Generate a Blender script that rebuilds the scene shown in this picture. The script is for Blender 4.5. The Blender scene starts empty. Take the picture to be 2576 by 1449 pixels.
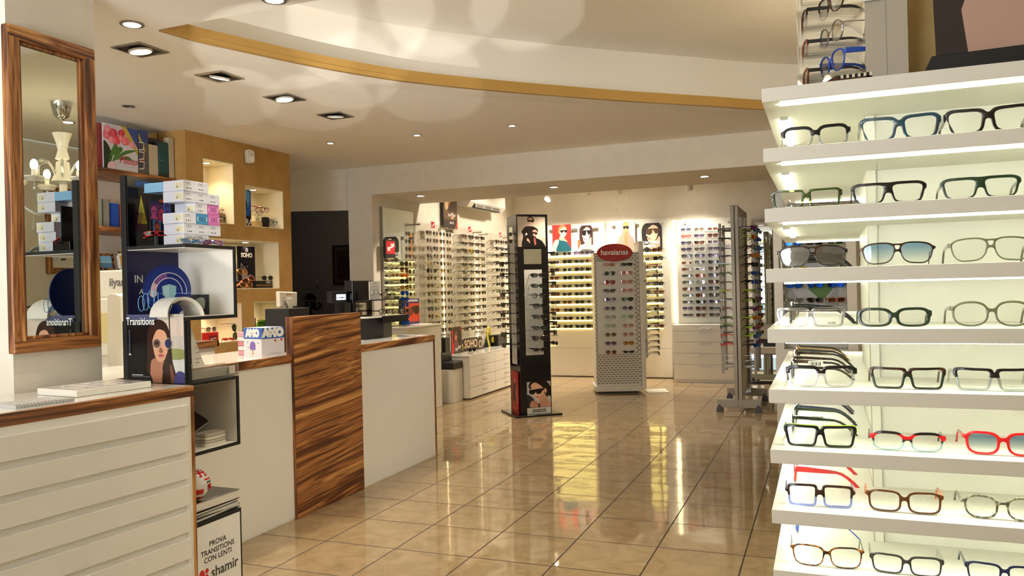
import bpy, bmesh, math, random
import numpy as np
from mathutils import Matrix, Vector
random.seed(7)
PI = math.pi
scene = bpy.context.scene
COL = scene.collection

# ------------------------------------------------------------------ camera
CAMZ = 1.2536
yaw, roll = -0.3761, -0.0241
fw = Vector((math.sin(yaw), math.cos(yaw), 0))
r0 = Vector((math.cos(yaw), -math.sin(yaw), 0)); u0 = r0.cross(fw)
rr = math.cos(roll)*r0 + math.sin(roll)*u0
uu = -math.sin(roll)*r0 + math.cos(roll)*u0
cam = bpy.data.cameras.new('camera'); cam.sensor_width = 36; cam.lens = 1994.4/2576*36
cam.clip_start = .02; cam.clip_end = 60
camo = bpy.data.objects.new('camera', cam); COL.objects.link(camo)
camo.matrix_world = Matrix(((rr.x, uu.x, -fw.x, 0), (rr.y, uu.y, -fw.y, 0), (rr.z, uu.z, -fw.z, CAMZ), (0, 0, 0, 1)))
scene.camera = camo

# ------------------------------------------------------------------ materials
def lin(c):
    return tuple((v/255/12.92 if v/255 <= .04045 else ((v/255+.055)/1.055)**2.4) for v in c)
MATS = {}
def nm(name):
    m = bpy.data.materials.new(name); m.use_nodes = True
    nt = m.node_tree; b = nt.nodes['Principled BSDF']
    return m, nt, b
def plain(name, col, rough=.5, metal=0, spec=.5, srgb=True, bump=0, bscale=60, coat=0):
    if name in MATS: return MATS[name]
    m, nt, b = nm(name)
    c = lin(col) if srgb else col
    b.inputs['Base Color'].default_value = (*c, 1)
    b.inputs['Roughness'].default_value = rough; b.inputs['Metallic'].default_value = metal
    b.inputs['Specular IOR Level'].default_value = spec; b.inputs['Coat Weight'].default_value = coat
    if bump:
        n = nt.nodes.new('ShaderNodeTexNoise'); n.inputs['Scale'].default_value = bscale; n.inputs['Detail'].default_value = 4
        t = nt.nodes.new('ShaderNodeTexCoord'); nt.links.new(t.outputs['Object'], n.inputs['Vector'])
        k = nt.nodes.new('ShaderNodeBump'); k.inputs['Strength'].default_value = bump; k.inputs['Distance'].default_value = .004
        nt.links.new(n.outputs['Fac'], k.inputs['Height']); nt.links.new(k.outputs['Normal'], b.inputs['Normal'])
    MATS[name] = m
    return m
def printed(name, rough=.45, spec=.4):
    if name in MATS: return MATS[name]
    m, nt, b = nm(name)
    a = nt.nodes.new('ShaderNodeAttribute'); a.attribute_name = 'Col'
    nt.links.new(a.outputs['Color'], b.inputs['Base Color'])
    b.inputs['Roughness'].default_value = rough; b.inputs['Specular IOR Level'].default_value = spec
    MATS[name] = m
    return m
def emit(name, col, strength, srgb=False):
    if name in MATS: return MATS[name]
    m, nt, b = nm(name)
    c = lin(col) if srgb else col
    b.inputs['Base Color'].default_value = (*c, 1)
    b.inputs['Emission Color'].default_value = (*c, 1); b.inputs['Emission Strength'].default_value = strength
    MATS[name] = m
    return m
def glassy(name, tint, refl=.06, rough=.02, grad=None, gcol=(1, 1, 1), fm=.5):
    """thin tinted sheet: tinted transmission plus a fresnel reflection; grad = lighter colour at the bottom of the lens"""
    if name in MATS: return MATS[name]
    m, nt, b = nm(name); nt.nodes.remove(b)
    out = nt.nodes['Material Output']
    t = nt.nodes.new('ShaderNodeBsdfTransparent'); g = nt.nodes.new('ShaderNodeBsdfGlossy')
    g.inputs['Roughness'].default_value = rough; g.inputs['Color'].default_value = (*gcol, 1)
    t.inputs['Color'].default_value = (*tint, 1)
    if grad:
        tc = nt.nodes.new('ShaderNodeTexCoord'); sp = nt.nodes.new('ShaderNodeSeparateXYZ')
        r = nt.nodes.new('ShaderNodeValToRGB')
        nt.links.new(tc.outputs['Generated'], sp.inputs[0]); nt.links.new(sp.outputs['Z'], r.inputs[0])
        r.color_ramp.elements[0].position = .1; r.color_ramp.elements[0].color = (*grad, 1)
        r.color_ramp.elements[1].position = .85; r.color_ramp.elements[1].color = (*tint, 1)
        nt.links.new(r.outputs[0], t.inputs['Color'])
    lw = nt.nodes.new('ShaderNodeLayerWeight'); lw.inputs['Blend'].default_value = .35
    ma = nt.nodes.new('ShaderNodeMath'); ma.operation = 'MULTIPLY_ADD'; ma.use_clamp = True
    ma.inputs[1].default_value = fm; ma.inputs[2].default_value = refl
    nt.links.new(lw.outputs['Fresnel'], ma.inputs[0])
    mx = nt.nodes.new('ShaderNodeMixShader')
    nt.links.new(ma.outputs[0], mx.inputs[0]); nt.links.new(t.outputs[0], mx.inputs[1]); nt.links.new(g.outputs[0], mx.inputs[2])
    nt.links.new(mx.outputs[0], out.inputs[0])
    MATS[name] = m
    return m
def wood(name, axis, scale=1.0):
    """zebrano veneer, grain along the given axis"""
    if name in MATS: return MATS[name]
    m, nt, b = nm(name); N = nt.nodes.new; L = nt.links.new
    tc0 = N('ShaderNodeTexCoord'); tcm = N('ShaderNodeMapping'); L(tc0.outputs['Object'], tcm.inputs[0]); tcm.inputs['Rotation'].default_value = (-.075, 0, 0) if axis == 'Y' else (0, 0, 0)
    class tc: outputs = {'Object': tcm.outputs[0]}
    mp = N('ShaderNodeMapping'); L(tc.outputs['Object'], mp.inputs[0])
    long = {'X': 0, 'Y': 1, 'Z': 2}[axis]
    sc = [11*scale]*3; sc[long] = .9*scale
    mp.inputs['Scale'].default_value = sc
    n0 = N('ShaderNodeTexNoise'); n0.inputs['Scale'].default_value = 1.0; n0.inputs['Detail'].default_value = 2; L(mp.outputs[0], n0.inputs[0])
    sc2 = [40*scale]*3; sc2[long] = .7*scale
    mp2 = N('ShaderNodeMapping'); mp2.inputs['Scale'].default_value = sc2; L(tc.outputs['Object'], mp2.inputs[0])
    # a slow wander of the grain
    wn = N('ShaderNodeTexNoise'); wn.inputs['Scale'].default_value = 1.0; wn.inputs['Detail'].default_value = 0
    sw = [5*scale]*3; sw[long] = 1.7*scale
    mpw = N('ShaderNodeMapping'); mpw.inputs['Scale'].default_value = sw; L(tc.outputs['Object'], mpw.inputs[0]); L(mpw.outputs[0], wn.inputs[0])
    wm = N('ShaderNodeVectorMath'); wm.operation = 'SCALE'; wm.inputs['Scale'].default_value = 1.7; L(wn.outputs['Color'], wm.inputs[0])
    ad = N('ShaderNodeVectorMath'); L(mp2.outputs[0], ad.inputs[0]); L(wm.outputs[0], ad.inputs[1])
    n1 = N('ShaderNodeTexNoise'); n1.inputs['Scale'].default_value = 1.0; n1.inputs['Detail'].default_value = 1.5; n1.inputs['Roughness'].default_value = .5; L(ad.outputs[0], n1.inputs[0])
    sc3 = [130*scale]*3; sc3[long] = .9*scale
    mp3 = N('ShaderNodeMapping'); mp3.inputs['Scale'].default_value = sc3; L(tc.outputs['Object'], mp3.inputs[0])
    ad3 = N('ShaderNodeVectorMath'); wm3 = N('ShaderNodeVectorMath'); wm3.operation = 'SCALE'; wm3.inputs['Scale'].default_value = 5.5; L(wn.outputs['Color'], wm3.inputs[0])
    L(mp3.outputs[0], ad3.inputs[0]); L(wm3.outputs[0], ad3.inputs[1])
    n2 = N('ShaderNodeTexNoise'); n2.inputs['Scale'].default_value = 1.0; n2.inputs['Detail'].default_value = 2; L(ad3.outputs[0], n2.inputs[0])
    r1 = N('ShaderNodeValToRGB'); L(n1.outputs['Fac'], r1.inputs[0])
    e = r1.color_ramp.elements
    e[0].position = .36; e[0].color = (*lin((92, 50, 24)), 1)
    e[1].position = .66; e[1].color = (*lin((212, 156, 92)), 1)
    for p, c in ((.45, (150, 92, 48)), (.52, (184, 124, 68)), (.57, (140, 84, 44))):
        x = r1.color_ramp.elements.new(p); x.color = (*lin(c), 1)
    r2 = N('ShaderNodeValToRGB'); L(n2.outputs['Fac'], r2.inputs[0])
    r2.color_ramp.elements[0].position = .38; r2.color_ramp.elements[0].color = (.42, .34, .28, 1)
    r2.color_ramp.elements[1].position = .56; r2.color_ramp.elements[1].color = (1, 1, 1, 1)
    mx = N('ShaderNodeMix'); mx.data_type = 'RGBA'; mx.blend_type = 'MULTIPLY'; mx.inputs[0].default_value = .85
    L(r1.outputs[0], mx.inputs[6]); L(r2.outputs[0], mx.inputs[7])
    L(mx.outputs[2], b.inputs['Base Color'])
    b.inputs['Roughness'].default_value = .42
    MATS[name] = m
    return m

def tile_material():
    m, nt, b = nm('polished_tile'); N = nt.nodes.new; L = nt.links.new
    tc = N('ShaderNodeTexCoord'); sp = N('ShaderNodeSeparateXYZ'); L(tc.outputs['Object'], sp.inputs[0])
    T = .4
    fr = []; cell = []
    for ax, off in (('X', 6.9284*T), ('Y', -6.413*T)):
        a = N('ShaderNodeMath'); a.operation = 'ADD'; a.inputs[1].default_value = off + 8*T; L(sp.outputs[ax], a.inputs[0])
        d = N('ShaderNodeMath'); d.operation = 'DIVIDE'; d.inputs[1].default_value = T; L(a.outputs[0], d.inputs[0])
        f = N('ShaderNodeMath'); f.operation = 'FRACT'; L(d.outputs[0], f.inputs[0])
        fl = N('ShaderNodeMath'); fl.operation = 'FLOOR'; L(d.outputs[0], fl.inputs[0]); cell.append(fl)
        s = N('ShaderNodeMath'); s.operation = 'SUBTRACT'; s.inputs[1].default_value = .5; L(f.outputs[0], s.inputs[0])
        ab = N('ShaderNodeMath'); ab.operation = 'ABSOLUTE'; L(s.outputs[0], ab.inputs[0]); fr.append(ab)
    mx = N('ShaderNodeMath'); mx.operation = 'MAXIMUM'; L(fr[0].outputs[0], mx.inputs[0]); L(fr[1].outputs[0], mx.inputs[1])
    g = N('ShaderNodeMath'); g.operation = 'GREATER_THAN'; g.inputs[1].default_value = .5-.0085; L(mx.outputs[0], g.inputs[0])
    cv = N('ShaderNodeCombineXYZ'); L(cell[0].outputs[0], cv.inputs[0]); L(cell[1].outputs[0], cv.inputs[1])
    wn = N('ShaderNodeTexWhiteNoise'); wn.noise_dimensions = '3D'; L(cv.outputs[0], wn.inputs[0])
    of = N('ShaderNodeVectorMath'); of.operation = 'SCALE'; of.inputs['Scale'].default_value = 9; L(wn.outputs['Color'], of.inputs[0])
    ad = N('ShaderNodeVectorMath'); L(tc.outputs['Object'], ad.inputs[0]); L(of.outputs[0], ad.inputs[1])
    n = N('ShaderNodeTexNoise'); n.inputs['Scale'].default_value = 7; n.inputs['Detail'].default_value = 9; n.inputs['Roughness'].default_value = .62; n.inputs['Distortion'].default_value = .9
    L(ad.outputs[0], n.inputs['Vector'])
    r = N('ShaderNodeValToRGB'); L(n.outputs['Fac'], r.inputs[0])
    r.color_ramp.elements[0].position = .33; r.color_ramp.elements[0].color = (*lin((142, 119, 86)), 1)
    r.color_ramp.elements[1].position = .68; r.color_ramp.elements[1].color = (*lin((164, 142, 108)), 1)
    mm = N('ShaderNodeMix'); mm.data_type = 'RGBA'; L(g.outputs[0], mm.inputs[0]); L(r.outputs[0], mm.inputs[6]); mm.inputs[7].default_value = (*lin((46, 32, 20)), 1)
    L(mm.outputs[2], b.inputs['Base Color'])
    mr = N('ShaderNodeMath'); mr.operation = 'MULTIPLY_ADD'; mr.inputs[1].default_value = .5; mr.inputs[2].default_value = .05; L(g.outputs[0], mr.inputs[0])
    L(mr.outputs[0], b.inputs['Roughness'])
    b.inputs['Specular IOR Level'].default_value = .62
    # very slight waviness of the polish
    nb = N('ShaderNodeTexNoise'); nb.inputs['Scale'].default_value = 5; nb.inputs['Detail'].default_value = 1; L(ad.outputs[0], nb.inputs['Vector'])
    bp = N('ShaderNodeBump'); bp.inputs['Strength'].default_value = .05; bp.inputs['Distance'].default_value = .02; L(nb.outputs['Fac'], bp.inputs['Height']); L(bp.outputs[0], b.inputs['Normal'])
    return m
M_TILE = tile_material()
def stucco(name, c1, c2, rough=.8):
    m, nt, b = nm(name); N = nt.nodes.new; L = nt.links.new
    tc = N('ShaderNodeTexCoord'); n = N('ShaderNodeTexNoise'); n.inputs['Scale'].default_value = 9; n.inputs['Detail'].default_value = 8; L(tc.outputs['Object'], n.inputs['Vector'])
    r = N('ShaderNodeValToRGB'); L(n.outputs['Fac'], r.inputs[0])
    r.color_ramp.elements[0].position = .3; r.color_ramp.elements[0].color = (*lin(c1), 1); r.color_ramp.elements[1].position = .7; r.color_ramp.elements[1].color = (*lin(c2), 1)
    L(r.outputs[0], b.inputs['Base Color']); b.inputs['Roughness'].default_value = rough
    bp = N('ShaderNodeBump'); bp.inputs['Strength'].default_value = .25; bp.inputs['Distance'].default_value = .004; L(n.outputs['Fac'], bp.inputs['Height']); L(bp.outputs[0], b.inputs['Normal'])
    return m
M_WALL = stucco('warm_white_paint', (226, 219, 204), (232, 225, 211), .75)
M_CEIL = plain('ceiling_paint', (243, 237, 226), .8)
M_TAN = stucco('ochre_stucco', (174, 132, 70), (188, 148, 86))
M_GOLD = plain('gold_paint', (190, 150, 82), .42, .15)
M_NICHE = plain('niche_cream', (236, 226, 200), .7)
M_WHITE = plain('white_laminate', (226, 221, 210), .32)
M_WHITE_G = plain('white_gloss', (232, 228, 218), .12, coat=.4)
M_SHELF = plain('shelf_white', (234, 231, 220), .38)
M_BLACK = plain('black_gloss', (10, 10, 11), .09)
M_BLACKM = plain('black_matte', (17, 17, 18), .5)
M_GREY = plain('grey_metal', (150, 143, 130), .45, .2)
M_CHROME = plain('chrome', (215, 215, 212), .12, 1)
M_STEEL = plain('brushed_steel', (170, 165, 155), .32, .9)
M_MIRROR = plain('mirror_silver', (226, 232, 226), .0, 1)
M_WOODY = wood('zebrano_along_depth', 'Y'); M_WOODZ = wood('zebrano_upright', 'Z'); M_WOODX = wood('zebrano_across', 'X')
M_ACRYL = glassy('clear_acrylic', (.965, .975, .97), .05)
M_FROST = plain('frosted_acrylic', (178, 170, 154), .3)
M_GLASS = glassy('window_glass', (.93, .95, .94), .06)
M_PRINT = printed('printed_paper', .38); M_PRINTG = printed('printed_gloss', .16); M_PRINTM = printed('painted_matte', .6)
M_DARKROOM = plain('shaded_room_grey', (120, 112, 102), .85)  # shade of the unlit room put into its wall colour
M_RED = plain('signal_red', (190, 22, 24), .35)
M_LED = emit('led_strip', (.95, 1.0, .78), 22)
M_LEDW = emit('led_warm', (1.0, .86, .60), 4.5)
M_LAMP = emit('lamp_warm', (1.0, .80, .52), 26)
M_LAMPW = emit('lamp_white', (1.0, .93, .80), 22)
M_BULB = emit('bulb_glow', (1.0, .82, .52), 30)

# ------------------------------------------------------------------ mesh building
class MB:
    def __init__(s): s.v = []; s.f = []; s.c = []
    def add(s, vs, fs, col=(200, 200, 200)):
        o = len(s.v); s.v += [tuple(p) for p in vs]
        for f in fs: s.f.append(tuple(i+o for i in f)); s.c.append(col)
        return s
    def box(s, x0, x1, y0, y1, z0, z1, col=(200, 200, 200)):
        v = [(x0, y0, z0), (x1, y0, z0), (x1, y1, z0), (x0, y1, z0), (x0, y0, z1), (x1, y0, z1), (x1, y1, z1), (x0, y1, z1)]
        return s.add(v, [(0, 3, 2, 1), (4, 5, 6, 7), (0, 1, 5, 4), (1, 2, 6, 5), (2, 3, 7, 6), (3, 0, 4, 7)], col)
    def prism(s, pts, axis, a, b, col=(200, 200, 200)):
        """2D polygon extruded along axis from a to b. axis Z: (x,y); Y: (x,z); X: (y,z)"""
        n = len(pts)
        def P(p, d): return {'Z': (p[0], p[1], d), 'Y': (p[0], d, p[1]), 'X': (d, p[0], p[1])}[axis]
        v = [P(p, a) for p in pts]+[P(p, b) for p in pts]
        fs = [tuple(range(n)), tuple(range(2*n-1, n-1, -1))]+[(i, i+n, (i+1) % n+n, (i+1) % n) for i in range(n)]
        return s.add(v, fs, col)
    def tube(s, path, r, n=8, col=(200, 200, 200), caps=True, closed=False):
        P = [Vector(p) for p in path]; m = len(P); vs = []
        up = Vector((0, 0, 1)); prev = None
        for i, p in enumerate(P):
            if closed: t = P[(i+1) % m]-P[i-1]
            else: t = P[min(i+1, m-1)]-P[max(i-1, 0)]
            t = t.normalized()
            a = prev if prev is not None else (up if abs(t.z) < .9 else Vector((1, 0, 0)))
            a = (a-t*a.dot(t)).normalized(); prev = a; b = t.cross(a)
            ri = r[i] if isinstance(r, (list, tuple)) else r
            for k in range(n):
                q = 2*PI*k/n; vs.append(p+a*ri*math.cos(q)+b*ri*math.sin(q))
        fs = []
        for i in range(m if closed else m-1):
            j = (i+1) % m
            for k in range(n): fs.append((i*n+k, i*n+(k+1) % n, j*n+(k+1) % n, j*n+k))
        if caps and not closed: fs += [tuple(range(n-1, -1, -1)), tuple(range((m-1)*n, m*n))]
        return s.add(vs, fs, col)
    def lathe(s, prof, n=20, o=(0, 0, 0), col=(200, 200, 200)):
        vs = []; fs = []; m = len(prof)
        for r, z in prof:
            for k in range(n):
                q = 2*PI*k/n; vs.append((o[0]+r*math.cos(q), o[1]+r*math.sin(q), o[2]+z))
        for i in range(m-1):
            for k in range(n): fs.append((i*n+k, i*n+(k+1) % n, (i+1)*n+(k+1) % n, (i+1)*n+k))
        if prof[0][0] > 1e-6: fs.append(tuple(range(n-1, -1, -1)))
        if prof[-1][0] > 1e-6: fs.append(tuple(range((m-1)*n, m*n)))
        return s.add(vs, fs, col)
    def ball(s, c, rx, ry=None, rz=None, n=14, col=(200, 200, 200)):
        ry = ry or rx; rz = rz or rx; vs = []; fs = []; m = n//2
        for i in range(m+1):
            th = PI*i/m
            for k in range(n):
                q = 2*PI*k/n; vs.append((c[0]+rx*math.sin(th)*math.cos(q), c[1]+ry*math.sin(th)*math.sin(q), c[2]-rz*math.cos(th)))
        for i in range(m):
            for k in range(n): fs.append((i*n+k, i*n+(k+1) % n, (i+1)*n+(k+1) % n, (i+1)*n+k))
        return s.add(vs, fs, col)
    def mesh(s, name, smooth=None):
        me = bpy.data.meshes.new(name); me.from_pydata(s.v, [], s.f)
        ca = me.color_attributes.new('Col', 'FLOAT_COLOR', 'CORNER')
        arr = []
        for f, c in zip(s.f, s.c):
            l = (*lin(c), 1.0); arr += l*len(f)
        ca.data.foreach_set('color', arr)
        if smooth is not None:
            me.shade_smooth() if hasattr(me, 'shade_smooth') else None
            me.set_sharp_from_angle(angle=math.radians(smooth))
        me.validate(); me.update()
        return me
    def obj(s, name, mat, parent=None, smooth=None, bevel=0, loc=None):
        me = s.mesh(name, smooth); o = bpy.data.objects.new(name, me); COL.objects.link(o)
        if mat is not None: me.materials.append(mat)
        if parent is not None: o.parent = parent
        if loc: o.location = loc
        if bevel:
            bm = o.modifiers.new('edge', 'BEVEL'); bm.width = bevel; bm.segments = 2; bm.limit_method = 'ANGLE'; bm.angle_limit = math.radians(50)
        return o
def tag(o, label, cat, group=None):
    o['label'] = label; o['category'] = cat
    if group: o['group'] = group
    return o
def thing(name, label, cat, loc=(0, 0, 0), rz=0, group=None, rot=None):
    o = bpy.data.objects.new(name, None); COL.objects.link(o); o.location = loc
    o.rotation_euler = rot if rot else (0, 0, rz); o.empty_display_size = .05
    return tag(o, label, cat, group)
def struct(name, mb, mat, smooth=None, bevel=0):
    o = mb.obj(name, mat, None, smooth, bevel); o['kind'] = 'structure'; return o
def box1(name, x0, x1, y0, y1, z0, z1, mat, parent=None, bevel=0, col=(200, 200, 200)):
    return MB().box(x0, x1, y0, y1, z0, z1, col).obj(name, mat, parent, None, bevel)
def smoothpoly(pts, n=5, closed=True):
    out = []; m = len(pts)
    for i in range(m if closed else m-1):
        p0, p1, p2, p3 = (pts[(i-1) % m], pts[i], pts[(i+1) % m], pts[(i+2) % m]) if closed else (pts[max(i-1, 0)], pts[i], pts[i+1], pts[min(i+2, m-1)])
        for k in range(n):
            t = k/n
            out.append(tuple(.5*((2*b)+(-a+c)*t+(2*a-5*b+4*c-d)*t*t+(-a+3*b-3*c+d)*t**3) for a, b, c, d in zip(p0, p1, p2, p3)))
    if not closed: out.append(tuple(pts[-1]))
    return out
def clip(poly, x0, x1, y0, y1):
    def cut(ps, inside, inter):
        out = []
        for i, p in enumerate(ps):
            q = ps[i-1]
            if inside(p):
                if not inside(q): out.append(inter(q, p))
                out.append(p)
            elif inside(q): out.append(inter(q, p))
        return out
    def ix(x): return lambda a, b: (x, a[1]+(b[1]-a[1])*(x-a[0])/(b[0]-a[0]))
    def iy(y): return lambda a, b: (a[0]+(b[0]-a[0])*(y-a[1])/(b[1]-a[1]), y)
    for ins, it in ((lambda p: p[0] >= x0, ix(x0)), (lambda p: p[0] <= x1, ix(x1)), (lambda p: p[1] >= y0, iy(y0)), (lambda p: p[1] <= y1, iy(y1))):
        if poly: poly = cut(poly, ins, it)
    return poly
def E(cx, cy, rx, ry, col, rot=0, n=28):
    c, s = math.cos(rot), math.sin(rot)
    return (col, [(cx+rx*math.cos(q)*c-ry*math.sin(q)*s, cy+rx*math.cos(q)*s+ry*math.sin(q)*c) for q in [2*PI*i/n for i in range(n)]])
def Pg(col, pts, smooth=False): return (col, smoothpoly(pts) if smooth else list(pts))
def Rc(col, x0, y0, x1, y1): return (col, [(x0, y0), (x1, y0), (x1, y1), (x0, y1)])
def art(parent, W, H, shapes, y=0, x0=0, z0=0, name='print', mat=None, step=.00012):
    """printed artwork: coloured shapes on a sheet W x H in the local XZ plane facing -Y; shapes in units of the sheet (0..1)"""
    mb = MB(); d = y-.0006
    for col, pts in shapes:
        pts = clip(pts, 0, 1, 0, 1)
        if len(pts) < 3: continue
        d -= step
        ar = sum(a[0]*b[1]-b[0]*a[1] for a, b in zip(pts, pts[1:]+pts[:1]))
        if ar < 0: pts = pts[::-1]
        mb.add([(x0+p[0]*W, d, z0+p[1]*H) for p in pts], [tuple(range(len(pts)))], col)
    return mb.obj(name, mat or M_PRINT, parent)
def text(body, size, mat, parent, loc, rz=0, align='CENTER', sx=1, rx=PI/2, name='lettering', ext=.0006, bold=0, shear=0, ry=0):
    cu = bpy.data.curves.new('lettering', 'FONT'); cu.body = body; cu.size = size; cu.align_x = align; cu.align_y = 'CENTER'
    cu.extrude = ext; cu.offset = bold; cu.shear = shear; cu.resolution_u = 3
    t = bpy.data.objects.new('t', cu); COL.objects.link(t)
    bpy.context.view_layer.update()
    me = bpy.data.meshes.new_from_object(t.evaluated_get(bpy.context.evaluated_depsgraph_get()))
    bpy.data.objects.remove(t); bpy.data.curves.remove(cu)
    o = bpy.data.objects.new(name, me); COL.objects.link(o); me.materials.clear(); me.materials.append(mat)
    o.parent = parent; o.location = loc; o.rotation_euler = (rx, ry, rz); o.scale = (sx, 1, 1)
    return o
def T_W(): return plain('ink_white', (240, 240, 236), .5)
def T_K(): return plain('ink_black', (22, 20, 20), .5)
# ------------------------------------------------------------------ room shell
struct('floor', MB().box(-7.2, 2.2, -3, 10.8, -.1, 0), M_TILE)
ZC, ZR, ZS, ZB = 2.49, 2.88, 2.21, 2.78
gold = [(-2.826, 2.826), (-2.789, 3.02), (-2.715, 3.212), (-2.634, 3.42), (-2.541, 3.639), (-2.427, 3.856), (-2.296, 4.074), (-2.139, 4.275),
        (-1.964, 4.469), (-1.778, 4.664), (-1.579, 4.858), (-1.371, 5.061), (-1.151, 5.261), (-.92, 5.458), (-.681, 5.662), (-.39, 5.924),
        (0, 6.2), (.5, 6.45), (1.1, 6.58), (2.0, 6.64)]
gold = smoothpoly(gold, 3, False)
def off(curve, d):
    out = []
    for i, p in enumerate(curve):
        a = curve[max(i-1, 0)]; b = curve[min(i+1, len(curve)-1)]
        t = Vector((b[0]-a[0], b[1]-a[1])).normalized(); out.append((p[0]-t.y*d, p[1]+t.x*d))
    return out
mb = MB()
mb.add([(-7.2, -3, ZC), (2, -3, ZC), (2, 2.826, ZC), (-7.2, 2.826, ZC)], [(3, 2, 1, 0)])
mb.add([(-7.2, 2.826, ZC), (gold[0][0], 2.826, ZC), (gold[0][0], 6.9, ZC), (-7.2, 6.9, ZC)], [(3, 2, 1, 0)])
for a, b in zip(gold, gold[1:]):
    mb.add([(a[0], a[1], ZC), (b[0], b[1], ZC), (b[0], 6.9, ZC), (a[0], 6.9, ZC)], [(3, 2, 1, 0)])
mb.add([(-2.826, 2.826, ZC), (2, 2.826, ZC), (2, 2.826, 2.6), (-2.826, 2.826, 2.6)], [(0, 1, 2, 3)])
struct('ceiling', mb, M_CEIL)
# raised recess: set-back wall and upper ceiling
w = off(gold, .20)
mb = MB()
for a, b in zip(w, w[1:]): mb.add([(a[0], a[1], 2.551), (b[0], b[1], 2.551), (b[0], b[1], ZR), (a[0], a[1], ZR)], [(0, 1, 2, 3)])
for (a, b), (c, d) in zip(zip(gold, gold[1:]), zip(w, w[1:])): mb.add([(a[0], a[1], 2.551), (b[0], b[1], 2.551), (d[0], d[1], 2.551), (c[0], c[1], 2.551)], [(0, 1, 2, 3)])
for a, b in zip(w, w[1:]): mb.add([(a[0], 2.3, ZR), (b[0], 2.3, ZR), (b[0], b[1], ZR), (a[0], a[1], ZR)], [(0, 3, 2, 1)])
mb.add([(w[0][0], 2.3, ZR), (2, 2.3, ZR), (2, 2.3, 2.6), (w[0][0], 2.3, 2.6)], [(0, 3, 2, 1)])
mb.add([(w[0][0], 2.3, ZR), (w[0][0], 2.3, 2.6), (w[0][0], w[0][1], 2.551), (w[0][0], w[0][1], ZR)], [(0, 1, 2, 3)])
struct('ceiling_recess', mb, M_CEIL)
# gold band around the recess and its lower lip
mb = MB(); g2 = off(gold, .022)
for i in range(len(gold)-1):
    a, b, c, d = gold[i], gold[i+1], g2[i+1], g2[i]
    mb.add([(*a, 2.506), (*b, 2.506), (*b, 2.551), (*a, 2.551), (*d, 2.506), (*c, 2.506), (*c, 2.551), (*d, 2.551)], [(0, 1, 2, 3), (4, 7, 6, 5), (0, 4, 5, 1), (3, 2, 6, 7)])
g3 = off(gold, -.006)
for i in range(len(gold)-1):
    a, b, c, d = g3[i], g3[i+1], g2[i+1], g2[i]
    mb.add([(*a, 2.484), (*b, 2.484), (*b, 2.507), (*a, 2.507), (*d, 2.484), (*c, 2.484), (*c, 2.507), (*d, 2.507)], [(0, 1, 2, 3), (4, 7, 6, 5), (0, 4, 5, 1), (3, 2, 6, 7)])
struct('trim_1', mb, M_GOLD)
mb = MB(); s1 = off(gold, .022); s2 = [tuple(a+(b-a)*min(1, i/9) for a, b in zip(p, q)) for i, (p, q) in enumerate(zip(s1, off(gold, .19)))]
for i in range(len(gold)-1):
    a, b, c, d = s1[i], s1[i+1], s2[i+1], s2[i]
    mb.add([(*a, 2.483), (*b, 2.483), (*c, 2.483), (*d, 2.483), (*d, 2.49), (*c, 2.49)], [(0, 3, 2, 1), (2, 3, 4, 5)])
struct('trim_2', mb, plain('ceiling_band_paint', (238, 232, 221), .8))
# beam / soffit over the opening to the back room, jamb, walls
struct('ceiling_beam', MB().box(-4.155, 2.05, 6.8, 7.8, ZS, 2.9), M_WALL)
struct('wall_left_rear', MB().box(-4.43, -4.155, 6.8, 10.63, 0, 2.9), M_WALL)
struct('wall_back', MB().box(-4.43, 2.05, 10.63, 10.75, 0, 2.9), M_WALL)
struct('ceiling_rear', MB().box(-4.155, 2.05, 7.8, 10.63, ZB, ZB+.05), M_CEIL)
struct('wall_right', MB().box(2.0, 2.12, -3, 10.75, 0, 3.0), M_WALL)
# pillar beside the left counter
struct('wall_pillar', MB().box(-3.35, -2.76, 2.02, 2.40, 0, ZC+.02), M_WALL)
struct('wall_left', MB().box(-5.0, -4.82, -3, 4.62, 0, ZC+.02), M_WALL)
# ochre wall with lit niches: cells between breaks in Y and Z
NI = [(4.775, 5.11, 1.815, 2.305), (5.242, 5.734, 1.815, 2.15), (4.715, 5.657, 1.298, 1.697), (4.715, 5.17, .879, 1.186), (5.317, 5.733, .879, 1.188)]
Y0, Y1, ND = 4.60, 5.836, .26
ys = sorted({Y0, Y1, *[n[0] for n in NI], *[n[1] for n in NI]}); zs = sorted({0, ZC+.02, *[n[2] for n in NI], *[n[3] for n in NI]})
mb = MB()
for a, b in zip(ys, ys[1:]):
    for c, d in zip(zs, zs[1:]):
        my, mz = (a+b)/2, (c+d)/2
        if not any(n[0] < my < n[1] and n[2] < mz < n[3] for n in NI): mb.box(-4.40-ND, -4.40, a, b, c, d)
mb.box(-4.85, -4.40-ND-.01, Y0, Y1, 0, ZC+.02)
struct('wall_left_niches', mb, M_TAN)
mb = MB(); t = .006; xb = -4.40-ND
for a, b, c, d in NI:
    mb.box(xb-.005, xb+t, a, b, c, d); mb.box(xb, -4.401, a, a+t, c, d); mb.box(xb, -4.401, b-t, b, c, d); mb.box(xb, -4.401, a, b, c, c+t); mb.box(xb, -4.401, a, b, d-t, d)
struct('trim_3', mb, M_NICHE)
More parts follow.
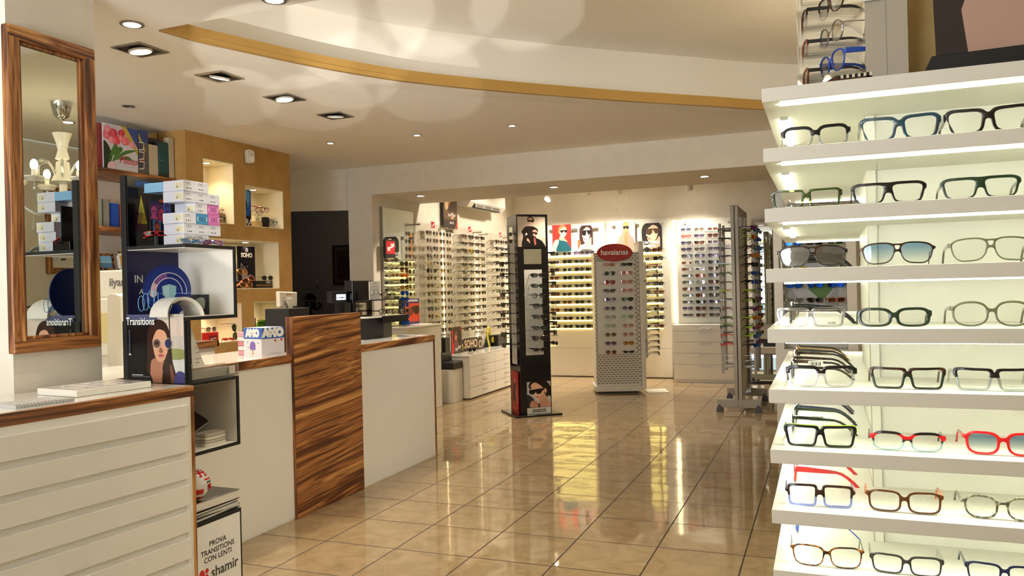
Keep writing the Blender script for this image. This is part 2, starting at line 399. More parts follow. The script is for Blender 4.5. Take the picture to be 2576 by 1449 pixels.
# examination room behind: header over its doorway, dark interior
A, B = Vector((-5.30, 6.43)), Vector((-4.43, 6.85)); n = Vector((B-A).yx).normalized(); n = Vector((-(B-A).y, (B-A).x)).normalized()
def slab(a, b, th, z0, z1):
    m = MB(); c = b+n*th; d = a+n*th
    return m.prism([(a.x, a.y), (b.x, b.y), (c.x, c.y), (d.x, d.y)], 'Z', z0, z1)
struct('wall_header', slab(A, B, .12, 2.09, ZC+.02), M_WALL)
struct('wall_header_trim', slab(A+n*-.012, B+n*-.012, .03, 2.075, 2.10), M_WALL)
struct('wall_left_far', MB().box(-5.4, -5.28, 5.7, 6.5, 0, ZC+.02), M_WALL)
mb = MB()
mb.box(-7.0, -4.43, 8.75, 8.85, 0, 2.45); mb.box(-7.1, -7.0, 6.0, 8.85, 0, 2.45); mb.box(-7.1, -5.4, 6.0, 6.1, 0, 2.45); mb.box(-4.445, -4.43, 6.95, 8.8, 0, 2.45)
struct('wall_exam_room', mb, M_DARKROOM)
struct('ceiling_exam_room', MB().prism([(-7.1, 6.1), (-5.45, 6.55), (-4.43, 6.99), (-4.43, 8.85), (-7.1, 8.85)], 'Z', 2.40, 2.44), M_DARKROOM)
# street side: shop front with mullioned glazing behind the camera
mb = MB()
mb.box(-7.2, -3.6, -3.12, -3, 0, 3); mb.box(-.9, 2.1, -3.12, -3, 0, 3); mb.box(-3.6, -.9, -3.12, -3, 2.4, 3); mb.box(-3.6, -.9, -3.12, -3, 0, .3)
struct('wall_front', mb, M_WALL)
mb = MB()
for x in (-3.6, -2.95, -2.28, -1.62, -.96): mb.box(x, x+.06, -3.10, -3.02, .3, 2.4)
for z in (.3, 1.0, 1.68, 2.34): mb.box(-3.6, -.9, -3.10, -3.02, z, z+.06)
struct('window_1', mb, M_GREY)
struct('window_2', MB().box(-3.58, -.92, -3.065, -3.055, .32, 2.38), M_GLASS)

# ------------------------------------------------------------------ light fittings
def lamp_spot(name, loc, aim, power, color, angle, blend=.6, size=.03):
    l = bpy.data.lights.new(name, 'SPOT'); l.energy = power; l.color = color; l.spot_size = math.radians(angle); l.spot_blend = blend; l.shadow_soft_size = size
    o = bpy.data.objects.new(name, l); COL.objects.link(o); o.location = loc
    o.rotation_euler = (Vector(aim)-Vector(loc)).to_track_quat('-Z', 'Y').to_euler(); return o
WARM = (1.0, .87, .70); WARMW = (1.0, .93, .82)
def square_light(x, y, i, label, tilt):
    t = thing('square_downlight', label, 'ceiling light', (x, y, ZC), 0, 'square ceiling downlights over the counter')
    m = MB(); a, b = .095, .078
    for s in ((-a, a, -a, -b), (-a, a, b, a), (-a, -b, -b, b), (b, a, -b, b)): m.box(s[0], s[1], s[2], s[3], -.006, .004)
    m.obj('trim', M_STEEL, t)
    m = MB(); m.box(-b, b, -b, b, -.0005, .0005); m.obj('recess', M_BLACKM, t)
    h = MB().lathe([(.038, -.004), (.052, -.012), (.058, -.004), (.056, .0)], 28).obj('lamp_ring', M_WHITE, t, 40)
    h.rotation_euler = (tilt[0], tilt[1], 0); h.location = (0, 0, -.004)
    g = MB().lathe([(.0, -.007), (.037, -.009), (.038, -.004)], 28).obj('bulb', M_LAMPW, h, 40)
    lamp_spot('downlight_beam', (x, y, ZC-.03), (x+tilt[1]*2.2, y-tilt[0]*2.2, .4), 34, WARMW, 105, .7, .05)
for k, (x, y) in enumerate(((-3.153, 3.011), (-3.156, 3.574), (-3.150, 4.143), (-3.155, 4.711))):
    square_light(x, y, k, ('square recessed ceiling light closest to the wood framed mirror', 'square recessed ceiling light, second from the mirror, glowing brightest',
        'square recessed ceiling light, third from the mirror', 'square recessed ceiling light furthest from the mirror, fourth in the row')[k], ((.12, -.10), (.05, .22), (.05, -.12), (.16, .08))[k])
def round_light(x, y, z, label, r, lit, grp, power=20, rec=.0):
    t = thing('round_downlight', label, 'ceiling light', (x, y, z), 0, grp)
    MB().lathe([(r*.72, -.001), (r*.72, -.006), (r, -.005), (r, .001)], 28).obj('trim', M_STEEL, t, 40)
    MB().lathe([(0, -.002), (r*.72, -.002), (r*.72, .001)], 24).obj('bulb', M_LAMPW if lit else M_BLACKM, t, 40)
    if lit and power: lamp_spot('downlight_beam', (x, y, z-.02), (x, y, 0), power, WARM, 95, .8, .04)
G1 = 'round downlights in the main ceiling'
round_light(-2.890, 2.716, ZC, 'round downlight in the ceiling above the top of the wood framed mirror', .052, True, G1, 22)
round_light(-2.124, 2.741, ZC, 'round downlight cut by the top edge of the picture', .052, True, G1, 22)
round_light(-4.158, 3.863, ZC, 'unlit black round downlight above the flower album', .04, False, G1)
round_light(-3.775, 5.553, ZC, 'small round downlight nearest the alarm sensor', .034, True, G1, 22)
round_light(-2.991, 5.597, ZC, 'small round downlight midway along the far row of three', .034, True, G1, 22)
round_light(-2.185, 5.614, ZC, 'small round downlight nearest the gold band', .034, True, G1, 22)
for k, x in enumerate((-1.36, -.6, .17)): round_light(x, 2.741, ZC, 'added round downlight above the picture, %s along the near row' % ('third', 'fourth', 'fifth')[k], .052, True, G1, 18)  # added out of view, extending the near row to light the counters
G2 = 'downlights in the soffit of the beam'
round_light(-3.783, 7.124, ZS, 'soffit downlight above the red topped glasses panels, left', .05, True, G2, 44)
round_light(-2.389, 7.198, ZS, 'soffit downlight above the black display tower', .05, True, G2, 44)
round_light(-.979, 7.216, ZS, 'soffit downlight above the grey wheeled stand', .05, True, G2, 44)
for nx, (a, b, c, d) in enumerate(NI):
    L = ((b-a)/2,) if b-a < .6 else ((b-a)*.3, (b-a)*.7)
    for k, q in enumerate(L):
        y = a+q; x = -4.40-.12
        t = thing('niche_light', ['spotlight in the roof of the tall narrow niche', 'spotlight in the roof of the niche with the red glasses', ('left' if k == 0 else 'right')+' spotlight in the roof of the wide niche',
            'spotlight in the roof of the niche with the red boxes', 'spotlight in the roof of the niche with the plant'][nx], 'niche light', (x, y, d-.006), 0, 'spotlights in the niches')
        MB().lathe([(.026, 0), (.026, -.003), (.034, -.003), (.034, 0)], 22).obj('trim', M_STEEL, t, 40)
        MB().lathe([(0, -.002), (.026, -.002), (.026, 0)], 22).obj('bulb', M_LAMP, t, 40)
        lamp_spot('niche_beam', (x, y, d-.02), (x-.02, y, c), 4.4 if d-c > .4 else 2.7, (1, .80, .50), 120, .7, .02)
# track spots under the rear ceiling
TR = ((-3.46, 10.2, 2.47, True), (-2.93, 10.2, 2.51, False), (-2.5, 10.2, 2.50, False), (-1.58, 10.2, 2.49, False))
for k, (x, y, z, bare) in enumerate(TR):
    t = thing('track_spotlight', ['glaring track spotlight left of the row under the rear ceiling', 'white track spotlight, second from the left above the photo posters', 'white track spotlight above the wall access panel',
        'white track spotlight above the three column glasses panel'][k], 'spotlight', (x, y, z), 0, 'white track spotlights in the rear room')
    MB().tube([(0, 0, ZB-z), (0, 0, .03)], .008, 8).obj('stem', M_WHITE, t)
    MB().box(-.09, .09, -.018, .018, ZB-z-.03, ZB-z).obj('track_box', M_WHITE, t)
    h = MB().lathe([(.028, .05), (.045, .035), (.05, -.02), (.047, -.045), (.044, -.04)], 20).obj('lamp_head', M_WHITE, t, 40)
    MB().lathe([(0, -.035), (.044, -.04)], 20).obj('bulb', M_LAMPW, h, 40)
    h.rotation_euler = ((-.7, .35, 0), (.5, 0, 0), (.5, 0, 0), (.5, 0, 0))[k]
    lamp_spot('track_beam', (x, y-.05, z-.08), (x, 10.2, .5), 70, (1, .90, .76), 130, .9, .07)
for y in (8.0, 8.9, 9.8): lamp_spot('wall_wash', (-3.2, y, 2.7), (-4.1, y, 1.2), 40, WARM, 100, .8, .06)
SUN_PATCHES = ((-3.45, 3.95, 2.49, 8, 90), (-3.05, 4.35, 2.49, 8, 90), (-2.62, 4.05, 2.49, 7, 80), (-2.3, 4.5, 2.49, 8, 80), (-2.9, 3.75, 2.88, 11, 110), (-2.45, 3.95, 2.88, 10, 110), (-2.0, 4.1, 2.88, 9, 100), (-1.6, 4.4, 2.88, 8, 90))
for k, y in enumerate((3.1, 4.2, 5.3)):
    round_light(.95, y, ZR, 'added unseen round lamp in the raised ceiling behind the lit shelving, %s' % ('near', 'middle', 'far')[k], .06, True, 'added lamps in the raised ceiling', 0)
    lamp_spot('counter_fill', (.95, y, ZR-.03), (-2.6, y+.4, .35), 60, (1, .95, .86), 46, 1, .06)  # lamps added out of view to brighten the counter fronts
l = bpy.data.lights.new('exam_room_fill', 'POINT'); l.energy = 3.4; l.color = (1, .9, .8); l.shadow_soft_size = .2  # added point lamp without a fitting, lifts the dark room
o = bpy.data.objects.new('exam_room_fill', l); COL.objects.link(o); o.location = (-5.5, 7.6, 2.2)
l = bpy.data.lights.new('sun', 'SUN'); l.energy = 9; l.angle = .01; l.color = (1, .96, .88)
o = bpy.data.objects.new('sun', l); COL.objects.link(o); o.rotation_euler = Vector((-.12, 1, -.85)).to_track_quat('-Z', 'Y').to_euler()
# daylight from the street: area lamp inside the shop window; added spots draw the sun patches on the ceiling
l = bpy.data.lights.new('window_daylight', 'AREA'); l.shape = 'RECTANGLE'; l.size = 2.6; l.size_y = 2.0; l.energy = 145; l.color = (.93, .96, 1.0); l.spread = 2.3
o = bpy.data.objects.new('window_daylight', l); COL.objects.link(o); o.location = (-2.2, -2.95, 1.4); o.rotation_euler = (PI/2+.75, 0, .35)
for (x, y, z, a, e) in SUN_PATCHES:
    o = lamp_spot('sun_patch_spot', (-.2, .4, .03), (x, y, z), e*1.6, (1, .98, .93), a, .22, .015); o.data.use_square = True  # unseen spots at floor level, added to draw window-like patches of light
w = bpy.data.worlds.new('world'); scene.world = w; w.use_nodes = True
w.node_tree.nodes['Background'].inputs[0].default_value = (.75, .88, 1.0, 1); w.node_tree.nodes['Background'].inputs[1].default_value = .8
scene.view_settings.view_transform = 'Standard'; scene.view_settings.look = 'None'; scene.view_settings.gamma = 1
scene.view_settings.exposure = .72
scene.cycles.transparent_max_bounces = 32; scene.cycles.max_bounces = 7; scene.cycles.diffuse_bounces = 4; scene.cycles.glossy_bounces = 4; scene.cycles.transmission_bounces = 5; scene.cycles.sample_clamp_indirect = 6
scene.cycles.caustics_reflective = False; scene.cycles.caustics_refractive = False
# ------------------------------------------------------------------ spectacles
# lens shapes in millimetres: cx half distance of lens centres, a,b half sizes, n squareness, tp taper, up outer lift, dr outer drop, rim (top, side, bottom), bridge (z, thickness)
SH = {
 'square':    dict(cx=34, a=26, b=20, n=4.5, tp=.07, up=1.5, dr=0, rt=4.5, rs=3.5, rb=3, yb=7, tb=8, e=6, ye=13, eh=5),
 'chunky':    dict(cx=34.5, a=25, b=18.5, n=5, tp=.10, up=2.5, dr=0, rt=6, rs=5, rb=4, yb=8, tb=10, e=5, ye=12, eh=7),
 'rectangle': dict(cx=34, a=26, b=15, n=4.5, tp=.05, up=1, dr=0, rt=4, rs=4, rb=3, yb=4, tb=7, e=5, ye=9, eh=5),
 'flat-top':  dict(cx=35, a=26.5, b=19.5, n=3.4, tp=.12, up=.5, dr=-1, rt=5, rs=3.5, rb=2.6, yb=9, tb=14, e=5, ye=13, eh=6, brow=1),
 'aviator':   dict(cx=34, a=27, b=21, n=2.7, tp=.13, up=-.5, dr=-2.5, rt=2.2, rs=2, rb=2, yb=6, tb=3.5, e=5, ye=12, eh=4, dbl=17),
 'wire aviator': dict(cx=34, a=28, b=23, n=2.5, tp=.14, up=-1, dr=-3, rt=1.1, rs=1.1, rb=1.1, yb=8, tb=2, e=4, ye=14, eh=2, dbl=19),
 'round':     dict(cx=34, a=23, b=22, n=2.05, tp=0, up=0, dr=0, rt=2.6, rs=2.6, rb=2.6, yb=6, tb=4, e=7, ye=10, eh=4),
 'wire round': dict(cx=35, a=25, b=23, n=2.1, tp=.03, up=0, dr=0, rt=1.3, rs=1.3, rb=1.3, yb=8, tb=2.2, e=6, ye=11, eh=2.2),
 'panto':     dict(cx=34.5, a=25, b=22, n=2.58, tp=.10, up=-.5, dr=-.5, rt=4, rs=3.2, rb=3.2, yb=9, tb=6, e=6, ye=13, eh=5),
 'cat-eye':   dict(cx=34, a=26, b=19, n=3, tp=.13, up=5, dr=1.5, rt=4.2, rs=3.4, rb=2.6, yb=5, tb=6, e=6, ye=17, eh=5),
 'butterfly': dict(cx=35, a=28, b=22, n=3, tp=.16, up=3, dr=1, rt=3.6, rs=3.2, rb=2.6, yb=6, tb=6, e=4, ye=15, eh=5),
 'oversized': dict(cx=35, a=28, b=23, n=3.4, tp=.04, up=1, dr=0, rt=4, rs=3.5, rb=3, yb=5, tb=7, e=4, ye=13, eh=6),
 'oval':      dict(cx=34, a=26, b=16.5, n=2.2, tp=.02, up=1.5, dr=.5, rt=5, rs=4, rb=3.6, yb=3, tb=8, e=4, ye=7, eh=6),
 'slim':      dict(cx=34, a=25, b=11.5, n=3.2, tp=.12, up=4, dr=0, rt=3.6, rs=3.2, rb=2.6, yb=3, tb=5, e=5, ye=10, eh=4),
 'wayfarer':  dict(cx=34.5, a=26, b=19, n=3.4, tp=.13, up=2.5, dr=0, rt=5.2, rs=3.5, rb=3, yb=8, tb=7, e=5, ye=13, eh=6),
 'sport':     dict(cx=34, a=30, b=17, n=2.8, tp=.05, up=3, dr=1.5, rt=2.4, rs=3, rb=1.6, yb=5, tb=6, e=4, ye=8, eh=5),
 'thin':      dict(cx=34, a=26, b=18.5, n=3.4, tp=.10, up=1.5, dr=0, rt=2.6, rs=2.2, rb=2, yb=8, tb=4, e=6, ye=14, eh=4),
 'angular':   dict(cx=34, a=25, b=19.5, n=6, tp=.06, up=-1, dr=0, rt=5, rs=4, rb=4.5, yb=6, tb=8, e=6, ye=10, eh=5),
}
def _h(cx, a, b, n, tp, rt, rs, rb, yb, tb, e=4, ye=11, eh=9, up=1, dr=0, **k): return dict(cx=cx, a=a, b=b, n=n, tp=tp, rt=rt, rs=rs, rb=rb, yb=yb, tb=tb, e=e, ye=ye, eh=eh, up=up, dr=dr, **k)
SH.update({'s11': _h(33.5, 24, 17.5, 3.6, .05, 6.5, 5, 4, 9, 9), 's12': _h(34, 24, 17.5, 4.2, .10, 5.5, 5.5, 4.5, 9, 10, 3, 11, 12, 2), 's21': _h(33.5, 24, 14.5, 7, .05, 4.5, 5, 3.5, 6, 7, 3, 9, 10), 's22': _h(34.5, 25, 17, 4.6, .14, 5, 4.6, 3, 8, 14, 4, 11, 10, 0, brow=1),
 's31': _h(34, 26, 19, 3, .16, 3, 2.8, 2.6, 5, 4, 5, 9, 6, -2.5, -2, dbl=17, dbt=1.6), 's41': _h(34, 24.5, 15.5, 7, .07, 5.5, 6, 4, 7, 8, 2, 10, 13), 's42': _h(34.5, 25, 14.5, 3.2, .02, 5.5, 6.2, 4.5, 5, 9, 2.5, 8, 12), 's43': _h(34.5, 26, 20, 2.5, .03, 4.2, 3.6, 3.4, 7, 6, 4, 11, 7, -1),
 's51': _h(34, 24.5, 17, 5, .10, 6.5, 4.5, 3.6, 8, 9, 4, 13, 11), 's52': _h(34, 24.5, 16.5, 8, .12, 5, 5, 4, 8, 8, 3, 13, 12, 1.5), 's62': _h(34, 25, 15, 3, .04, 5.5, 3.4, 2.4, 7, 8, 5, 10, 10), 's63': _h(34.5, 24, 18, 3, .06, 5, 5, 4.5, 8, 7, 5, 12, 8),
 's71': _h(34, 24, 18, 8, .05, 5, 4.5, 4.5, 7, 9, 5, 9, 8, -1), 's72': _h(34, 25, 17, 3.7, .04, 4, 4, 3.6, 6, 7, 4, 13, 9), 's73': _h(34.5, 24, 18.5, 2.6, .05, 3.8, 3.6, 3.4, 9, 4.5, 6, 9, 6), 's81': _h(34, 26, 18, 3.2, .10, 3, 2.6, 2.2, 8, 5, 5, 14, 6, 1.5), 's82': _h(34, 25, 16, 4, .07, 4, 3.6, 3, 7, 6, 4, 12, 10, 1)})
FULLW = {k: 2*(p['cx']+p['a']+p['rs']+p['e'])*.001 for k, p in SH.items()}
def lens_poly(p, grow=(0, 0, 0), n=48):
    rt, rs, rb = grow; out = []
    for i in range(n):
        q = 2*PI*i/n; c, s = math.cos(q), math.sin(q)
        x = math.copysign(abs(c)**(2/p['n']), c); y = math.copysign(abs(s)**(2/p['n']), s)
        X = x*(p['a']+rs); Yb = p['b']+(rt if y > 0 else rb); Y = y*Yb
        X *= 1+p['tp']*(Y/p['b'])
        Y += (p['up'] if Y > 0 else p['dr'])*(x if x > 0 else x*.35)*abs(y)
        out.append((X+p['cx'], Y))
    return out
def sd_poly(poly, X, Y):
    P = np.array(poly); Q = np.roll(P, -1, 0); d = np.full(X.shape, 1e9); inside = np.zeros(X.shape, bool)
    for (ax, ay), (bx, by) in zip(P, Q):
        ex, ey = bx-ax, by-ay; wx, wy = X-ax, Y-ay
        t = np.clip((wx*ex+wy*ey)/(ex*ex+ey*ey+1e-12), 0, 1)
        d = np.minimum(d, (wx-ex*t)**2+(wy-ey*t)**2)
        c = ((ay > Y) != (by > Y)) & (X < (bx-ax)*(Y-ay)/(by-ay+1e-12)+ax); inside ^= c
    d = np.sqrt(d); return np.where(inside, -d, d)
def sd_box(X, Y, cx, cy, hx, hy, r=1.0):
    qx = np.abs(X-cx)-hx+r; qy = np.abs(Y-cy)-hy+r
    return np.sqrt(np.maximum(qx, 0)**2+np.maximum(qy, 0)**2)+np.minimum(np.maximum(qx, qy), 0)-r
def smin(a, b, k):
    h = np.clip(.5+.5*(b-a)/k, 0, 1); return b+(a-b)*h-k*h*(1-h)
def contours(F, xs, ys):
    segs = {}
    def pt(i, j, k, l):
        a, b = F[j, i], F[l, k]; t = a/(a-b); return (round(xs[i]+(xs[k]-xs[i])*t, 4), round(ys[j]+(ys[l]-ys[j])*t, 4))
    ny, nx = F.shape
    S = F < 0
    mixed = np.argwhere((S[:-1, :-1].astype(int)+S[1:, :-1]+S[:-1, 1:]+S[1:, 1:]) % 4 != 0)
    for j, i in mixed:
        cs = [(i, j), (i+1, j), (i+1, j+1), (i, j+1)]; e = []
        for a, b in zip(cs, cs[1:]+cs[:1]):
            sa, sb = S[a[1], a[0]], S[b[1], b[0]]
            if sa != sb: e.append((pt(*a, *b) if a <= b else pt(*b, *a), sa))
        outs = [q for q, sa in e if sa]; ins = [q for q, sa in e if not sa]
        for o_, n_ in zip(outs, ins): segs[o_] = n_
    loops = []
    while segs:
        s0 = next(iter(segs)); L = [s0]; q = segs.pop(s0)
        while q in segs: L.append(q); q = segs.pop(q)
        if len(L) > 8: loops.append(L)
    return loops
def resample(L, n):
    P = np.array(L+[L[0]]); d = np.r_[0, np.cumsum(np.hypot(*np.diff(P, axis=0).T))]
    t = np.linspace(0, d[-1], n, endpoint=False); R = np.c_[np.interp(t, d, P[:, 0]), np.interp(t, d, P[:, 1])]
    for _ in range(2 if n < 200 else 3): R = .5*R+.25*np.roll(R, 1, 0)+.25*np.roll(R, -1, 0)
    return R
CURV = 1.1   # front curve, metres of depth per square metre
def bend(me):
    for v in me.vertices: v.co.y += CURV*v.co.x**2
FR, LN, TM = {}, {}, {}
def frame_mesh(shape, splits=(), depth=None, hi=False):
    key = (shape, tuple(splits), hi)
    if key in FR: return FR[key]
    p = SH[shape]; g = (p['rt'], p['rs'], p['rb'])
    step = .8 if hi else 1.1
    W = p['cx']+p['a']+p['rs']+p['e']+10; Hh = p['b']+max(p['rt'], p['rb'])+12
    xs = np.arange(-W, W, step)+.013; ys = np.arange(-Hh, Hh, step)+.017; X, Y = np.meshgrid(xs, ys)
    outer = lens_poly(p, g); F = sd_poly(outer, np.abs(X), Y)
    gap = p['cx']-p['a']
    F = smin(F, sd_box(X, Y, 0, p['yb'], gap+3, p['tb']/2), 4 if p['rt'] > 2 else 1.5)
    if p.get('dbl'): F = smin(F, sd_box(X, Y, 0, p['dbl'], gap+8, p.get('dbt', p['rt']*.8+.3)), 1.2)
    if p.get('brow'): F = smin(F, sd_box(X, Y, 0, p['b']+p['rt']-4, p['cx']+p['a']*.8, 3.5), 3)
    F = smin(F, sd_box(np.abs(X), Y, p['cx']+p['a']+p['rs']-1+p['e']/2, p['ye'], p['e']/2+1.5, p['eh']/2), 2)
    cu = bpy.data.curves.new('c', 'CURVE'); cu.dimensions = '2D'; cu.fill_mode = 'BOTH'
    d = depth or (.004 if p['rt'] > 2.5 else .0022)
    bv = .0008 if p['rt'] > 2.5 else .0004
    cu.extrude = d/2-bv; cu.bevel_depth = bv; cu.bevel_resolution = 1 if hi else 0; cu.offset = -bv
    nl = 56 if hi else 32
    loops = [resample(L, (240 if hi else 84) if k == 0 else 30) for k, L in enumerate(sorted(contours(F, xs, ys), key=lambda L: -len(L))) if len(L) > 10]
    rawL = sorted(contours(F, xs, ys), key=lambda L: -len(L))
    def shoe(L): return abs(sum(a[0]*b[1]-b[0]*a[1] for a, b in zip(L, np.roll(np.array(L), -1, 0))))/2
    o = bpy.data.objects.new('c', cu); COL.objects.link(o)
    for attempt in range(6):      # the fill now and then misses a hole: sample the rims afresh until both openings are there
        lens = lens_poly(p, (0, 0, 0), nl-3*attempt); loops[0] = resample(rawL[0], (240 if hi else 84)-7*attempt)
        cu.splines.clear()
        for L in loops+[np.array(lens), np.array([(-x, y) for x, y in lens])]:
            s = cu.splines.new('POLY'); s.points.add(len(L)-1); s.use_cyclic_u = True
            for q, (x, y) in zip(s.points, L): q.co = (x*.001, y*.001, 0, 1)
        bpy.context.view_layer.update()
        me = bpy.data.meshes.new_from_object(o.evaluated_get(bpy.context.evaluated_depsgraph_get()))
        net = shoe(loops[0])-2*shoe(lens); fill = sum(f.area for f in me.polygons if abs(f.normal.z) > .99)*1e6
        if fill < 2*net*1.08: break
    bpy.data.objects.remove(o); bpy.data.curves.remove(cu)
    me.transform(Matrix.Rotation(PI/2, 4, 'X')); me.materials.clear()
    for _ in range(len(splits)+1): me.materials.append(M_BLACK)
    bm = bmesh.new(); bm.from_mesh(me)
    bmesh.ops.remove_doubles(bm, verts=bm.verts, dist=1e-6)
    for s in [*splits, None]:
        if s is not None: bmesh.ops.bisect_plane(bm, geom=bm.verts[:]+bm.edges[:]+bm.faces[:], plane_co=(0, 0, s*.001), plane_no=(0, 0, 1))
    for x in (-.04, -.02, 0, .02, .04): bmesh.ops.bisect_plane(bm, geom=bm.verts[:]+bm.edges[:]+bm.faces[:], plane_co=(x, 0, 0), plane_no=(1, 0, 0))
    for f in bm.faces:
        z = f.calc_center_median().z*1000; f.material_index = sum(1 for s in splits if z < s)
    bm.to_mesh(me); bm.free(); bend(me)
    me.shade_smooth(); me.set_sharp_from_angle(angle=math.radians(32)); me.name = 'front_frame'
    FR[key] = me; return me
def lens_mesh(shape):
    if shape in LN: return LN[shape]
    p = SH[shape]; base = lens_poly(p, (.5, .5, .5), 32); out = []
    for sgn in (1, -1):
        vs = []; fs = []; n = 32
        for side, dy in ((0, -.0005), (1, .0005)):
            o = len(vs); vs.append((sgn*p['cx']*.001, dy, 0))
            for k, q in enumerate((.5, 1.0)):
                vs += [(sgn*(p['cx']+(x-p['cx'])*q)*.001, dy, y*q*.001) for x, y in base]
            flip = (side == 0) == (sgn == 1)
            for i in range(n):
                j = (i+1) % n; t = (o, o+1+i, o+1+j); r = (o+1+i, o+1+n+i, o+1+n+j, o+1+j)
                fs += [t if flip else t[::-1], r if flip else r[::-1]]
        h = len(vs)//2
        for i in range(n):
            a, b = 1+n+i, 1+n+(i+1) % n; f = (a, a+h, b+h, b); fs.append(f if sgn == 1 else f[::-1])
        me = bpy.data.meshes.new('lens'); me.from_pydata(vs, [], fs); bend(me); me.materials.append(M_GLASS)
        me.shade_smooth(); me.set_sharp_from_angle(angle=math.radians(40)); out.append(me)
    LN[shape] = out; return out
def temple_mesh(kind):
    if kind in TM: return TM[kind]
    h0, h1, th = {'thick': (.013, .0065, .0042), 'medium': (.008, .005, .0034), 'wire': (.0026, .0022, .0018), 'sport': (.011, .006, .005)}[kind]
    path = [(0, 0), (.03, 0), (.06, -.0005), (.088, -.001), (.1, -.004), (.112, -.011), (.124, -.021), (.136, -.033)]
    hs = [h0, h0*.94, (h0+h1)/2, h1, h1, h1, h1*1.15, h1*1.1]; vs = []
    for i, ((y, z), h) in enumerate(zip(path, hs)):
        a = path[max(i-1, 0)]; b = path[min(i+1, len(path)-1)]; t = Vector((b[0]-a[0], b[1]-a[1])).normalized(); n = Vector((-t.y, t.x))
        inward = -.004*max(0, y-.08)/.05
        for sx, sn in ((-1, -1), (1, -1), (1, 1), (-1, 1)):
            vs.append((sx*th/2+inward*0, y+n.x*sn*h/2, z+n.y*sn*h/2))
    m = len(path); fs = [(3, 2, 1, 0), (4*m-4, 4*m-3, 4*m-2, 4*m-1)]
    for i in range(m-1):
        for k in range(4): fs.append((4*i+k, 4*i+(k+1) % 4, 4*i+4+(k+1) % 4, 4*i+4+k))
    me = bpy.data.meshes.new('temple'); me.from_pydata(vs, [], fs); me.materials.append(M_BLACK)
    bm = bmesh.new(); bm.from_mesh(me)
    bmesh.ops.bevel(bm, geom=bm.edges[:], offset=th*.22, segments=1, affect='EDGES', profile=.5)
    bm.to_mesh(me); bm.free(); TM[kind] = me; return me
def slot(o, mats):
    for i, m in enumerate(mats):
        s = o.material_slots[i]; s.link = 'OBJECT'; s.material = m
def glasses(shape, M, fmats, lmat, label, cat, group, temple='medium', tmat=None, splits=(), hi=False, dep=None, scale=1.0, fold=0.0, name=None):
    """M: world matrix; local front faces -Y, temples run to +Y, z up, origin at the middle of the front"""
    root = bpy.data.objects.new(name or ('sunglasses' if cat == 'sunglasses' else 'eyeglasses'), None); COL.objects.link(root); root.empty_display_size = .03
    root.matrix_world = M @ Matrix.Scale(scale, 4)
    tag(root, label, cat, group)
    if not isinstance(fmats, (list, tuple)): fmats = [fmats]
    def kid(nm_, me, mats, loc=(0, 0, 0), rz=0):
        o = bpy.data.objects.new(nm_, me); COL.objects.link(o); o.parent = root; o.location = loc; o.rotation_euler = (0, 0, rz); slot(o, mats); return o
    kid('front_frame', frame_mesh(shape, splits, hi=hi), fmats)
    for me in lens_mesh(shape): kid('lens', me, [lmat])
    p = SH[shape]; hx = (p['cx']+p['a']+p['rs']+p['e']-1.5)*.001
    yh = CURV*hx*hx-.001
    for s in (1, -1): kid('temple', temple_mesh(temple), [tmat or fmats[0]], (s*hx, yh, p['ye']*.001), s*fold)
    return root
def bottom_of(shape): return (SH[shape]['b']+SH[shape]['rb']+max(0, -SH[shape]['dr']))*.001
def X4(x, y, z, rz=0, tilt=0, roll_=0): return Matrix.Translation((x, y, z)) @ Matrix.Rotation(rz, 4, 'Z') @ Matrix.Rotation(tilt, 4, 'X') @ Matrix.Rotation(roll_, 4, 'Y')
# materials for frames and lenses
FM = {k: plain('frame_'+k.replace(' ', '_'), c, .16, mt, coat=.3) for k, c, mt in (
 ('black', (14, 13, 13), 0), ('dark brown', (42, 24, 14), 0), ('tortoise brown', (78, 44, 20), 0), ('gold', (190, 150, 84), .9), ('silver', (185, 185, 182), .95),
 ('gunmetal', (70, 68, 68), .8), ('white', (232, 228, 220), 0), ('red', (190, 26, 30), 0), ('burgundy', (92, 20, 26), 0), ('navy', (22, 28, 58), 0), ('purple', (70, 42, 96), 0),
 ('beige', (206, 180, 150), 0), ('pink', (222, 170, 165), 0), ('dark green', (26, 40, 26), 0), ('green', (60, 112, 48), 0), ('grey', (110, 108, 104), 0), ('orange', (206, 100, 34), 0),
 ('yellow', (204, 178, 40), 0), ('blue', (38, 84, 190), 0), ('teal', (30, 104, 134), 0), ('lime', (140, 186, 30), 0), ('olive', (88, 88, 66), 0), ('lilac', (134, 146, 206), 0), ('dark grey', (48, 46, 44), 0))}
def tort(name, c1, c2, sc=60):
    m, nt, b = nm(name); N = nt.nodes.new; L = nt.links.new
    tc = N('ShaderNodeTexCoord'); n = N('ShaderNodeTexNoise'); n.inputs['Scale'].default_value = sc; n.inputs['Detail'].default_value = 2; L(tc.outputs['Object'], n.inputs['Vector'])
    r = N('ShaderNodeValToRGB'); L(n.outputs['Fac'], r.inputs[0])
    r.color_ramp.elements[0].position = .46; r.color_ramp.elements[0].color = (*lin(c1), 1); r.color_ramp.elements[1].position = .62; r.color_ramp.elements[1].color = (*lin(c2), 1)
    L(r.outputs[0], b.inputs['Base Color']); b.inputs['Roughness'].default_value = .15; b.inputs['Coat Weight'].default_value = .3; return m
FM['tortoise'] = tort('frame_tortoise', (30, 17, 10), (150, 92, 30)); FM['grey tortoise'] = tort('frame_grey_tortoise', (70, 66, 54), (142, 136, 112), 160)
FM['dark tortoise'] = tort('frame_dark_tortoise', (16, 11, 9), (62, 32, 14), 60)
FM['clear'] = glassy('frame_clear', (.80, .79, .84), .2, .03); FM['clear grey'] = glassy('frame_clear_grey', (.66, .70, .72), .12, .03)
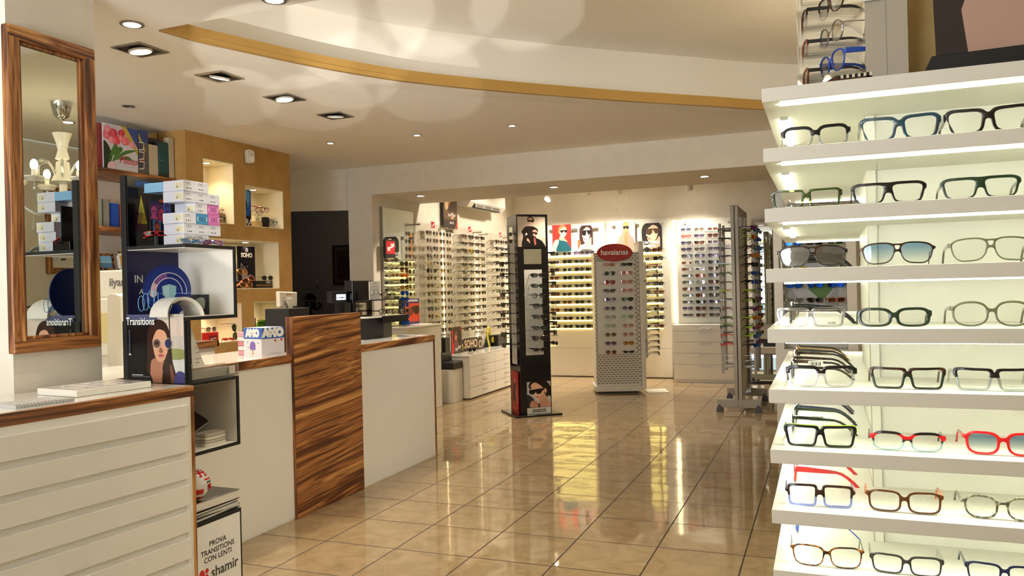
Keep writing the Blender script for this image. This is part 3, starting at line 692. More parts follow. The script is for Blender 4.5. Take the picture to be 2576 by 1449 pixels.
FM['clear blue'] = glassy('frame_clear_blue', (.45, .52, .86), .10, .03); FM['clear aqua'] = glassy('frame_clear_aqua', (.62, .78, .82), .10, .03)
FM['clear green'] = glassy('frame_clear_green', (.24, .34, .12), .10, .03); FM['clear teal'] = glassy('frame_clear_teal', (.03, .22, .34), .10, .03)
FM['clear pink'] = glassy('frame_clear_pink', (.88, .60, .58), .10, .03)
LM = {'clear': glassy('lens_clear', (.985, .99, .985), .035, .01)}
for k, c, g in (('dark brown', (.030, .016, .010), (.22, .13, .08)), ('brown', (.12, .055, .02), (.42, .26, .14)), ('smoke', (.025, .025, .027), (.16, .15, .15)), ('black', (.010, .010, .011), (.03, .03, .03)),
                ('grey gradient', (.05, .05, .06), (.46, .44, .46)), ('purple gradient', (.07, .045, .10), (.50, .40, .56)), ('blue gradient', (.22, .36, .52), (.90, .92, .92)), ('green', (.04, .06, .03), (.16, .20, .10)),
                ('amber', (.50, .20, .03), (.72, .44, .14)), ('pink', (.55, .26, .24), (.80, .56, .52)), ('red', (.35, .03, .04), (.62, .12, .12)), ('grey brown', (.16, .12, .09), (.46, .38, .30)),
                ('pale blue', (.34, .46, .62), (.60, .72, .84)), ('gold brown', (.26, .13, .03), (.62, .44, .22)), ('teal', (.08, .22, .20), (.40, .58, .55)), ('yellow', (.62, .54, .06), (.8, .75, .3)), ('light grey', (.44, .44, .46), (.68, .68, .68)),
                ('pale green', (.40, .58, .36), (.70, .82, .66))):
    LM[k] = glassy('lens_'+k.replace(' ', '_'), tuple(v**.5 for v in c), .022, .02, tuple((v*(.55 if v < .3 else 1))**.5 for v in g))
for k, c in (('mirrored blue', (20, 90, 230)), ('mirrored red', (226, 50, 30)), ('mirrored orange', (238, 130, 20)), ('mirrored purple', (150, 40, 160)), ('mirrored green', (60, 170, 90)), ('mirrored yellow', (206, 196, 60)), ('mirrored silver', (150, 156, 160))):
    LM[k] = plain('lens_'+k.replace(' ', '_'), c, .12, .75)
ORD = ['topmost', 'second', 'third', 'fourth', 'fifth', 'sixth', 'seventh', 'eighth', 'ninth', 'tenth', 'eleventh', 'twelfth', 'thirteenth', 'fourteenth', 'fifteenth', 'sixteenth', 'seventeenth', 'eighteenth']
COLN = ['leftmost', 'second from left', 'third from left', 'fourth from left', 'fifth from left', 'sixth from left']
LMF = {k: glassy('plain_lens_'+k.replace(' ', '_'), tuple((v*.55)**.5 for v in c), .02, .02) for k, c in (('dark brown', (.07, .04, .025)), ('brown', (.24, .13, .06)), ('smoke', (.06, .06, .06)), ('green', (.08, .09, .05)), ('grey brown', (.28, .21, .15)), ('gold brown', (.42, .26, .10)), ('grey gradient', (.22, .21, .22)), ('pale blue', (.42, .52, .66)), ('yellow', (.70, .62, .15)))}
def merge_stuff(roots, name, label, cat):
    """many small pairs as one uncounted object"""
    bm = bmesh.new(); mats = []
    for r in roots:
        for ch in list(r.children):
            me = ch.data.copy(); me.transform(r.matrix_basis @ ch.matrix_basis); n0 = len(bm.faces); bm.from_mesh(me); bm.faces.ensure_lookup_table()
            idx = []
            for s in ch.material_slots:
                if s.material not in mats: mats.append(s.material)
                idx.append(mats.index(s.material))
            for f in bm.faces[n0:]: f.material_index = idx[min(f.material_index, len(idx)-1)]
            bpy.data.meshes.remove(me); bpy.data.objects.remove(ch)
        bpy.data.objects.remove(r)
    me = bpy.data.meshes.new(name); bm.to_mesh(me); bm.free()
    for m in mats: me.materials.append(m)
    o = bpy.data.objects.new(name, me); COL.objects.link(o); o['kind'] = 'stuff'; return tag(o, label, cat)
def lname(l): return {'clear': 'clear'}.get(l, l)
# ------------------------------------------------------------------ poster people (flat printed artwork, generic sitters)
def portrait(bg, skin, hair, cloth, glass=(14, 12, 12), style=0, lip=(168, 84, 78), shade=None, frame=None):
    sk2 = tuple(int(v*.82) for v in skin); S = [Rc(bg, 0, 0, 1, 1)]
    if style == 0:      # three quarter view, head turned right
        S += [Pg(hair, [(.22, .45), (.25, .85), (.5, 1.02), (.78, .9), (.84, .6), (.80, .3), (.62, .36), (.30, .3)], True), Pg(cloth, [(.0, -.1), (.02, .22), (.25, .34), (.5, .2), (.78, .32), (1.02, .2), (1.02, -.1)], True),
              Pg(sk2, [(.40, .42), (.38, .2), (.5, .12), (.64, .22), (.66, .44)], True), Pg(skin, [(.32, .62), (.33, .84), (.5, .93), (.68, .86), (.72, .66), (.66, .46), (.52, .36), (.38, .45)], True),
              Pg(hair, [(.28, .6), (.27, .84), (.48, .99), (.72, .9), (.76, .66), (.69, .8), (.52, .9), (.36, .8)], True),
              Pg(glass, [(.30, .73), (.30, .60), (.40, .56), (.48, .64), (.56, .56), (.68, .58), (.70, .72), (.5, .71)], True), Pg(lip, [(.46, .475), (.52, .49), (.59, .475), (.52, .45)], True), Pg(sk2, [(.50, .56), (.54, .56), (.55, .52), (.49, .52)], True)]
    elif style == 1:    # tall figure with a draped hood
        S += [Pg(cloth, [(.06, -.1), (.14, .4), (.36, .62), (.38, .9), (.52, .98), (.68, .9), (.7, .6), (.92, .36), (.98, -.1)], True), Pg(skin, [(.42, .76), (.44, .9), (.54, .94), (.64, .88), (.65, .74), (.6, .62), (.54, .58), (.46, .64)], True),
              Pg(hair, [(.42, .84), (.45, .93), (.55, .97), (.65, .92), (.66, .82), (.56, .91)], True), Pg(sk2, [(.47, .62), (.45, .3), (.56, .12), (.62, .34), (.60, .62)], True),
              Pg(glass, [(.41, .83), (.42, .75), (.50, .74), (.53, .8), (.57, .74), (.66, .75), (.67, .83)], True), Pg(lip, [(.5, .675), (.54, .685), (.58, .675), (.54, .66)], True)]
    elif style == 2:    # close up in profile to the left
        S += [Pg(hair, [(.2, .2), (.12, .8), (.4, 1.04), (.86, 1.0), (1.04, .7), (1.02, .1), (.7, .3)], True), Pg(skin, [(.44, .92), (.38, .70), (.30, .55), (.37, .50), (.35, .42), (.40, .34), (.5, .26), (.68, .34), (.82, .6), (.86, .9)], True),
              Pg(sk2, [(.5, .28), (.48, .02), (.85, -.05), (.9, .5), (.7, .34)], True), Pg(hair, [(.4, .82), (.36, 1.0), (.8, 1.05), (.95, .6), (.86, .5), (.82, .82), (.6, .93)], True),
              Pg(glass, [(.34, .78), (.32, .62), (.44, .56), (.56, .62), (.60, .76), (.72, .6), (.88, .66), (.9, .78)], True), Pg(lip, [(.36, .435), (.45, .45), (.50, .42), (.44, .395)], True), Pg(cloth, [(.1, -.1), (.3, .12), (.6, .02), (1.1, .2), (1.1, -.1)], True)]
    elif style == 3:    # seated bust with bare shoulder
        S += [Pg(cloth, [(.1, -.05), (.2, .34), (.45, .46), (.82, .30), (.98, -.05)], True), Pg(skin, [(.0, -.05), (.06, .34), (.28, .46), (.34, .36), (.2, .1), (.18, -.05)], True), Pg(sk2, [(.42, .58), (.38, .44), (.60, .40), (.80, .36), (.64, .5), (.66, .62)], True),
              Pg(hair, [(.36, .66), (.36, .9), (.54, 1.0), (.74, .92), (.76, .72)], True), Pg(skin, [(.42, .66), (.42, .85), (.56, .93), (.72, .86), (.76, .7), (.7, .58), (.58, .52), (.47, .58)], True),
              Pg(hair, [(.38, .72), (.40, .93), (.58, .99), (.74, .9), (.6, .9), (.46, .84)], True), Pg(glass, [(.44, .79), (.46, .71), (.56, .70), (.62, .76), (.68, .7), (.78, .72), (.78, .79)], True), Pg(lip, [(.6, .62), (.65, .63), (.7, .615), (.65, .60)], True)]
    return S
def board(name, label, cat, loc, rz, W, H, th, shapes, edge=M_WHITE, group=None, gloss=False, tilt=0, rot=None):
    """thin printed board standing or hanging at loc (middle of its bottom edge)"""
    t = thing(name, label, cat, loc, rz, group, rot or (tilt, 0, rz))
    MB().box(-W/2, W/2, 0, th, 0, H).obj('backing', edge, t)
    art(t, W, H, shapes, 0, -W/2, 0, 'print', M_PRINTG if gloss else M_PRINT)
    return t

# ------------------------------------------------------------------ left foreground: mirror, drawer counter
t = thing('wall_mirror', 'tall wall mirror in a striped wooden frame on the white pillar', 'mirror', (-2.76, 2.186, 1.657), PI/2)
W, Hh, fwid = .372, 1.20, .05
m = MB()
def fr_side(p, q, r, s): pass
for (x0, x1, z0, z1) in ((-W/2, -W/2+fwid, -Hh/2, Hh/2), (W/2-fwid, W/2, -Hh/2, Hh/2)): MB().box(x0, x1, -.036, 0, z0, z1).obj('frame_stile', M_WOODZ, t, None, .006)
m = MB()
for (z0, z1) in ((-Hh/2, -Hh/2+fwid), (Hh/2-fwid, Hh/2)): MB().box(-W/2+.0005, W/2-.0005, -.0365, -.0005, z0, z1).obj('frame_rail', M_WOODX, t, None, .006)
0
m = MB(); a, b = W/2-fwid, Hh/2-fwid
for (x0, x1, z0, z1) in ((-a, -a+.012, -b, b), (a-.012, a, -b, b), (-a, a, -b, -b+.012), (-a, a, b-.012, b)): m.box(x0, x1, -.022, -.002, z0, z1)
m.obj('inner_bead', M_WOODZ, t, None, .003)
MB().box(-a+.005, a-.005, -.012, -.004, -b+.005, b-.005).obj('mirror_glass', M_MIRROR, t)

LC = (-2.236, 2.352); LCR = math.atan2(.9957, .0925)
t = thing('drawer_counter', 'white counter with wooden edged top and long drawer fronts in the left foreground', 'counter', (LC[0], LC[1], 0), LCR)
Lc, Dc = 1.9, .46
MB().box(-Lc, -.0205, .002, Dc, .05, .876).obj('carcass', M_WHITE, t)
MB().box(-Lc, -.0005, .016, Dc, .9125-.037, .9132).obj('worktop', M_WHITE_G, t)
MB().box(-Lc, 0, 0, .016, .873, .913).obj('worktop_edge', M_WOODX, t, None, .002)
MB().box(-.0185, 0, .0005, Dc, .0, .8735).obj('end_panel', M_WOODZ, t, None, .002)
MB().box(-.016, 0, .016, Dc, .8735, .913).obj('worktop_edge', M_WOODY, t, None, .002)
MB().box(-.047, -.019, -.001, .02, .03, .873).obj('upright', M_WHITE, t)
for k in range(8):
    z1 = .846-k*.0997
    MB().box(-Lc, -.040, -.014, .003, z1-.0755, z1).obj('drawer_front', M_WHITE, t, None, .0015)
MB().box(-Lc, -.04, .03, Dc-.02, 0, .05).obj('plinth', M_BLACKM, t)
# booklets and the lens sample box on it
t = thing('spiral_notebook', 'white spiral bound notebook with dotted cover at the left edge on the counter', 'notebook', (-2.415, 1.842, .9135), LCR-.08)
MB().box(-.10, .085, -.075, .075, 0, .008).obj('pages', M_PRINT, t)
m = MB()
for i in range(9):
    for j in range(5):
        if (i+j) % 2 == 0: MB().lathe([(0, .0087), (.006, .0086), (.0065, .008)], 10, (-.09+i*.02, -.06+j*.03, 0), random.choice([(214, 190, 178), (200, 196, 204), (190, 200, 190), (224, 206, 190)])).obj('cover_dot', M_PRINT, t)
m = MB()
for i in range(17): m.tube([(-.098+i*.011, -.075+.007*math.cos(q), .005+.007*math.sin(q)) for q in [2*PI*k/10 for k in range(10)]], .0011, 5, closed=True)
m.obj('spiral', M_STEEL, t)
t = thing('sample_case', 'flat white lens sample box with grey ovals on its lid beside the pillar', 'box', (-2.50, 2.125, .9135), LCR-.02)
MB().box(-.135, .16, -.12, .105, 0, .024).obj('case', M_WHITE_G, t, None, .003)
m = MB()
for i in range(5):
    for j in range(3):
        cx, cy = -.10+i*.056, -.085+j*.07
        m.add([(cx+.019*math.cos(q), cy+.024*math.sin(q), .0245) for q in [2*PI*k/16 for k in range(16)]], [tuple(range(16))], random.choice([(206, 196, 196), (214, 206, 200), (198, 192, 196)]))
m.obj('lid_ovals', M_PRINT, t)

# ------------------------------------------------------------------ the sales counter
def counter(y0, y1, label, right_end):
    t = thing('sales_counter', label, 'counter', (-2.765, (y0+y1)/2, 0), 0); q = (y0+y1)/2
    MB().box(-.52, -.002, y0-q, y1-q-(.02 if right_end else 0), .0, .873).obj('carcass', M_WHITE, t)
    MB().box(-.012, .0, y0-q, y1-q-(.021 if right_end else 0), .006, .872).obj('front_panel', M_WHITE, t, None, .001)
    MB().box(-.54, -.016, y0-q, y1-q-.001, .873, .9128).obj('worktop', M_WHITE_G, t)
    MB().box(-.016, .006, y0-q, y1-q, .868, .913).obj('worktop_edge', M_WOODY, t, None, .002)
    if right_end: MB().box(-.53, .004, y1-q-.02, y1-q, 0, .8735).obj('end_panel', M_WOODZ, t, None, .002)
    return t
counter(2.42, 3.640, 'white counter with wooden top edge, left of the tall striped wood panel', False)
counter(4.332, 5.372, 'white counter with wooden edge trim, right of the tall striped wood panel', True)
t = thing('counter_screen', 'tall striped wood panel standing between the two white counters', 'counter panel', (-2.765, 3.985, 0))
MB().box(-.03, .016, -.342, .345, 0, 1.122).obj('veneer_panel', M_WOODY, t, None, .002)
MB().box(-.032, .017, -.3455, -.3425, 0, 1.123).obj('edge_band', wood('zebrano_dark_edge', 'Z', .6), t)
MB().box(-.52, -.031, -.34, .343, 0, .873).obj('carcass', M_WHITE, t)
MB().box(-.54, -.032, -.34, .343, .873, .9128).obj('worktop', M_WHITE_G, t)
# things standing on the counter
t = thing('cashier_monitor', 'small white cash register screen seen from behind above the wood panel', 'screen', (-2.98, 3.90, 1.0755), PI/2+.1)
m = MB(); m.box(-.10, .13, -.07, .09, -.162, .09); m.obj('base', M_BLACKM, t, None, .004)
bb = MB().prism([(-.093, .098), (.093, .098), (.098, .185), (-.096, .190)], 'Y', -.01, .018).obj('housing', plain('cream_plastic', (232, 224, 206), .35), t, None, .006)
MB().box(-.025, .02, -.022, -.010, .09, .15).obj('neck', bb.data.materials[0], t, None, .003)
MB().box(-.03, .03, -.0112, -.0102, .165, .178, (206, 174, 130)).obj('sticker', M_PRINT, t)
m = MB()
for k in range(3): m.box(-.062, -.056, -.0112, -.010, .112+k*.017, .118+k*.017, (40, 40, 40))
m.box(-.045, -.040, -.0112, -.010, .115, .135, (30, 30, 30)); m.obj('sockets', M_PRINT, t)
MB().tube([(-.04, -.012, .12), (-.045, -.03, .10), (-.05, -.03, .09)], .003, 6).obj('cable', M_BLACKM, t)
t = thing('customer_display', 'black till display on a post with a lit blue grey screen', 'screen', (-3.2, 4.75, .9135), PI/2)
MB().box(-.1, .1, -.06, .06, 0, .11).obj('printer_base', M_BLACKM, t, None, .01)
MB().box(-.02, .02, -.012, .012, .11, .27).obj('post', M_BLACKM, t)
MB().box(-.105, .09, -.02, .02, .265, .345).obj('housing', M_BLACKM, t, None, .004)
MB().box(-.045, .07, -.0215, -.0195, .285, .325).obj('lit_panel', emit('vfd_glow', (.55, .62, .80), 1.1), t)
MB().prism([(-.07, .300), (-.01, .302), (.02, .306), (.06, .302), (.06, .2985), (-.07, .2975)], 'Y', -.0222, -.0214).obj('readout', plain('readout_blue', (60, 70, 120), .5), t)
# folded carton with blue band
t = thing('ice_cream_box', 'white carton with blue lettered band and purple ice lolly beside the wood panel', 'box', (-2.872, 3.548, .9132), PI/2-.22)
MB().box(-.075, .075, -.075, .075, 0, .158, (228, 224, 226)).obj('carton', M_PRINT, t, None, .001)
bl = (52, 92, 176)
for side, rz in (('front', 0), ('side', -PI/2)):
    e = art(t, .15, .158, [Rc((228, 224, 228), 0, 0, 1, 1), Rc(bl, 0, .62, 1, 1)]+([Pg((196, 40, 44), [(.55, .55), (.59, .59), (.63, .55), (.60, .50), (.55, .52)], True), Pg((196, 40, 44), [(.82, .58), (.87, .60), (.92, .58), (.90, .53), (.85, .52)], True), Rc((150, 150, 170), .3, .12, .85, .13), Rc((150, 150, 170), .2, .07, .9, .08)]
        if rz == 0 else [E(.5, .38, .16, .16, (120, 92, 170)), Rc((120, 92, 170), .34, .25, .66, .4), Rc((190, 160, 120), .46, .06, .54, .26), E(.22, .5, .03, .02, bl), E(.8, .48, .03, .02, bl), E(.25, .33, .03, .02, bl)]), -.0752, -.075, 0, 'print')
    if rz:
        e.rotation_euler = (0, 0, rz)
    tx = text('AMO', .058 if rz == 0 else .05, T_W(), t, (0, -.0763, .128) if rz == 0 else (-.0763, 0, .128), rz, sx=1.05 if rz == 0 else .95, bold=.006)
    text('GRAND GUSTO VISIVO' if 0 else '~ ~ ~ ~ ~ ~', .012, T_W(), t, (0, -.0763, .104) if rz == 0 else (-.0763, 0, .104), rz, sx=1.2) if 0 else None
t = thing('pink_folder', 'stack of pink and white folders behind the blue banded carton', 'folders', (-2.98, 3.60, .9132), PI/2)
for k, c in enumerate(((206, 150, 160), (236, 226, 226), (190, 120, 134), (236, 228, 226), (210, 160, 166))): MB().box(-.02, .035, -.06, .1, k*.026, k*.026+.024, c).obj('folder', M_PRINT, t, None, .002)

# ------------------------------------------------------------------ black eyewear stand and papers on the right counter
t = thing('counter_display', 'black stepped counter display for spectacles with a mirror face', 'display stand', (-3.08, 5.05, .9132), PI/2)
MB().prism([(-.23, -.055), (.02, -.055), (.27, .02), (.27, .13), (-.23, .13)], 'Z', 0, .15).obj('plinth', M_BLACKM, t, None, .003)
MB().box(-.25, .33, -.09, .13, .150, .158).obj('lower_shelf', M_WHITE, t)
MB().box(-.06, .325, -.094, -.088, .108, .158).obj('mirror_strip', M_BLACK, t)
MB().box(-.2, .06, .06, .13, .158, .42).obj('tower', M_BLACK, t, None, .004)
MB().box(-.16, .29, -.05, .06, .272, .279).obj('upper_shelf', M_BLACKM, t)
MB().box(-.15, .14, .055, .12, .279, .34).obj('tower_step', M_BLACK, t)
mm = MB().box(-.16, -.02, .058, .0595, .17, .26).obj('mirror_face', M_MIRROR, t)
b = board('info_card', 'white instruction card with a line drawing on the black counter display', 'card', (-3.06, 5.02, 1.1935), PI/2-.05, .13, .132, .008, [Rc((214, 216, 214), 0, 0, 1, 1), Rc((120, 120, 120), .3, .86, .7, .875), Rc((150, 150, 150), .08, .70, .92, .725), Rc((170, 170, 170), .14, .62, .86, .635), Rc((170, 170, 170), .06, .05, .4, .06)]+
    [Rc((60, 60, 60), .4, .93, .6, .95)])
m = MB()
m.tube([(-.04+.028*math.cos(q), -.002, .050+.022*math.sin(q)) for q in np.linspace(0, 2*PI, 18)][:-1], .0012, 5, (40, 40, 40), closed=True); m.tube([(.012+.025*math.cos(q), -.002, .055+.020*math.sin(q)) for q in np.linspace(0, 2*PI, 18)][:-1], .0012, 5, (40, 40, 40), closed=True)
m.tube([(.035, -.002, .06), (.05, -.002, .04), (.055, -.002, .02)], .0012, 5, (40, 40, 40)); m.obj('line_drawing', M_PRINT, b)
for k, (y, z, x, sh, lab) in enumerate(((5.235, 1.216, -3.07, 'panto', 'black spectacles on the upper shelf of the black counter display'), (5.11, 1.096, -3.02, 'wayfarer', 'tortoise spectacles on the lower shelf of the black counter display, left pair'),
        (5.275, 1.096, -3.01, 'square', 'tortoise spectacles on the lower shelf of the black counter display, right pair'))):
    glasses(sh, X4(x, y, z, PI/2-.35), FM['black'] if k == 0 else FM['dark tortoise'], LM['clear'], lab, 'eyeglasses', 'spectacles on the black counter display', 'thick' if k == 0 else 'medium')
t = thing('paper_stack', 'loose white papers lying near the far end of the right counter', 'papers', (-2.93, 5.27, .9132), PI/2)
for k in range(5): MB().box(-.02-.01*k, .10-.02*k, -.1+.02*k, .08, .0012*k, .0012*k+.001).obj('sheet', M_WHITE if k % 2 else M_PRINT, t)
# ------------------------------------------------------------------ stacked black display cubes beside the drawer counter
X0, X1, TY0, TY1 = -2.60, -2.30, 2.39, 2.675
t = thing('cube_display', 'tall black edged display of stacked open cubes beside the drawer counter', 'display stand', (0, 0, 0))
e = .013
MB().box(X0-.028, X0-.002, TY0, TY1, .36, 1.744).obj('spine_panel', M_BLACKM, t, None, .001)
def shelf(z0, z1, nm_='shelf'):
    MB().box(X0, X1, TY0, TY1, z0, z1).obj(nm_, M_BLACKM, t)
    return z0, z1
for z in (1.443, 1.158): MB().box(X0, X1, TY0, TY1, z, z+.013).obj('shelf', M_BLACKM, t)
MB().box(X0+.001, X1-.004, TY0+.004, TY1-.014, 1.4400, 1.4429).obj('shelf_lining', M_WHITE, t)
MB().box(X0+.001, X1-.004, TY0+.004, TY1-.014, 1.1711, 1.1725).obj('shelf_lining', M_WHITE, t)
MB().box(X0, X1, TY1-.013, TY1, 1.171, 1.443).obj('side_panel', M_BLACKM, t)
MB().box(X0+.001, X1-.006, TY1-.0145, TY1-.0131, 1.172, 1.4399).obj('side_lining', M_WHITE, t)
MB().box(X0, X0+.0015, TY0+.002, TY1-.015, 1.172, 1.439, (26, 22, 74)).obj('purple_back_print', M_PRINT, t)
tx = text('IN', .045, T_W(), t, (X0+.002, TY0+.055, 1.325), PI/2); tx = text('A', .03, T_W(), t, (X0+.002, TY0+.065, 1.275), PI/2, shear=.2)
# advert panel in front of the middle cube
MB().box(X0-.028, X1-.006, TY0-.004, TY0+.006, .914, 1.157).obj('advert_board', M_BLACKM, t)
MB().box(X1-.022, X1, TY0+.006, TY0+.02, .914, 1.158).obj('edge_strip', M_BLACKM, t)
Wp, Hp = X1-.008-X0, .27
sk = (214, 160, 128); hr = (52, 34, 28)
S = [Rc((196, 188, 176), 0, 0, 1, 1), Pg((140, 148, 90), [(.6, .45), (.75, .5), (1, .48), (1, .36), (.7, .34)], True), Pg((214, 196, 182), [(.5, .85), (1, .95), (1, .7), (.6, .72)], True), Rc((206, 208, 204), .5, .12, 1, .34), Rc((160, 160, 150), .72, .10, .74, .34),
     Rc((84, 88, 120), 0, .84, .55, 1), Rc((14, 14, 18), 0, 0, .42, .86), Rc((14, 14, 18), .0, .83, .3, .9),
     Pg(hr, [(.36, .5), (.38, .78), (.52, .92), (.68, .88), (.76, .72), (.78, .5), (.80, .3), (.86, .1), (.9, -.1), (.3, -.1), (.34, .2)], True),
     Pg((176, 122, 96), [(.44, .34), (.40, .12), (.36, -.05), (.66, -.05), (.62, .2), (.64, .34)], True),
     Pg(sk, [(.46, .56), (.46, .72), (.56, .80), (.68, .74), (.72, .60), (.71, .44), (.66, .34), (.58, .30), (.50, .38)], True),
     Pg(hr, [(.42, .5), (.42, .74), (.54, .86), (.68, .82), (.74, .68), (.70, .74), (.56, .78), (.48, .68)], True), Pg(hr, [(.64, .25), (.72, .45), (.76, .3), (.80, .0), (.62, -.05)], True), Pg((116, 74, 50), [(.76, .3), (.84, .06), (.88, -.05), (.78, -.05)], True),
     Pg((70, 66, 120), [(.82, -.05), (.84, .12), (.92, .18), (1.02, .12), (1.02, -.05)], True), Pg((20, 18, 22), [(-.02, -.05), (.02, .1), (.36, .16), (.42, -.05)], True),
     Pg((150, 98, 70), [(.59, .52), (.64, .47), (.62, .44), (.57, .45)], True), Pg((176, 96, 90), [(.55, .40), (.60, .425), (.66, .40), (.60, .375)], True),
     E(.535, .575, .075, .075, (206, 186, 160)), E(.535, .575, .065, .066, (110, 84, 76)), E(.535, .58, .04, .03, (60, 40, 34)), E(.735, .575, .068, .078, (206, 186, 160)), E(.735, .575, .058, .068, (30, 40, 92)),
     Rc((206, 186, 160), .6, .60, .68, .615), Rc((200, 200, 206), .08, .105, .28, .118), Rc((150, 150, 160), .08, .085, .4, .09), Rc((206, 206, 200), .035, .4, .075, .43), Rc((60, 64, 74), .04, .42, .07, .78)]
art(t, Wp, Hp, S, TY0-.005, X0-.002, .914, 'advert_print', M_PRINTG)
text('Transitions', .042, T_W(), t, (X0+.075, TY0-.012, 1.156), 0, sx=.78, bold=.0006, ext=.0002)
# lower open cube
for z in (.901, .626): MB().box(X0, X1, TY0, TY1, z, z+.013).obj('shelf', M_BLACKM, t)
MB().box(X0, X1, TY1-.013, TY1, .639, .901).obj('side_panel', M_BLACKM, t)
MB().box(X0+.001, X1-.006, TY1-.0145, TY1-.0131, .640, .900).obj('side_lining', M_WHITE, t)
MB().box(X0+.001, X1-.006, TY0+.003, TY1-.0146, .6391, .6405).obj('shelf_lining', M_WHITE, t)
MB().box(X0+.001, X1-.006, TY0+.003, TY1-.0146, .8985, .9009).obj('shelf_lining', M_WHITE, t)
# closed box with the sign at the foot
MB().box(X0-.028, X1-.004, TY0, TY1, 0, .36).obj('sign_box', M_BLACKM, t, None, .002)
MB().box(X1-.0045, X1-.002, TY0+.012, TY1-.012, .02, .345, (232, 230, 226)).obj('sign_panel', M_PRINT, t)
yc = (TY0+TY1)/2
for s, z in (('PROVA', .262), ('TRANSITIONS', .232), ('CON LENTI', .203)): text(s, .030, T_K(), t, (X1-.0015, yc-.002, z), PI/2, bold=.0003, ext=.0002)
text('shamir', .058, plain('ink_grey', (70, 66, 66), .5), t, (X1-.0015, yc+.035, .145), PI/2, bold=.001, ext=.0002)
m = MB()
for cx, cz, rx, rz_ in ((-.093, .148, .016, .026), (-.066, .163, .010, .010), (-.068, .135, .011, .016)): m.add([(X1-.0012, yc+cx+rx*math.cos(q), cz+rz_*math.sin(q)) for q in [2*PI*k/16 for k in range(16)]], [tuple(range(16))], (204, 40, 36))
m.obj('red_emblem', M_PRINT, t)

# what stands in and on the cubes
def disc_art():
    b1, b2 = (16, 40, 120), (26, 66, 170)
    S = [E(.5, .5, .5, .5, b1, 0, 48), E(.5, .42, .44, .40, b2, 0, 40), E(.5, .38, .34, .22, (36, 92, 196)), E(.5, .5, .47, .47, (20, 46, 130), 0, 40)]
    def arc(r0, r1, a0, a1, c, n=24): return (c, [(.52+r1*math.cos(q), .46+r1*math.sin(q)) for q in np.linspace(a0, a1, n)]+[(.52+r0*math.cos(q), .46+r0*math.sin(q)) for q in np.linspace(a1, a0, n)])
    S += [arc(.27, .385, -.1, PI, (226, 226, 246)), arc(.285, .37, -.08, PI, b1), arc(.285, .37, 1.7, PI, (120, 80, 150)), arc(.285, .37, 2.6, PI, (220, 180, 190)), E(.19, .44, .07, .07, (240, 214, 196)), E(.19, .44, .04, .04, (255, 250, 236)),
          Rc((120, 160, 226), .0, .435, 1, .445), Pg((150, 196, 216), [(.37, .58), (.52, .62), (.67, .58), (.66, .42), (.52, .25), (.38, .42)]), Pg((176, 214, 226), [(.40, .56), (.52, .59), (.52, .29), (.41, .43)])]
    return S
t = thing('round_sign', 'round dark blue sign with glowing arc and shield, in the upper cube', 'sign', (-2.475, 2.475, 1.1728), PI/2-.12)
m = MB(); m.prism([(.112*math.cos(q), .105+.105*math.sin(q)) for q in [2*PI*k/48 for k in range(48)]], 'Y', 0, .004, (16, 36, 110)); m.box(-.03, .03, .004, .06, 0, .006); m.obj('disc', M_PRINT, t)
art(t, .224, .21, disc_art(), 0, -.112, 0, 'print', M_PRINTG)
m = MB()
for k, (x, z, h) in enumerate(((-.125, .055, .03), (-.105, .062, .034), (-.082, .07, .036))): m.tube([(x+.014*math.cos(q), -.002, z+h*math.sin(q)) for q in np.linspace(0, 2*PI, 18)[:-1]], .0014, 5, (110, 170, 226), closed=True)
m.tube([(-.066, -.002, .11), (-.066, -.002, .06)], .002, 5, (110, 170, 226)); m.tube([(-.05, -.002, .10), (-.048, -.002, .06), (-.035, -.002, .03)], .002, 5, (110, 170, 226))
m.obj('hand_outline', M_PRINT, t)
text('SHAMIR', .022, T_W(), t, (-.045, -.0035, .018), 0, bold=.0006)
t = thing('curved_lamp', 'white arched lens demonstration lamp with black cable in the upper cube', 'lamp', (-2.40, 2.445, 1.1727), PI/2-.15)
m = MB(); n = 22; vs = []; fs = []
for i in range(n+1):
    q = PI*i/n; co, si = math.cos(q), math.sin(q)
    for r, y in ((.076, -.055+.012*si), (.076, .055-.0*si), (.064, .055), (.064, -.05+.012*si)): vs.append((-r*co*1.12, y, max(0, r*si*1.02)))
for i in range(n):
    for k in range(4): fs.append((4*i+k, 4*i+(k+1) % 4, 4*i+4+(k+1) % 4, 4*i+4+k))
fs += [(0, 3, 2, 1), (4*n, 4*n+1, 4*n+2, 4*n+3)]
m.add(vs, fs, (238, 234, 222)); m.obj('shell', M_WHITE_G, t, 50)
MB().tube([(-.06, -.058, .052), (-.085, -.075, .045), (-.097, -.08, .02), (-.10, -.086, -.06), (-.103, -.088, -.18)], .0022, 6).obj('cable', M_BLACKM, t)
MB().prism([(-.07, .045), (-.035, .052), (-.03, .060), (-.05, .056)], 'Y', -.062, -.058).obj('cable_clip', M_BLACKM, t)
t = thing('small_frame', 'small black framed panel with rounded grey window behind the arched lamp', 'frame', (-2.487, 2.640, 1.1727), .15)
MB().box(-.055, .055, 0, .008, 0, .085).obj('black_board', M_BLACKM, t)
art(t, .11, .085, [Pg((150, 156, 140), [(.45, .3), (.5, .75), (.8, .85), (.9, .6), (.8, .25)], True)], 0, -.055, 0)
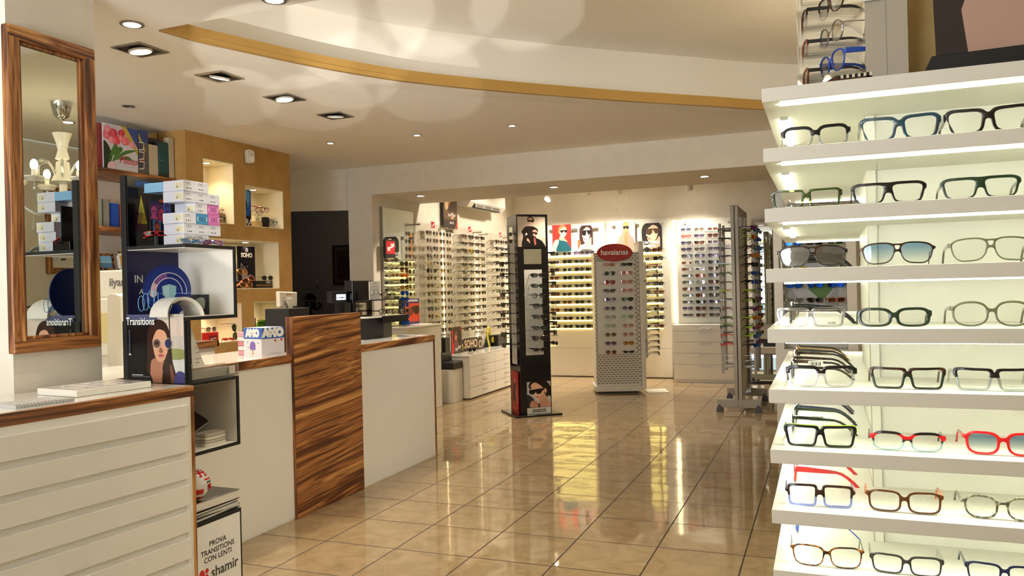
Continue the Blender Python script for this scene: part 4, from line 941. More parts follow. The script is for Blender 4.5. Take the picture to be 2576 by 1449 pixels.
# spectacle boxes on the top shelf
CT = 1.456
bw, bh, bd = .0655, .0418, .105
def spec_art(lens_dark=0):
    S = [Rc((214, 214, 220), 0, 0, 1, 1)]
    for cx in (.24, .46): S += [E(cx, .72, .10, .13, (60, 60, 66)), E(cx, .715, .075, .10, (214, 214, 220))]
    S += [Rc((60, 60, 66), .31, .76, .39, .79)]
    for k, cx in enumerate((.22, .38, .53)): S.append(E(cx, .26, .045, .06, (40, 40, 44) if (k+lens_dark) % 3 else (130, 130, 136)))
    return S+[Rc((170, 172, 184), .68, .78, .9, .80), Rc((170, 172, 184), .7, .70, .88, .72), Rc((186, 188, 196), .74, .2, .9, .22)]
def pair_art(bg, fg): return [Rc(bg, 0, 0, 1, 1), E(.38, .5, .12, .17, fg), E(.38, .5, .09, .13, bg), E(.64, .5, .12, .17, fg), E(.64, .5, .09, .13, bg), Rc(fg, .46, .52, .55, .56), Rc((226, 190, 220) if bg[0] > 120 else (206, 224, 236), .10, .3, .16, .7), Rc((226, 190, 220) if bg[0] > 120 else (206, 224, 236), .84, .3, .90, .7)]
wht = lambda k: ((206, 206, 216), spec_art(k)); pink = ((196, 112, 170), pair_art((196, 112, 170), (110, 30, 90))); blue = ((70, 136, 178), pair_art((70, 136, 178), (20, 60, 100)))
layers = [(0, [wht(0), wht(2)]), (0, [wht(0), wht(1), wht(2)]), (-.006, [wht(1), blue, pink]), (.062, [wht(0), pink]), (0, [wht(1), wht(0), wht(2)]), (0, [wht(2), wht(1)])]
LN_ = ['bottom', 'second', 'third', 'fourth', 'fifth', 'top']; PNM = ['left', 'middle', 'right']
for r, (o, row) in enumerate(layers):
    for c, (col, A_) in enumerate(row):
        kind = 'pink' if col[0] == 196 else ('blue' if col[0] == 70 else 'white')
        pos = PNM[c] if len(row) == 3 else ('left', 'right')[c]
        b = thing('spectacle_box', f'{kind} spectacle carton, {pos} one in the {LN_[r]} layer of the carton stack', 'box', (-2.345+.002*((r*7+c*3) % 3), 2.435+o+c*(bw+.001), CT+r*(bh+.001)), PI/2, 'stack of spectacle cartons')
        dp = bd if not (r == 5 and c == 0) else .105
        MB().box(0, bw, 0, dp, 0, bh, col).obj('carton', M_PRINT, b, None, .0006)
        art(b, bw, bh, A_, 0, 0, 0)
        if c == 0:
            l = art(b, bd, bh, [Rc(tuple(int(v*.96) for v in col), 0, 0, 1, 1), Rc((214, 206, 178), .58, .18, .97, .84)]+[Rc((150, 140, 110), .62, z, .92, z+.025) for z in (.3, .42, .54, .66)]+[Rc((150, 140, 110), .64, .28, .72, .5)], 0, -bd, 0, 'label')
            l.rotation_euler = (0, 0, -PI/2)
        if r == 5 and c == 0:
            MB().box(-.001, bw*.98, dp, dp+.10, .002, bh-.002, (128, 172, 206)).obj('open_sleeve', M_PRINT, b)
# poster on the spine, leaflet card, glasses around the boxes
t = board('dark_poster', 'black poster with coloured heading and yellow light cone behind the spectacle cartons', 'poster', (-2.597, 2.532, CT), PI/2, .27, .285, .004,
  [Rc((8, 8, 10), 0, 0, 1, 1), Pg((36, 30, 8), [(.15, .26), (.25, .76), (.38, .26)]), Pg((120, 112, 24), [(.17, .34), (.25, .76), (.36, .34)]), Pg((168, 164, 40), [(.195, .5), (.25, .76), (.31, .5)]), Pg((34, 28, 36), [(.38, .28), (.52, .58), (.6, .3)])], M_BLACKM, None, True)
for s, x, c in (('RHYTHM', -.052, (40, 90, 170)), ('&', .012, (206, 70, 120)), ('COLOR', .062, (220, 90, 40))): text(s, .034, plain('poster_ink_%d' % c[0], c, .5), t, (x, -.0015, .258), 0, sx=.62, bold=.0012, ext=.0002)
text('SUNGLASSES' if 0 else '. . . . . .', .02, T_W(), t, (-.03, -.0015, .232), 0, ext=.0002)
def faces_art():
    S = [Rc((20, 18, 40), 0, 0, 1, 1), Rc((190, 60, 30), .42, .92, 1, 1), Rc((26, 40, 60), 0, .90, .4, 1), Rc((150, 40, 60), .42, .92, .46, 1)]
    for (x, z, c1, c2, bg) in ((.16, .72, (190, 70, 130), (70, 30, 90), (60, 40, 110)), (.52, .66, (180, 40, 70), (60, 30, 90), (130, 40, 80)), (.84, .74, (40, 60, 130), (30, 20, 60), (40, 80, 160)), (.28, .24, (190, 80, 30), (120, 20, 40), (50, 130, 190)), (.76, .30, (206, 160, 40), (170, 110, 190), (26, 24, 60))):
        S += [Rc(bg, x-.2, z-.2, x+.2, z+.2), E(x, z-.02, .13, .17, c1), Pg(c2, [(x-.14, z+.02), (x-.1, z+.16), (x+.06, z+.18), (x+.14, z+.05), (x, z+.1)], True), Pg(c2, [(x-.08, z-.03), (x+.08, z-.03), (x+.08, z-.07), (x-.08, z-.07)]), Pg(c1, [(x-.2, z-.26), (x-.1, z-.16), (x+.1, z-.16), (x+.2, z-.26)])]
    return S
t = board('faces_card', 'small display card with a grid of colourful painted faces left of the cartons', 'card', (-2.50, 2.470, CT+.0385), PI/2, .104, .152, .004, faces_art(), M_BLACKM)
t = thing('black_riser', 'black shiny riser block under the card of painted faces', 'riser', (-2.515, 2.46, CT))
MB().box(-.05, .05, -.055, .065, 0, .038).obj('block', M_BLACK, t, None, .001)
glasses('wayfarer', X4(-2.47, 2.418, CT+.049, PI/2-.9, -1.0), FM['red'], LM['black'], 'bright red sunglasses lying at the left of the card of painted faces', 'sunglasses', None, 'thick', scale=.72, fold=1.45)
def pat(name, c1, c2, c3):
    m, nt, b = nm(name); N = nt.nodes.new; L = nt.links.new
    tc = N('ShaderNodeTexCoord'); n = N('ShaderNodeTexVoronoi'); n.inputs['Scale'].default_value = 46; L(tc.outputs['Object'], n.inputs['Vector'])
    sp = N('ShaderNodeSeparateColor'); L(n.outputs['Color'], sp.inputs[0]); r = N('ShaderNodeValToRGB'); r.color_ramp.interpolation = 'CONSTANT'; L(sp.outputs[0], r.inputs[0])
    r.color_ramp.elements[0].color = (*lin(c1), 1); r.color_ramp.elements[1].position = .66; r.color_ramp.elements[1].color = (*lin(c3), 1); x = r.color_ramp.elements.new(.33); x.color = (*lin(c2), 1)
    L(r.outputs[0], b.inputs['Base Color']); b.inputs['Roughness'].default_value = .2; return m
glasses('butterfly', X4(-2.322, 2.45, CT+.014, PI/2-.25, -.95), pat('frame_yellow_blue', (222, 176, 60), (90, 140, 190), (150, 176, 196)), LM['pale blue'], 'yellow and blue patterned sunglasses lying before the cartons, left pair', 'sunglasses', None, 'thick', scale=.72, fold=1.45)
glasses('butterfly', X4(-2.322, 2.57, CT+.014, PI/2-.35, -.95), pat('frame_pink_blue', (206, 70, 130), (40, 50, 150), (60, 90, 190)), LM['pink'], 'pink and blue patterned sunglasses lying before the cartons, right pair', 'sunglasses', None, 'thick', scale=.65, fold=1.45)
# acrylic leaflet holder, curled leaflet on the lower cube
t = thing('leaflet_holder', 'clear acrylic leaflet holder with a small sticker, on the lower cube', 'leaflet holder', (-2.335, 2.57, .9142), PI/2)
m = MB(); m.box(-.125, .145, 0, .003, 0, .05); m.box(-.125, .145, .07, .073, 0, .05); m.box(-.125, .145, 0, .073, 0, .003); m.obj('tray', M_ACRYL, t)
MB().box(.085, .122, -.0012, -.0004, .008, .042, (196, 188, 170)).obj('sticker', M_PRINT, t)
m = MB()
for k in range(6): m.box(-.11+.004*k, .13-.005*k, .008+.009*k, .0095+.009*k, .004, .034+.002*(k % 3), ((224, 218, 206), (206, 200, 188))[k % 2])
m.obj('leaflets', M_PRINT, t)
t = thing('paper_sheet', 'white curling price sheet standing behind the portrait advert', 'paper', (-2.335, 2.452, .965), PI/2)
vs = []; fs = []
for i in range(9):
    z = .2*i/8; b_ = .075-.055*(i/8)**.8; off_ = .006*math.sin(i)
    vs += [(0, .002*i, z), (b_, .004+.004*i, z), (b_, .0048+.004*i, z), (0, .0028+.002*i, z)]
for i in range(8):
    for k in range(4): fs.append((4*i+k, 4*i+(k+1) % 4, 4*i+4+(k+1) % 4, 4*i+4+k))
fs += [(3, 2, 1, 0), (32, 33, 34, 35)]
MB().add(vs, fs, (226, 222, 214)).obj('sheet', M_PRINT, t, 30)
m = MB()
for z, w_ in ((.02, .02), (.035, .03), (.06, .022), (.08, .02), (.1, .022)): m.box(.018, .018+w_, .0005, .0012, z, z+.003, (150, 146, 140))
m.obj('print', M_PRINT, t)
t = thing('acrylic_block', 'clear acrylic block with a small black label under the price sheet', 'block', (-2.41, 2.48, .9142), PI/2)
MB().box(-.08, .02, -.0, .06, 0, .05).obj('block', M_ACRYL, t)
# brochures in the lower open cube
t = thing('dark_brochure', 'dark brown brochure propped aslant in the lower open cube', 'brochure', (-2.42, 2.47, .668), PI/2)
m = MB(); m.box(-.02, .16, -.008, .0, .0, .11, (36, 26, 24)); ob = m.obj('cover', M_PRINTG, t); ob.rotation_euler = (-.95, -.35, 0)
m = MB(); m.box(-.018, .158, .0005, .009, .001, .108, (214, 204, 186)); ob2 = m.obj('pages', M_PRINT, t); ob2.rotation_euler = (-.95, -.35, 0)
text('the Revolution', .016, plain('ink_tan', (176, 160, 140), .5), ob, (.085, -.0086, .06), 0, ext=.0002)
t = thing('coin_case', 'stack of rounded white plastic cases in the lower open cube', 'cases', (-2.37, 2.575, .6407), PI/2)
for k in range(4): MB().prism([(x*(1-.02*k), y) for x, y in smoothpoly([(-.05, -.035), (.05, -.035), (.058, 0), (.05, .035), (-.05, .035), (-.058, 0)], 4)], 'Z', k*.013, k*.013+.012, (206, 200, 180)).obj('case', M_PRINT if k % 2 == 0 else M_FROST, t, None, .002)
# helmet, books on the sign box
t = thing('toy_helmet', 'small red and white racing helmet on books under the lower open cube', 'helmet', (-2.365, 2.475, .437), .3)
m = MB(); m.ball((0, 0, .062), .062, .054, .062, 24, (226, 222, 216)); sh = m.obj('shell', M_PRINTG, t, 40)
m = MB()
def patch(th0, th1, z0, z1, c, r=1.012):
    vs = []; fs = []; nn = 10
    for i in range(nn+1):
        a = th0+(th1-th0)*i/nn
        for z in (z0, (z0*2+z1)/3, (z0+2*z1)/3, z1):
            s = math.sqrt(max(0, 1-((z-.062)/.062)**2)); vs.append((.062*r*s*math.cos(a), .054*r*s*math.sin(a), .062+(z-.062)*r))
    for i in range(nn):
        for k in range(3): fs.append((4*i+k, 4*i+4+k, 4*i+5+k, 4*i+1+k))
    m.add(vs, fs, c)
patch(-3, 3, .095, .118, (196, 30, 30)); patch(-2.4, .3, .004, .018, (196, 30, 30)); patch(-1.2, -.5, .03, .05, (196, 30, 30)); patch(.4, 1.5, .012, .04, (196, 30, 30)); patch(-.4, .6, .082, .088, (196, 30, 30)); patch(-.6, .5, .068, .08, (232, 230, 224)); m.obj('red_markings', M_PRINTG, t, 60)
m = MB(); patch(.35, 1.3, .045, .078, (20, 18, 20), 1.02); m.obj('visor', M_BLACK, t, 60)
text('31', .026, M_RED, t, (.0640, .002, .054), PI/2, bold=.0012, ext=.0015); text('shamir', .011, plain('ink_green', (30, 90, 60), .5), t, (.0628, -.004, .075), PI/2, ext=.0015)
for k, (w_, d_, z, h, a, c, lab) in enumerate(((.27, .20, .360, .014, .05, (24, 22, 24), 'black magazine lowest on the sign box'), (.25, .20, .3745, .010, -.10, (206, 202, 196), 'white brochure between the books on the sign box'),
        (.245, .20, .385, .012, .02, (40, 36, 40), 'dark grey catalogue in the middle of the pile on the sign box'), (.26, .2, .398, .038, -.03, (34, 24, 22), 'thick dark brown book on top of the pile on the sign box'))):
    b = thing('book', lab, 'book', (-2.415, 2.548, z+.0005), PI/2+a, 'pile of books on the sign box')
    MB().box(-w_/2, w_/2, -d_/2, d_/2, 0, .0025, c).obj('cover', M_PRINTG, b, None, .0005)
    MB().box(-w_/2, w_/2, -d_/2, d_/2, h-.0025, h, c).obj('cover', M_PRINTG, b, None, .0005)
    MB().box(-w_/2+.004, w_/2-.003, -d_/2+.003, d_/2-.004, .0025, h-.0025, (222, 216, 204)).obj('pages', M_PRINT, b)
# ------------------------------------------------------------------ bookshelf behind the mirror pillar
for z, lab in ((2.096, 'upper striped wooden wall shelf holding the photo albums'), (1.702, 'middle striped wooden wall shelf holding coloured binders'), (1.405, 'low striped wooden wall shelf holding picture frames')):
    o = box1('wall_shelf', -4.815, -4.49, 3.2, 4.597, z, z+.034, M_WOODY, None, .002); tag(o, lab, 'shelf', 'wooden wall shelves')
def flower_art():
    S = [Rc((206, 200, 206), 0, 0, 1, 1), Pg((190, 160, 60), [(.5, 1), (.66, 1), (1, .5), (1, .38)]), Pg((60, 76, 130), [(.66, 1.0), (1, 1), (1, .55)]), Pg((30, 46, 26), [(0, 0), (.16, 0), (.2, .4), (0, .6)], True)]
    gr = (70, 112, 46)
    for p in ([(.1, .05), (.2, .4), (.3, .45), (.16, .05)], [(.2, .1), (.42, .5), (.55, .48), (.4, .3)], [(.3, .2), (.6, .45), (.95, .5), (.6, .36)], [(.2, .3), (.3, .56), (.42, .5), (.36, .36)], [(.3, .2), (.66, .34), (.8, .26), (.5, .25)]): S.append(Pg(gr if p[0][0] > .15 else (50, 86, 40), p, True))
    for x, z, r, c in ((.10, .75, .12, (216, 100, 116)), (.28, .80, .13, (196, 60, 80)), (.12, .88, .09, (222, 130, 140)), (.36, .66, .12, (206, 66, 80)), (.52, .84, .10, (190, 50, 64)), (.62, .68, .12, (216, 100, 110)), (.82, .62, .09, (220, 140, 150)), (.22, .65, .09, (226, 130, 140)), (.5, .72, .08, (224, 120, 130))):
        S += [E(x, z, r, r*.85, c), Pg(tuple(min(255, v+26) for v in c), [(x-r*.5, z-r*.5), (x-r*.2, z+r*.7), (x+r*.2, z-r*.4)], True)]
    return S+[Pg((214, 180, 186), [(.1, 0), (.14, .14), (.3, .16), (.32, 0)], True), Rc((150, 150, 156), .5, .10, .92, .105), Rc((170, 170, 176), .5, .28, .95, .285)]
def photo_collage():
    S = [Rc((90, 84, 78), 0, 0, 1, 1), Rc((56, 70, 120), 0, .72, 1, 1), Pg((190, 160, 60), [(0, .8), (0, .92), (.7, .55), (.6, .5)]), E(.4, .36, .18, .08, (176, 40, 44))]
    for z in (.52, .30, .08): S += [Pg((226, 224, 218), [(-.1, z), (.5, z+.03), (.56, z+.2), (-.1, z+.2)]), Pg((70, 66, 70), [(-.1, z+.02), (.44, z+.05), (.5, z+.18), (-.1, z+.18)])]
    return S
zA = 2.131
def album(y, w_, h, d_, spine, face, label, cov, front=True):
    t = thing('photo_album', label, 'album', (-4.50, y, zA), PI/2, 'photo albums on the upper shelf')
    MB().box(0, w_, .0, d_, 0, h, cov).obj('cover', M_PRINT, t, None, .003)
    MB().box(.004, w_-.002, .003, d_-.004, h-.002, h+.001, (226, 220, 210)).obj('pages', M_PRINT, t)
    if face: art(t, w_, h, face, 0)
    return t
a = album(3.965, .288, .305, .05, None, flower_art(), 'large album box with a pink tulip photograph on its front', (206, 200, 206))
text('Photo', .07, M_RED, a, (.2, -.0035, .07), 0, sx=.9, shear=.35, ext=.0003)
MB().box(-.022, 0, .01, .05, 0, .30, (120, 40, 40)).obj('side_lid', M_PRINT, a)
album(4.262, .085, .31, .05, None, photo_collage(), 'slim album beside the tulip one, with a collage of framed photographs', (80, 80, 90))
album(4.352, .085, .22, .05, None, None, 'plain beige album standing in front of a dark one', (186, 172, 146))
album(4.355, .175, .285, .0, None, None, 'dark album', (0, 0, 0)) if 0 else None
t = thing('photo_album', 'dark grey album with rounded corner behind the beige one', 'album', (-4.56, 4.345, zA), PI/2, 'photo albums on the upper shelf')
MB().box(0, .19, 0, .05, 0, .285, (58, 56, 64)).obj('cover', M_PRINT, t, None, .012)
t = album(4.44, .092, .255, .05, None, [Rc((40, 46, 46), 0, 0, 1, 1)]+[Rc((30, 100, 100), .04+i*.2, .12, .14+i*.2, .98) for i in range(5)]+[Rc((60, 130, 180), .06, .45, .1, .7), Rc((60, 130, 180), .06, .45, .4, .48)], 'album with teal vertical stripes on its front', (40, 44, 44))
t = album(4.540, .05, .30, .05, None, None, 'tall beige album nearest the ochre wall', (186, 174, 150))
for k, (y, w_, h, c, lab) in enumerate(((3.90, .07, .19, (150, 160, 140), 'pale green folder standing on the middle shelf'), (3.975, .055, .185, (140, 134, 128), 'grey folder standing on the middle shelf'), (4.034, .075, .165, (24, 70, 170), 'bright blue binder on the middle shelf'),
        (4.112, .05, .163, (206, 92, 30), 'orange binder on the middle shelf'), (4.165, .06, .17, (120, 84, 50), 'brown binder on the middle shelf'))):
    t = thing('ring_binder', lab, 'binder', (-4.53, y, 1.7365), PI/2, 'binders on the middle shelf')
    m = MB(); m.box(0, .004, 0, .2, 0, h, c); m.box(w_-.004, w_, 0, .2, 0, h, c); m.box(0, w_, 0, .004, 0, h, c); m.obj('cover', M_PRINT, t, None, .001)
    MB().box(.006, w_-.006, .008, .19, .003, h-.008, (226, 222, 214)).obj('pages', M_PRINT, t)
def picture_frame(y, w_, h, lab, col, face, x=-4.52, lean=-.16):
    t = thing('picture_frame', lab, 'picture frame', (x, y, 1.4395), 0, 'picture frames on the low shelf', (lean, 0, PI/2))
    m = MB()
    for (a, b, c, d) in ((-w_/2, -w_/2+.016, 0, h), (w_/2-.016, w_/2, 0, h), (-w_/2, w_/2, 0, .016), (-w_/2, w_/2, h-.016, h)): m.box(a, b, -.01, .006, c, d)
    m.obj('frame', col, t, None, .002)
    art(t, w_-.03, h-.03, face, -.002, -w_/2+.015, .015)
picture_frame(3.985, .13, .115, 'small wooden picture frame with a blue sea photograph', FM['tortoise'], [Rc((110, 160, 196), 0, 0, 1, 1), Rc((66, 116, 150), 0, 0, 1, .5), Rc((206, 206, 190), 0, .45, 1, .5)])
picture_frame(3.93, .11, .16, 'taller picture frame leaning behind the sea photograph', FM['grey tortoise'], [Rc((90, 110, 90), 0, 0, 1, 1), Rc((120, 160, 196), 0, .5, 1, 1)], -4.60)
picture_frame(4.13, .09, .12, 'white rounded picture frame with a yellow picture near the cube display', M_WHITE_G, [Rc((206, 170, 80), 0, 0, 1, 1)])
picture_frame(4.26, .17, .14, 'wide gilt picture frame on the low shelf', M_GOLD, [Rc((150, 110, 40), 0, 0, 1, 1)], -4.6)
# desks behind the counter
t = thing('rear_desk', 'low white desk with striped wood edge behind the sales counter', 'desk', (0, 0, 0))
MB().box(-4.0, -3.37, 2.55, 3.9, .735, .772).obj('worktop', M_WHITE_G, t)
MB().box(-3.40, -3.368, 2.55, 3.9, .733, .7724).obj('edge', M_WOODY, t); MB().box(-4.0, -3.368, 2.535, 2.55, .733, .7724).obj('edge', M_WOODX, t)
MB().box(-3.95, -3.45, 2.6, 2.63, 0, .735).obj('leg_panel', M_WHITE, t); MB().box(-3.95, -3.45, 3.82, 3.85, 0, .735).obj('leg_panel', M_WHITE, t)
t = thing('wall_counter', 'narrow white wall counter with thick striped edge under the niches', 'counter', (0, 0, 0))
MB().box(-4.395, -4.165, 3.4, 4.62, .88, .922).obj('worktop', M_WHITE_G, t)
MB().box(-4.166, -4.148, 3.4, 4.62, .878, .9225).obj('edge', M_WOODY, t); MB().box(-4.395, -4.148, 4.605, 4.62, .878, .9228).obj('edge', M_WOODX, t)
MB().box(-4.395, -4.17, 3.4, 4.60, .0, .88).obj('carcass', M_WHITE, t)
PC = plain('cream_monitor_plastic', (226, 220, 202), .35)
t = thing('computer_monitor', 'white computer monitor seen from behind between mirror and cube display', 'monitor', (-3.62, 3.2, .7725), .05)
MB().box(-.26, .26, 0, .035, .12, .63).obj('rear_housing', PC, t, None, .008)
MB().box(-.26, .26, -.002, .0, .485, .487).obj('seam', plain('seam_grey', (170, 164, 150), .5), t)
MB().box(-.19, .19, -.05, 0, .17, .48).obj('rear_bulge', PC, t, None, .01)
MB().box(-.1, .1, -.053, -.049, .24, .40).obj('vesa_plate', plain('plate_yellow', (206, 190, 130), .5), t, None, .001)
m = MB()
for x in (-.085, .085):
    for z in (.26, .385): m.lathe([(0, 0), (.007, 0), (.007, .004), (0, .005)], 10, (0, 0, 0)); [None]
m = MB()
for x in (-.085, .085):
    for z in (.26, .385): m.tube([(x, -.056, z), (x, -.052, z)], .007, 10)
m.obj('screw', M_STEEL, t)
MB().tube([(.06, -.02, .12), (.06, .0, .02)], .05, 12).obj('neck', PC, t, 40)
MB().prism(smoothpoly([(-.14, -.13), (.2, -.13), (.2, .1), (-.14, .1)], 4), 'Z', 0, .014).obj('base', PC, t, None, .003)
text('iiyama', .062, plain('ink_dim', (110, 106, 98), .5), t, (.085, -.0015, .563), 0, bold=.0012)
MB().tube([(-.06, -.055, .2), (-.04, -.08, .14), (.02, -.1, .10), (.06, -.11, .05)], .004, 6).obj('cable', PC, t)
t = thing('desk_scanner', 'upright cream plastic scanner with rounded top beside the computer monitor', 'scanner', (-3.34, 3.0, .7728))
MB().prism(smoothpoly([(-.03, 0), (.06, 0), (.06, .44), (.05, .488), (.0, .50), (-.025, .488), (-.03, .44)], 3), 'Y', -.03, .05).obj('housing', PC, t, None, .008)
t = thing('cable_bundle', 'looped cream cable bundle lying on the low rear desk', 'cable', (-3.60, 2.83, .7728))
m = MB()
for k in range(3): m.tube(smoothpoly([(-.16, -.06+.02*k, .01), (-.13, 0, .05+.012*k), (-.04, .05, .07+.012*k), (.06, .06, .085+.01*k)], 5, False), .008, 8, (214, 208, 190))
m.obj('cable', M_PRINT, t, 50)

# ------------------------------------------------------------------ contents of the niches
XN = -4.50
def nbox(name, label, cat, y, z, w_, h, d_, col, x=XN, rz=0, mat=None, group=None, part='carton'):
    t = thing(name, label, cat, (x, y, z), PI/2+rz, group); MB().box(-w_/2, w_/2, 0, d_, 0, h, col).obj(part, mat or M_PRINT, t, None, .001); return t
zb = 1.8215
t = nbox('striped_box', 'brown and cream striped display box in the tall niche', 'box', 5.02, zb, .15, .085, .08, (70, 40, 26), XN+.02)
art(t, .15, .085, [Rc((66, 36, 22), 0, 0, 1, 1)]+[Rc((206, 176, 130), 0, z, 1, z+.06) for z in (.08, .24, .74, .9)], 0, -.075, 0)
text('niara' if 0 else 'nara', .036, T_W(), t, (.02, -.002, .045), 0, ext=.0002)
glasses('round', X4(-4.495, 5.02, zb+.107, PI/2-.3), FM['tortoise brown'], LM['clear'], 'brown round spectacles on the striped box in the tall niche', 'eyeglasses', None, 'medium', scale=.95)
S = [Rc((30, 26, 44), 0, 0, 1, 1), Pg((30, 90, 190), [(.2, 1.02), (.9, 1.02), (1, .4), (.6, .3), (.3, .6)], True), Pg((90, 160, 226), [(.5, .95), (.9, .9), (.7, .5)], True), Pg((20, 40, 110), [(.3, .9), (.7, .6), (.5, .4)], True), Pg((150, 90, 80), [(-.1, .6), (.3, .5), (.3, .2), (-.1, .2)], True), Rc((36, 30, 60), 0, 0, 1, .22)]
t = board('blue_hair_poster', 'narrow poster of a person with bright blue hair standing in the niche', 'poster', (-4.47, 5.32, zb), PI/2, .15, .305, .006, S, M_BLACKM, None, True)
text('RA', .07, T_W(), t, (.045, -.002, .035), 0, bold=.001, ext=.0002)
t = nbox('cream_box', 'pale yellow box lying at the left of the niche with the blue haired poster', 'box', 5.50, zb, .12, .05, .08, (226, 200, 140), XN+.03, .3)
t = nbox('black_case', 'black upright spectacle case in the niche with the red glasses', 'case', 5.60, zb, .05, .095, .04, (18, 16, 18), XN+.03)
t = nbox('white_box', 'white box with faint grey lettering at the right of the niche', 'box', 5.685, zb, .12, .09, .06, (222, 218, 212), XN+.01)
text('ULTRA', .02, plain('ink_pale', (170, 166, 162), .5), t, (-.01, -.001, .07), 0, ext=.0002)
glasses('thin', X4(-4.46, 5.67, zb+.05, PI/2), FM['black'], LM['clear'], 'thin black spectacles in front of the white box in the niche', 'eyeglasses', None, 'medium', scale=.85)
glasses('panto', X4(-4.43, 5.42, zb+.115, PI/2-.5), FM['gunmetal'], LM['clear'], 'dark grey round spectacles in front of the blue haired poster', 'eyeglasses', None, 'medium', scale=.8)
t = thing('clear_stand', 'clear acrylic riser carrying the red spectacles in the niche', 'riser', (-4.49, 5.585, zb), PI/2)
MB().box(-.05, .05, 0, .05, 0, .115).obj('riser', M_ACRYL, t)
glasses('butterfly', X4(-4.48, 5.585, zb+.155, PI/2+.15, .25), FM['burgundy'], LM['clear'], 'dark red spectacles floating high on a clear riser in the niche', 'eyeglasses', None, 'thick', scale=.95)
# wide niche
zb = 1.3045
S = [Rc((34, 30, 36), 0, 0, 1, 1), Pg((24, 22, 26), [(0, 1), (.5, .7), (0, .4)], True), Pg((150, 146, 150), [(.15, .5), (.3, .42), (.6, .1), (.9, .04), (.4, .02), (.2, .1)], True), Pg((120, 116, 122), [(.5, .02), (.66, .2), (.9, .05)], True), Pg((90, 88, 94), [(.1, .4), (.3, .48), (.45, .36), (.3, .22)], True), E(.38, .48, .115, .055, (16, 14, 16)), E(.66, .33, .115, .058, (20, 18, 20)), Pg((120, 118, 120), [(.46, .46), (.52, .44), (.58, .39), (.56, .38)])]
t = board('sunglasses_poster', 'dark tall poster with round sunglasses on a face, in the wide niche', 'poster', (-4.52, 5.385, zb+.062), PI/2, .21, .29, .012, S, M_BLACKM, None, True, 0)
text('SOHO', .05, T_W(), t, (.0, -.0025, .215), 0, bold=.002, ext=.0002)
m = MB()
def arch(m, cx, z, s, y, c, wd=.22):
    o = [(cx-s*.5, z), (cx-s*.5, z+s*.7), (cx-s*.35, z+s*.95), (cx, z+s*1.06), (cx+s*.35, z+s*.95), (cx+s*.5, z+s*.7), (cx+s*.5, z), (cx+s*.3, z), (cx+s*.3, z+s*.66), (cx+s*.2, z+s*.8), (cx, z+s*.86), (cx-s*.2, z+s*.8), (cx-s*.3, z+s*.66), (cx-s*.3, z)]
    m.prism(o, 'Y', y-.0006, y, c); m.box(cx-s*.5, cx+s*.5, y-.0006, y, z, z+s*.16, c)
arch(m, 0, .247, .026, -.003, (236, 234, 230)); m.obj('arch_emblem', M_PRINT, t)
t = nbox('black_box', 'black box with small lettering under the sunglasses poster, in the wide niche', 'box', 5.545, zb, .22, .062, .10, (20, 17, 17), XN+.03)
text('soho', .03, T_W(), t, (.05, -.001, .05), 0, ext=.0002); m = MB(); m.box(-.11, .11, -.001, 0, .022, .027, (180, 130, 60)); m.obj('gold_line', M_PRINT, t)
t = nbox('black_riser', 'low black plinth under the sunglasses poster', 'plinth', 5.40, zb, .26, .06, .12, (20, 17, 17), -4.545)
glasses('wire round', X4(-4.465, 5.58, zb+.062+.024, PI/2-.35), FM['gunmetal'], LM['smoke'], 'small round dark sunglasses standing on the black box in the wide niche', 'sunglasses', None, 'wire', scale=.85)
FM['golden'] = pat('frame_golden_pattern', (226, 170, 70), (190, 90, 50), (232, 196, 120)); FM['peach'] = pat('frame_peach_pattern', (226, 120, 90), (206, 150, 70), (236, 170, 140))
glasses('butterfly', X4(-4.46, 5.27, zb+.135, PI/2+.15, -.3), FM['golden'], LM['gold brown'], 'golden patterned sunglasses, upper pair at the left of the wide niche', 'sunglasses', None, 'thick')
glasses('butterfly', X4(-4.43, 5.30, zb+.07, PI/2-.25, -.55, -.35), FM['peach'], LM['brown'], 'peach patterned sunglasses, middle pair at the left of the wide niche', 'sunglasses', None, 'thick')
glasses('butterfly', X4(-4.42, 5.26, zb+.024, PI/2-.1, -.3), FM['peach'], LM['gold brown'], 'peach patterned sunglasses, lowest pair at the left of the wide niche', 'sunglasses', None, 'thick')
t = nbox('white_price_card', 'white card in the left end of the wide niche', 'card', 5.10, zb+.30, .16, .07, .004, (226, 222, 214), -4.60)
# niche with red boxes
zb = .8855
t = nbox('red_box', 'red sunglasses box with a dark red label in the low niche', 'box', 4.905, zb, .165, .076, .10, (206, 34, 32), XN+.02)
MB().box(-.02, .065, -.003, 0, .004, .052, (110, 18, 24)).obj('label', M_PRINT, t); text('Ray-Ban', .022, T_W(), t, (.022, -.0045, .028), 0, sx=.85, shear=.3, ry=-.15, ext=.0002)
MB().box(-.0825, .0825, -.001, 0, .036, .038, (120, 14, 18)).obj('lid_seam', M_PRINT, t)
glasses('panto', X4(-4.47, 4.90, zb+.076+.024, PI/2), FM['white'], LM['grey brown'], 'white framed sunglasses on top of the red box in the low niche', 'sunglasses', None, 'thick', scale=.9)
glasses('wayfarer', X4(-4.42, 5.035, zb+.016, PI/2-.4, -1.0), FM['red'], LM['red'], 'red sunglasses lying folded beside the red box', 'sunglasses', None, 'thick', scale=.75)
glasses('wayfarer', X4(-4.44, 5.125, zb+.068, PI/2-.1, 0, PI/2-.1), FM['dark green'], LM['green'], 'dark green sunglasses standing on end in the low niche', 'sunglasses', None, 'thick', scale=.95)
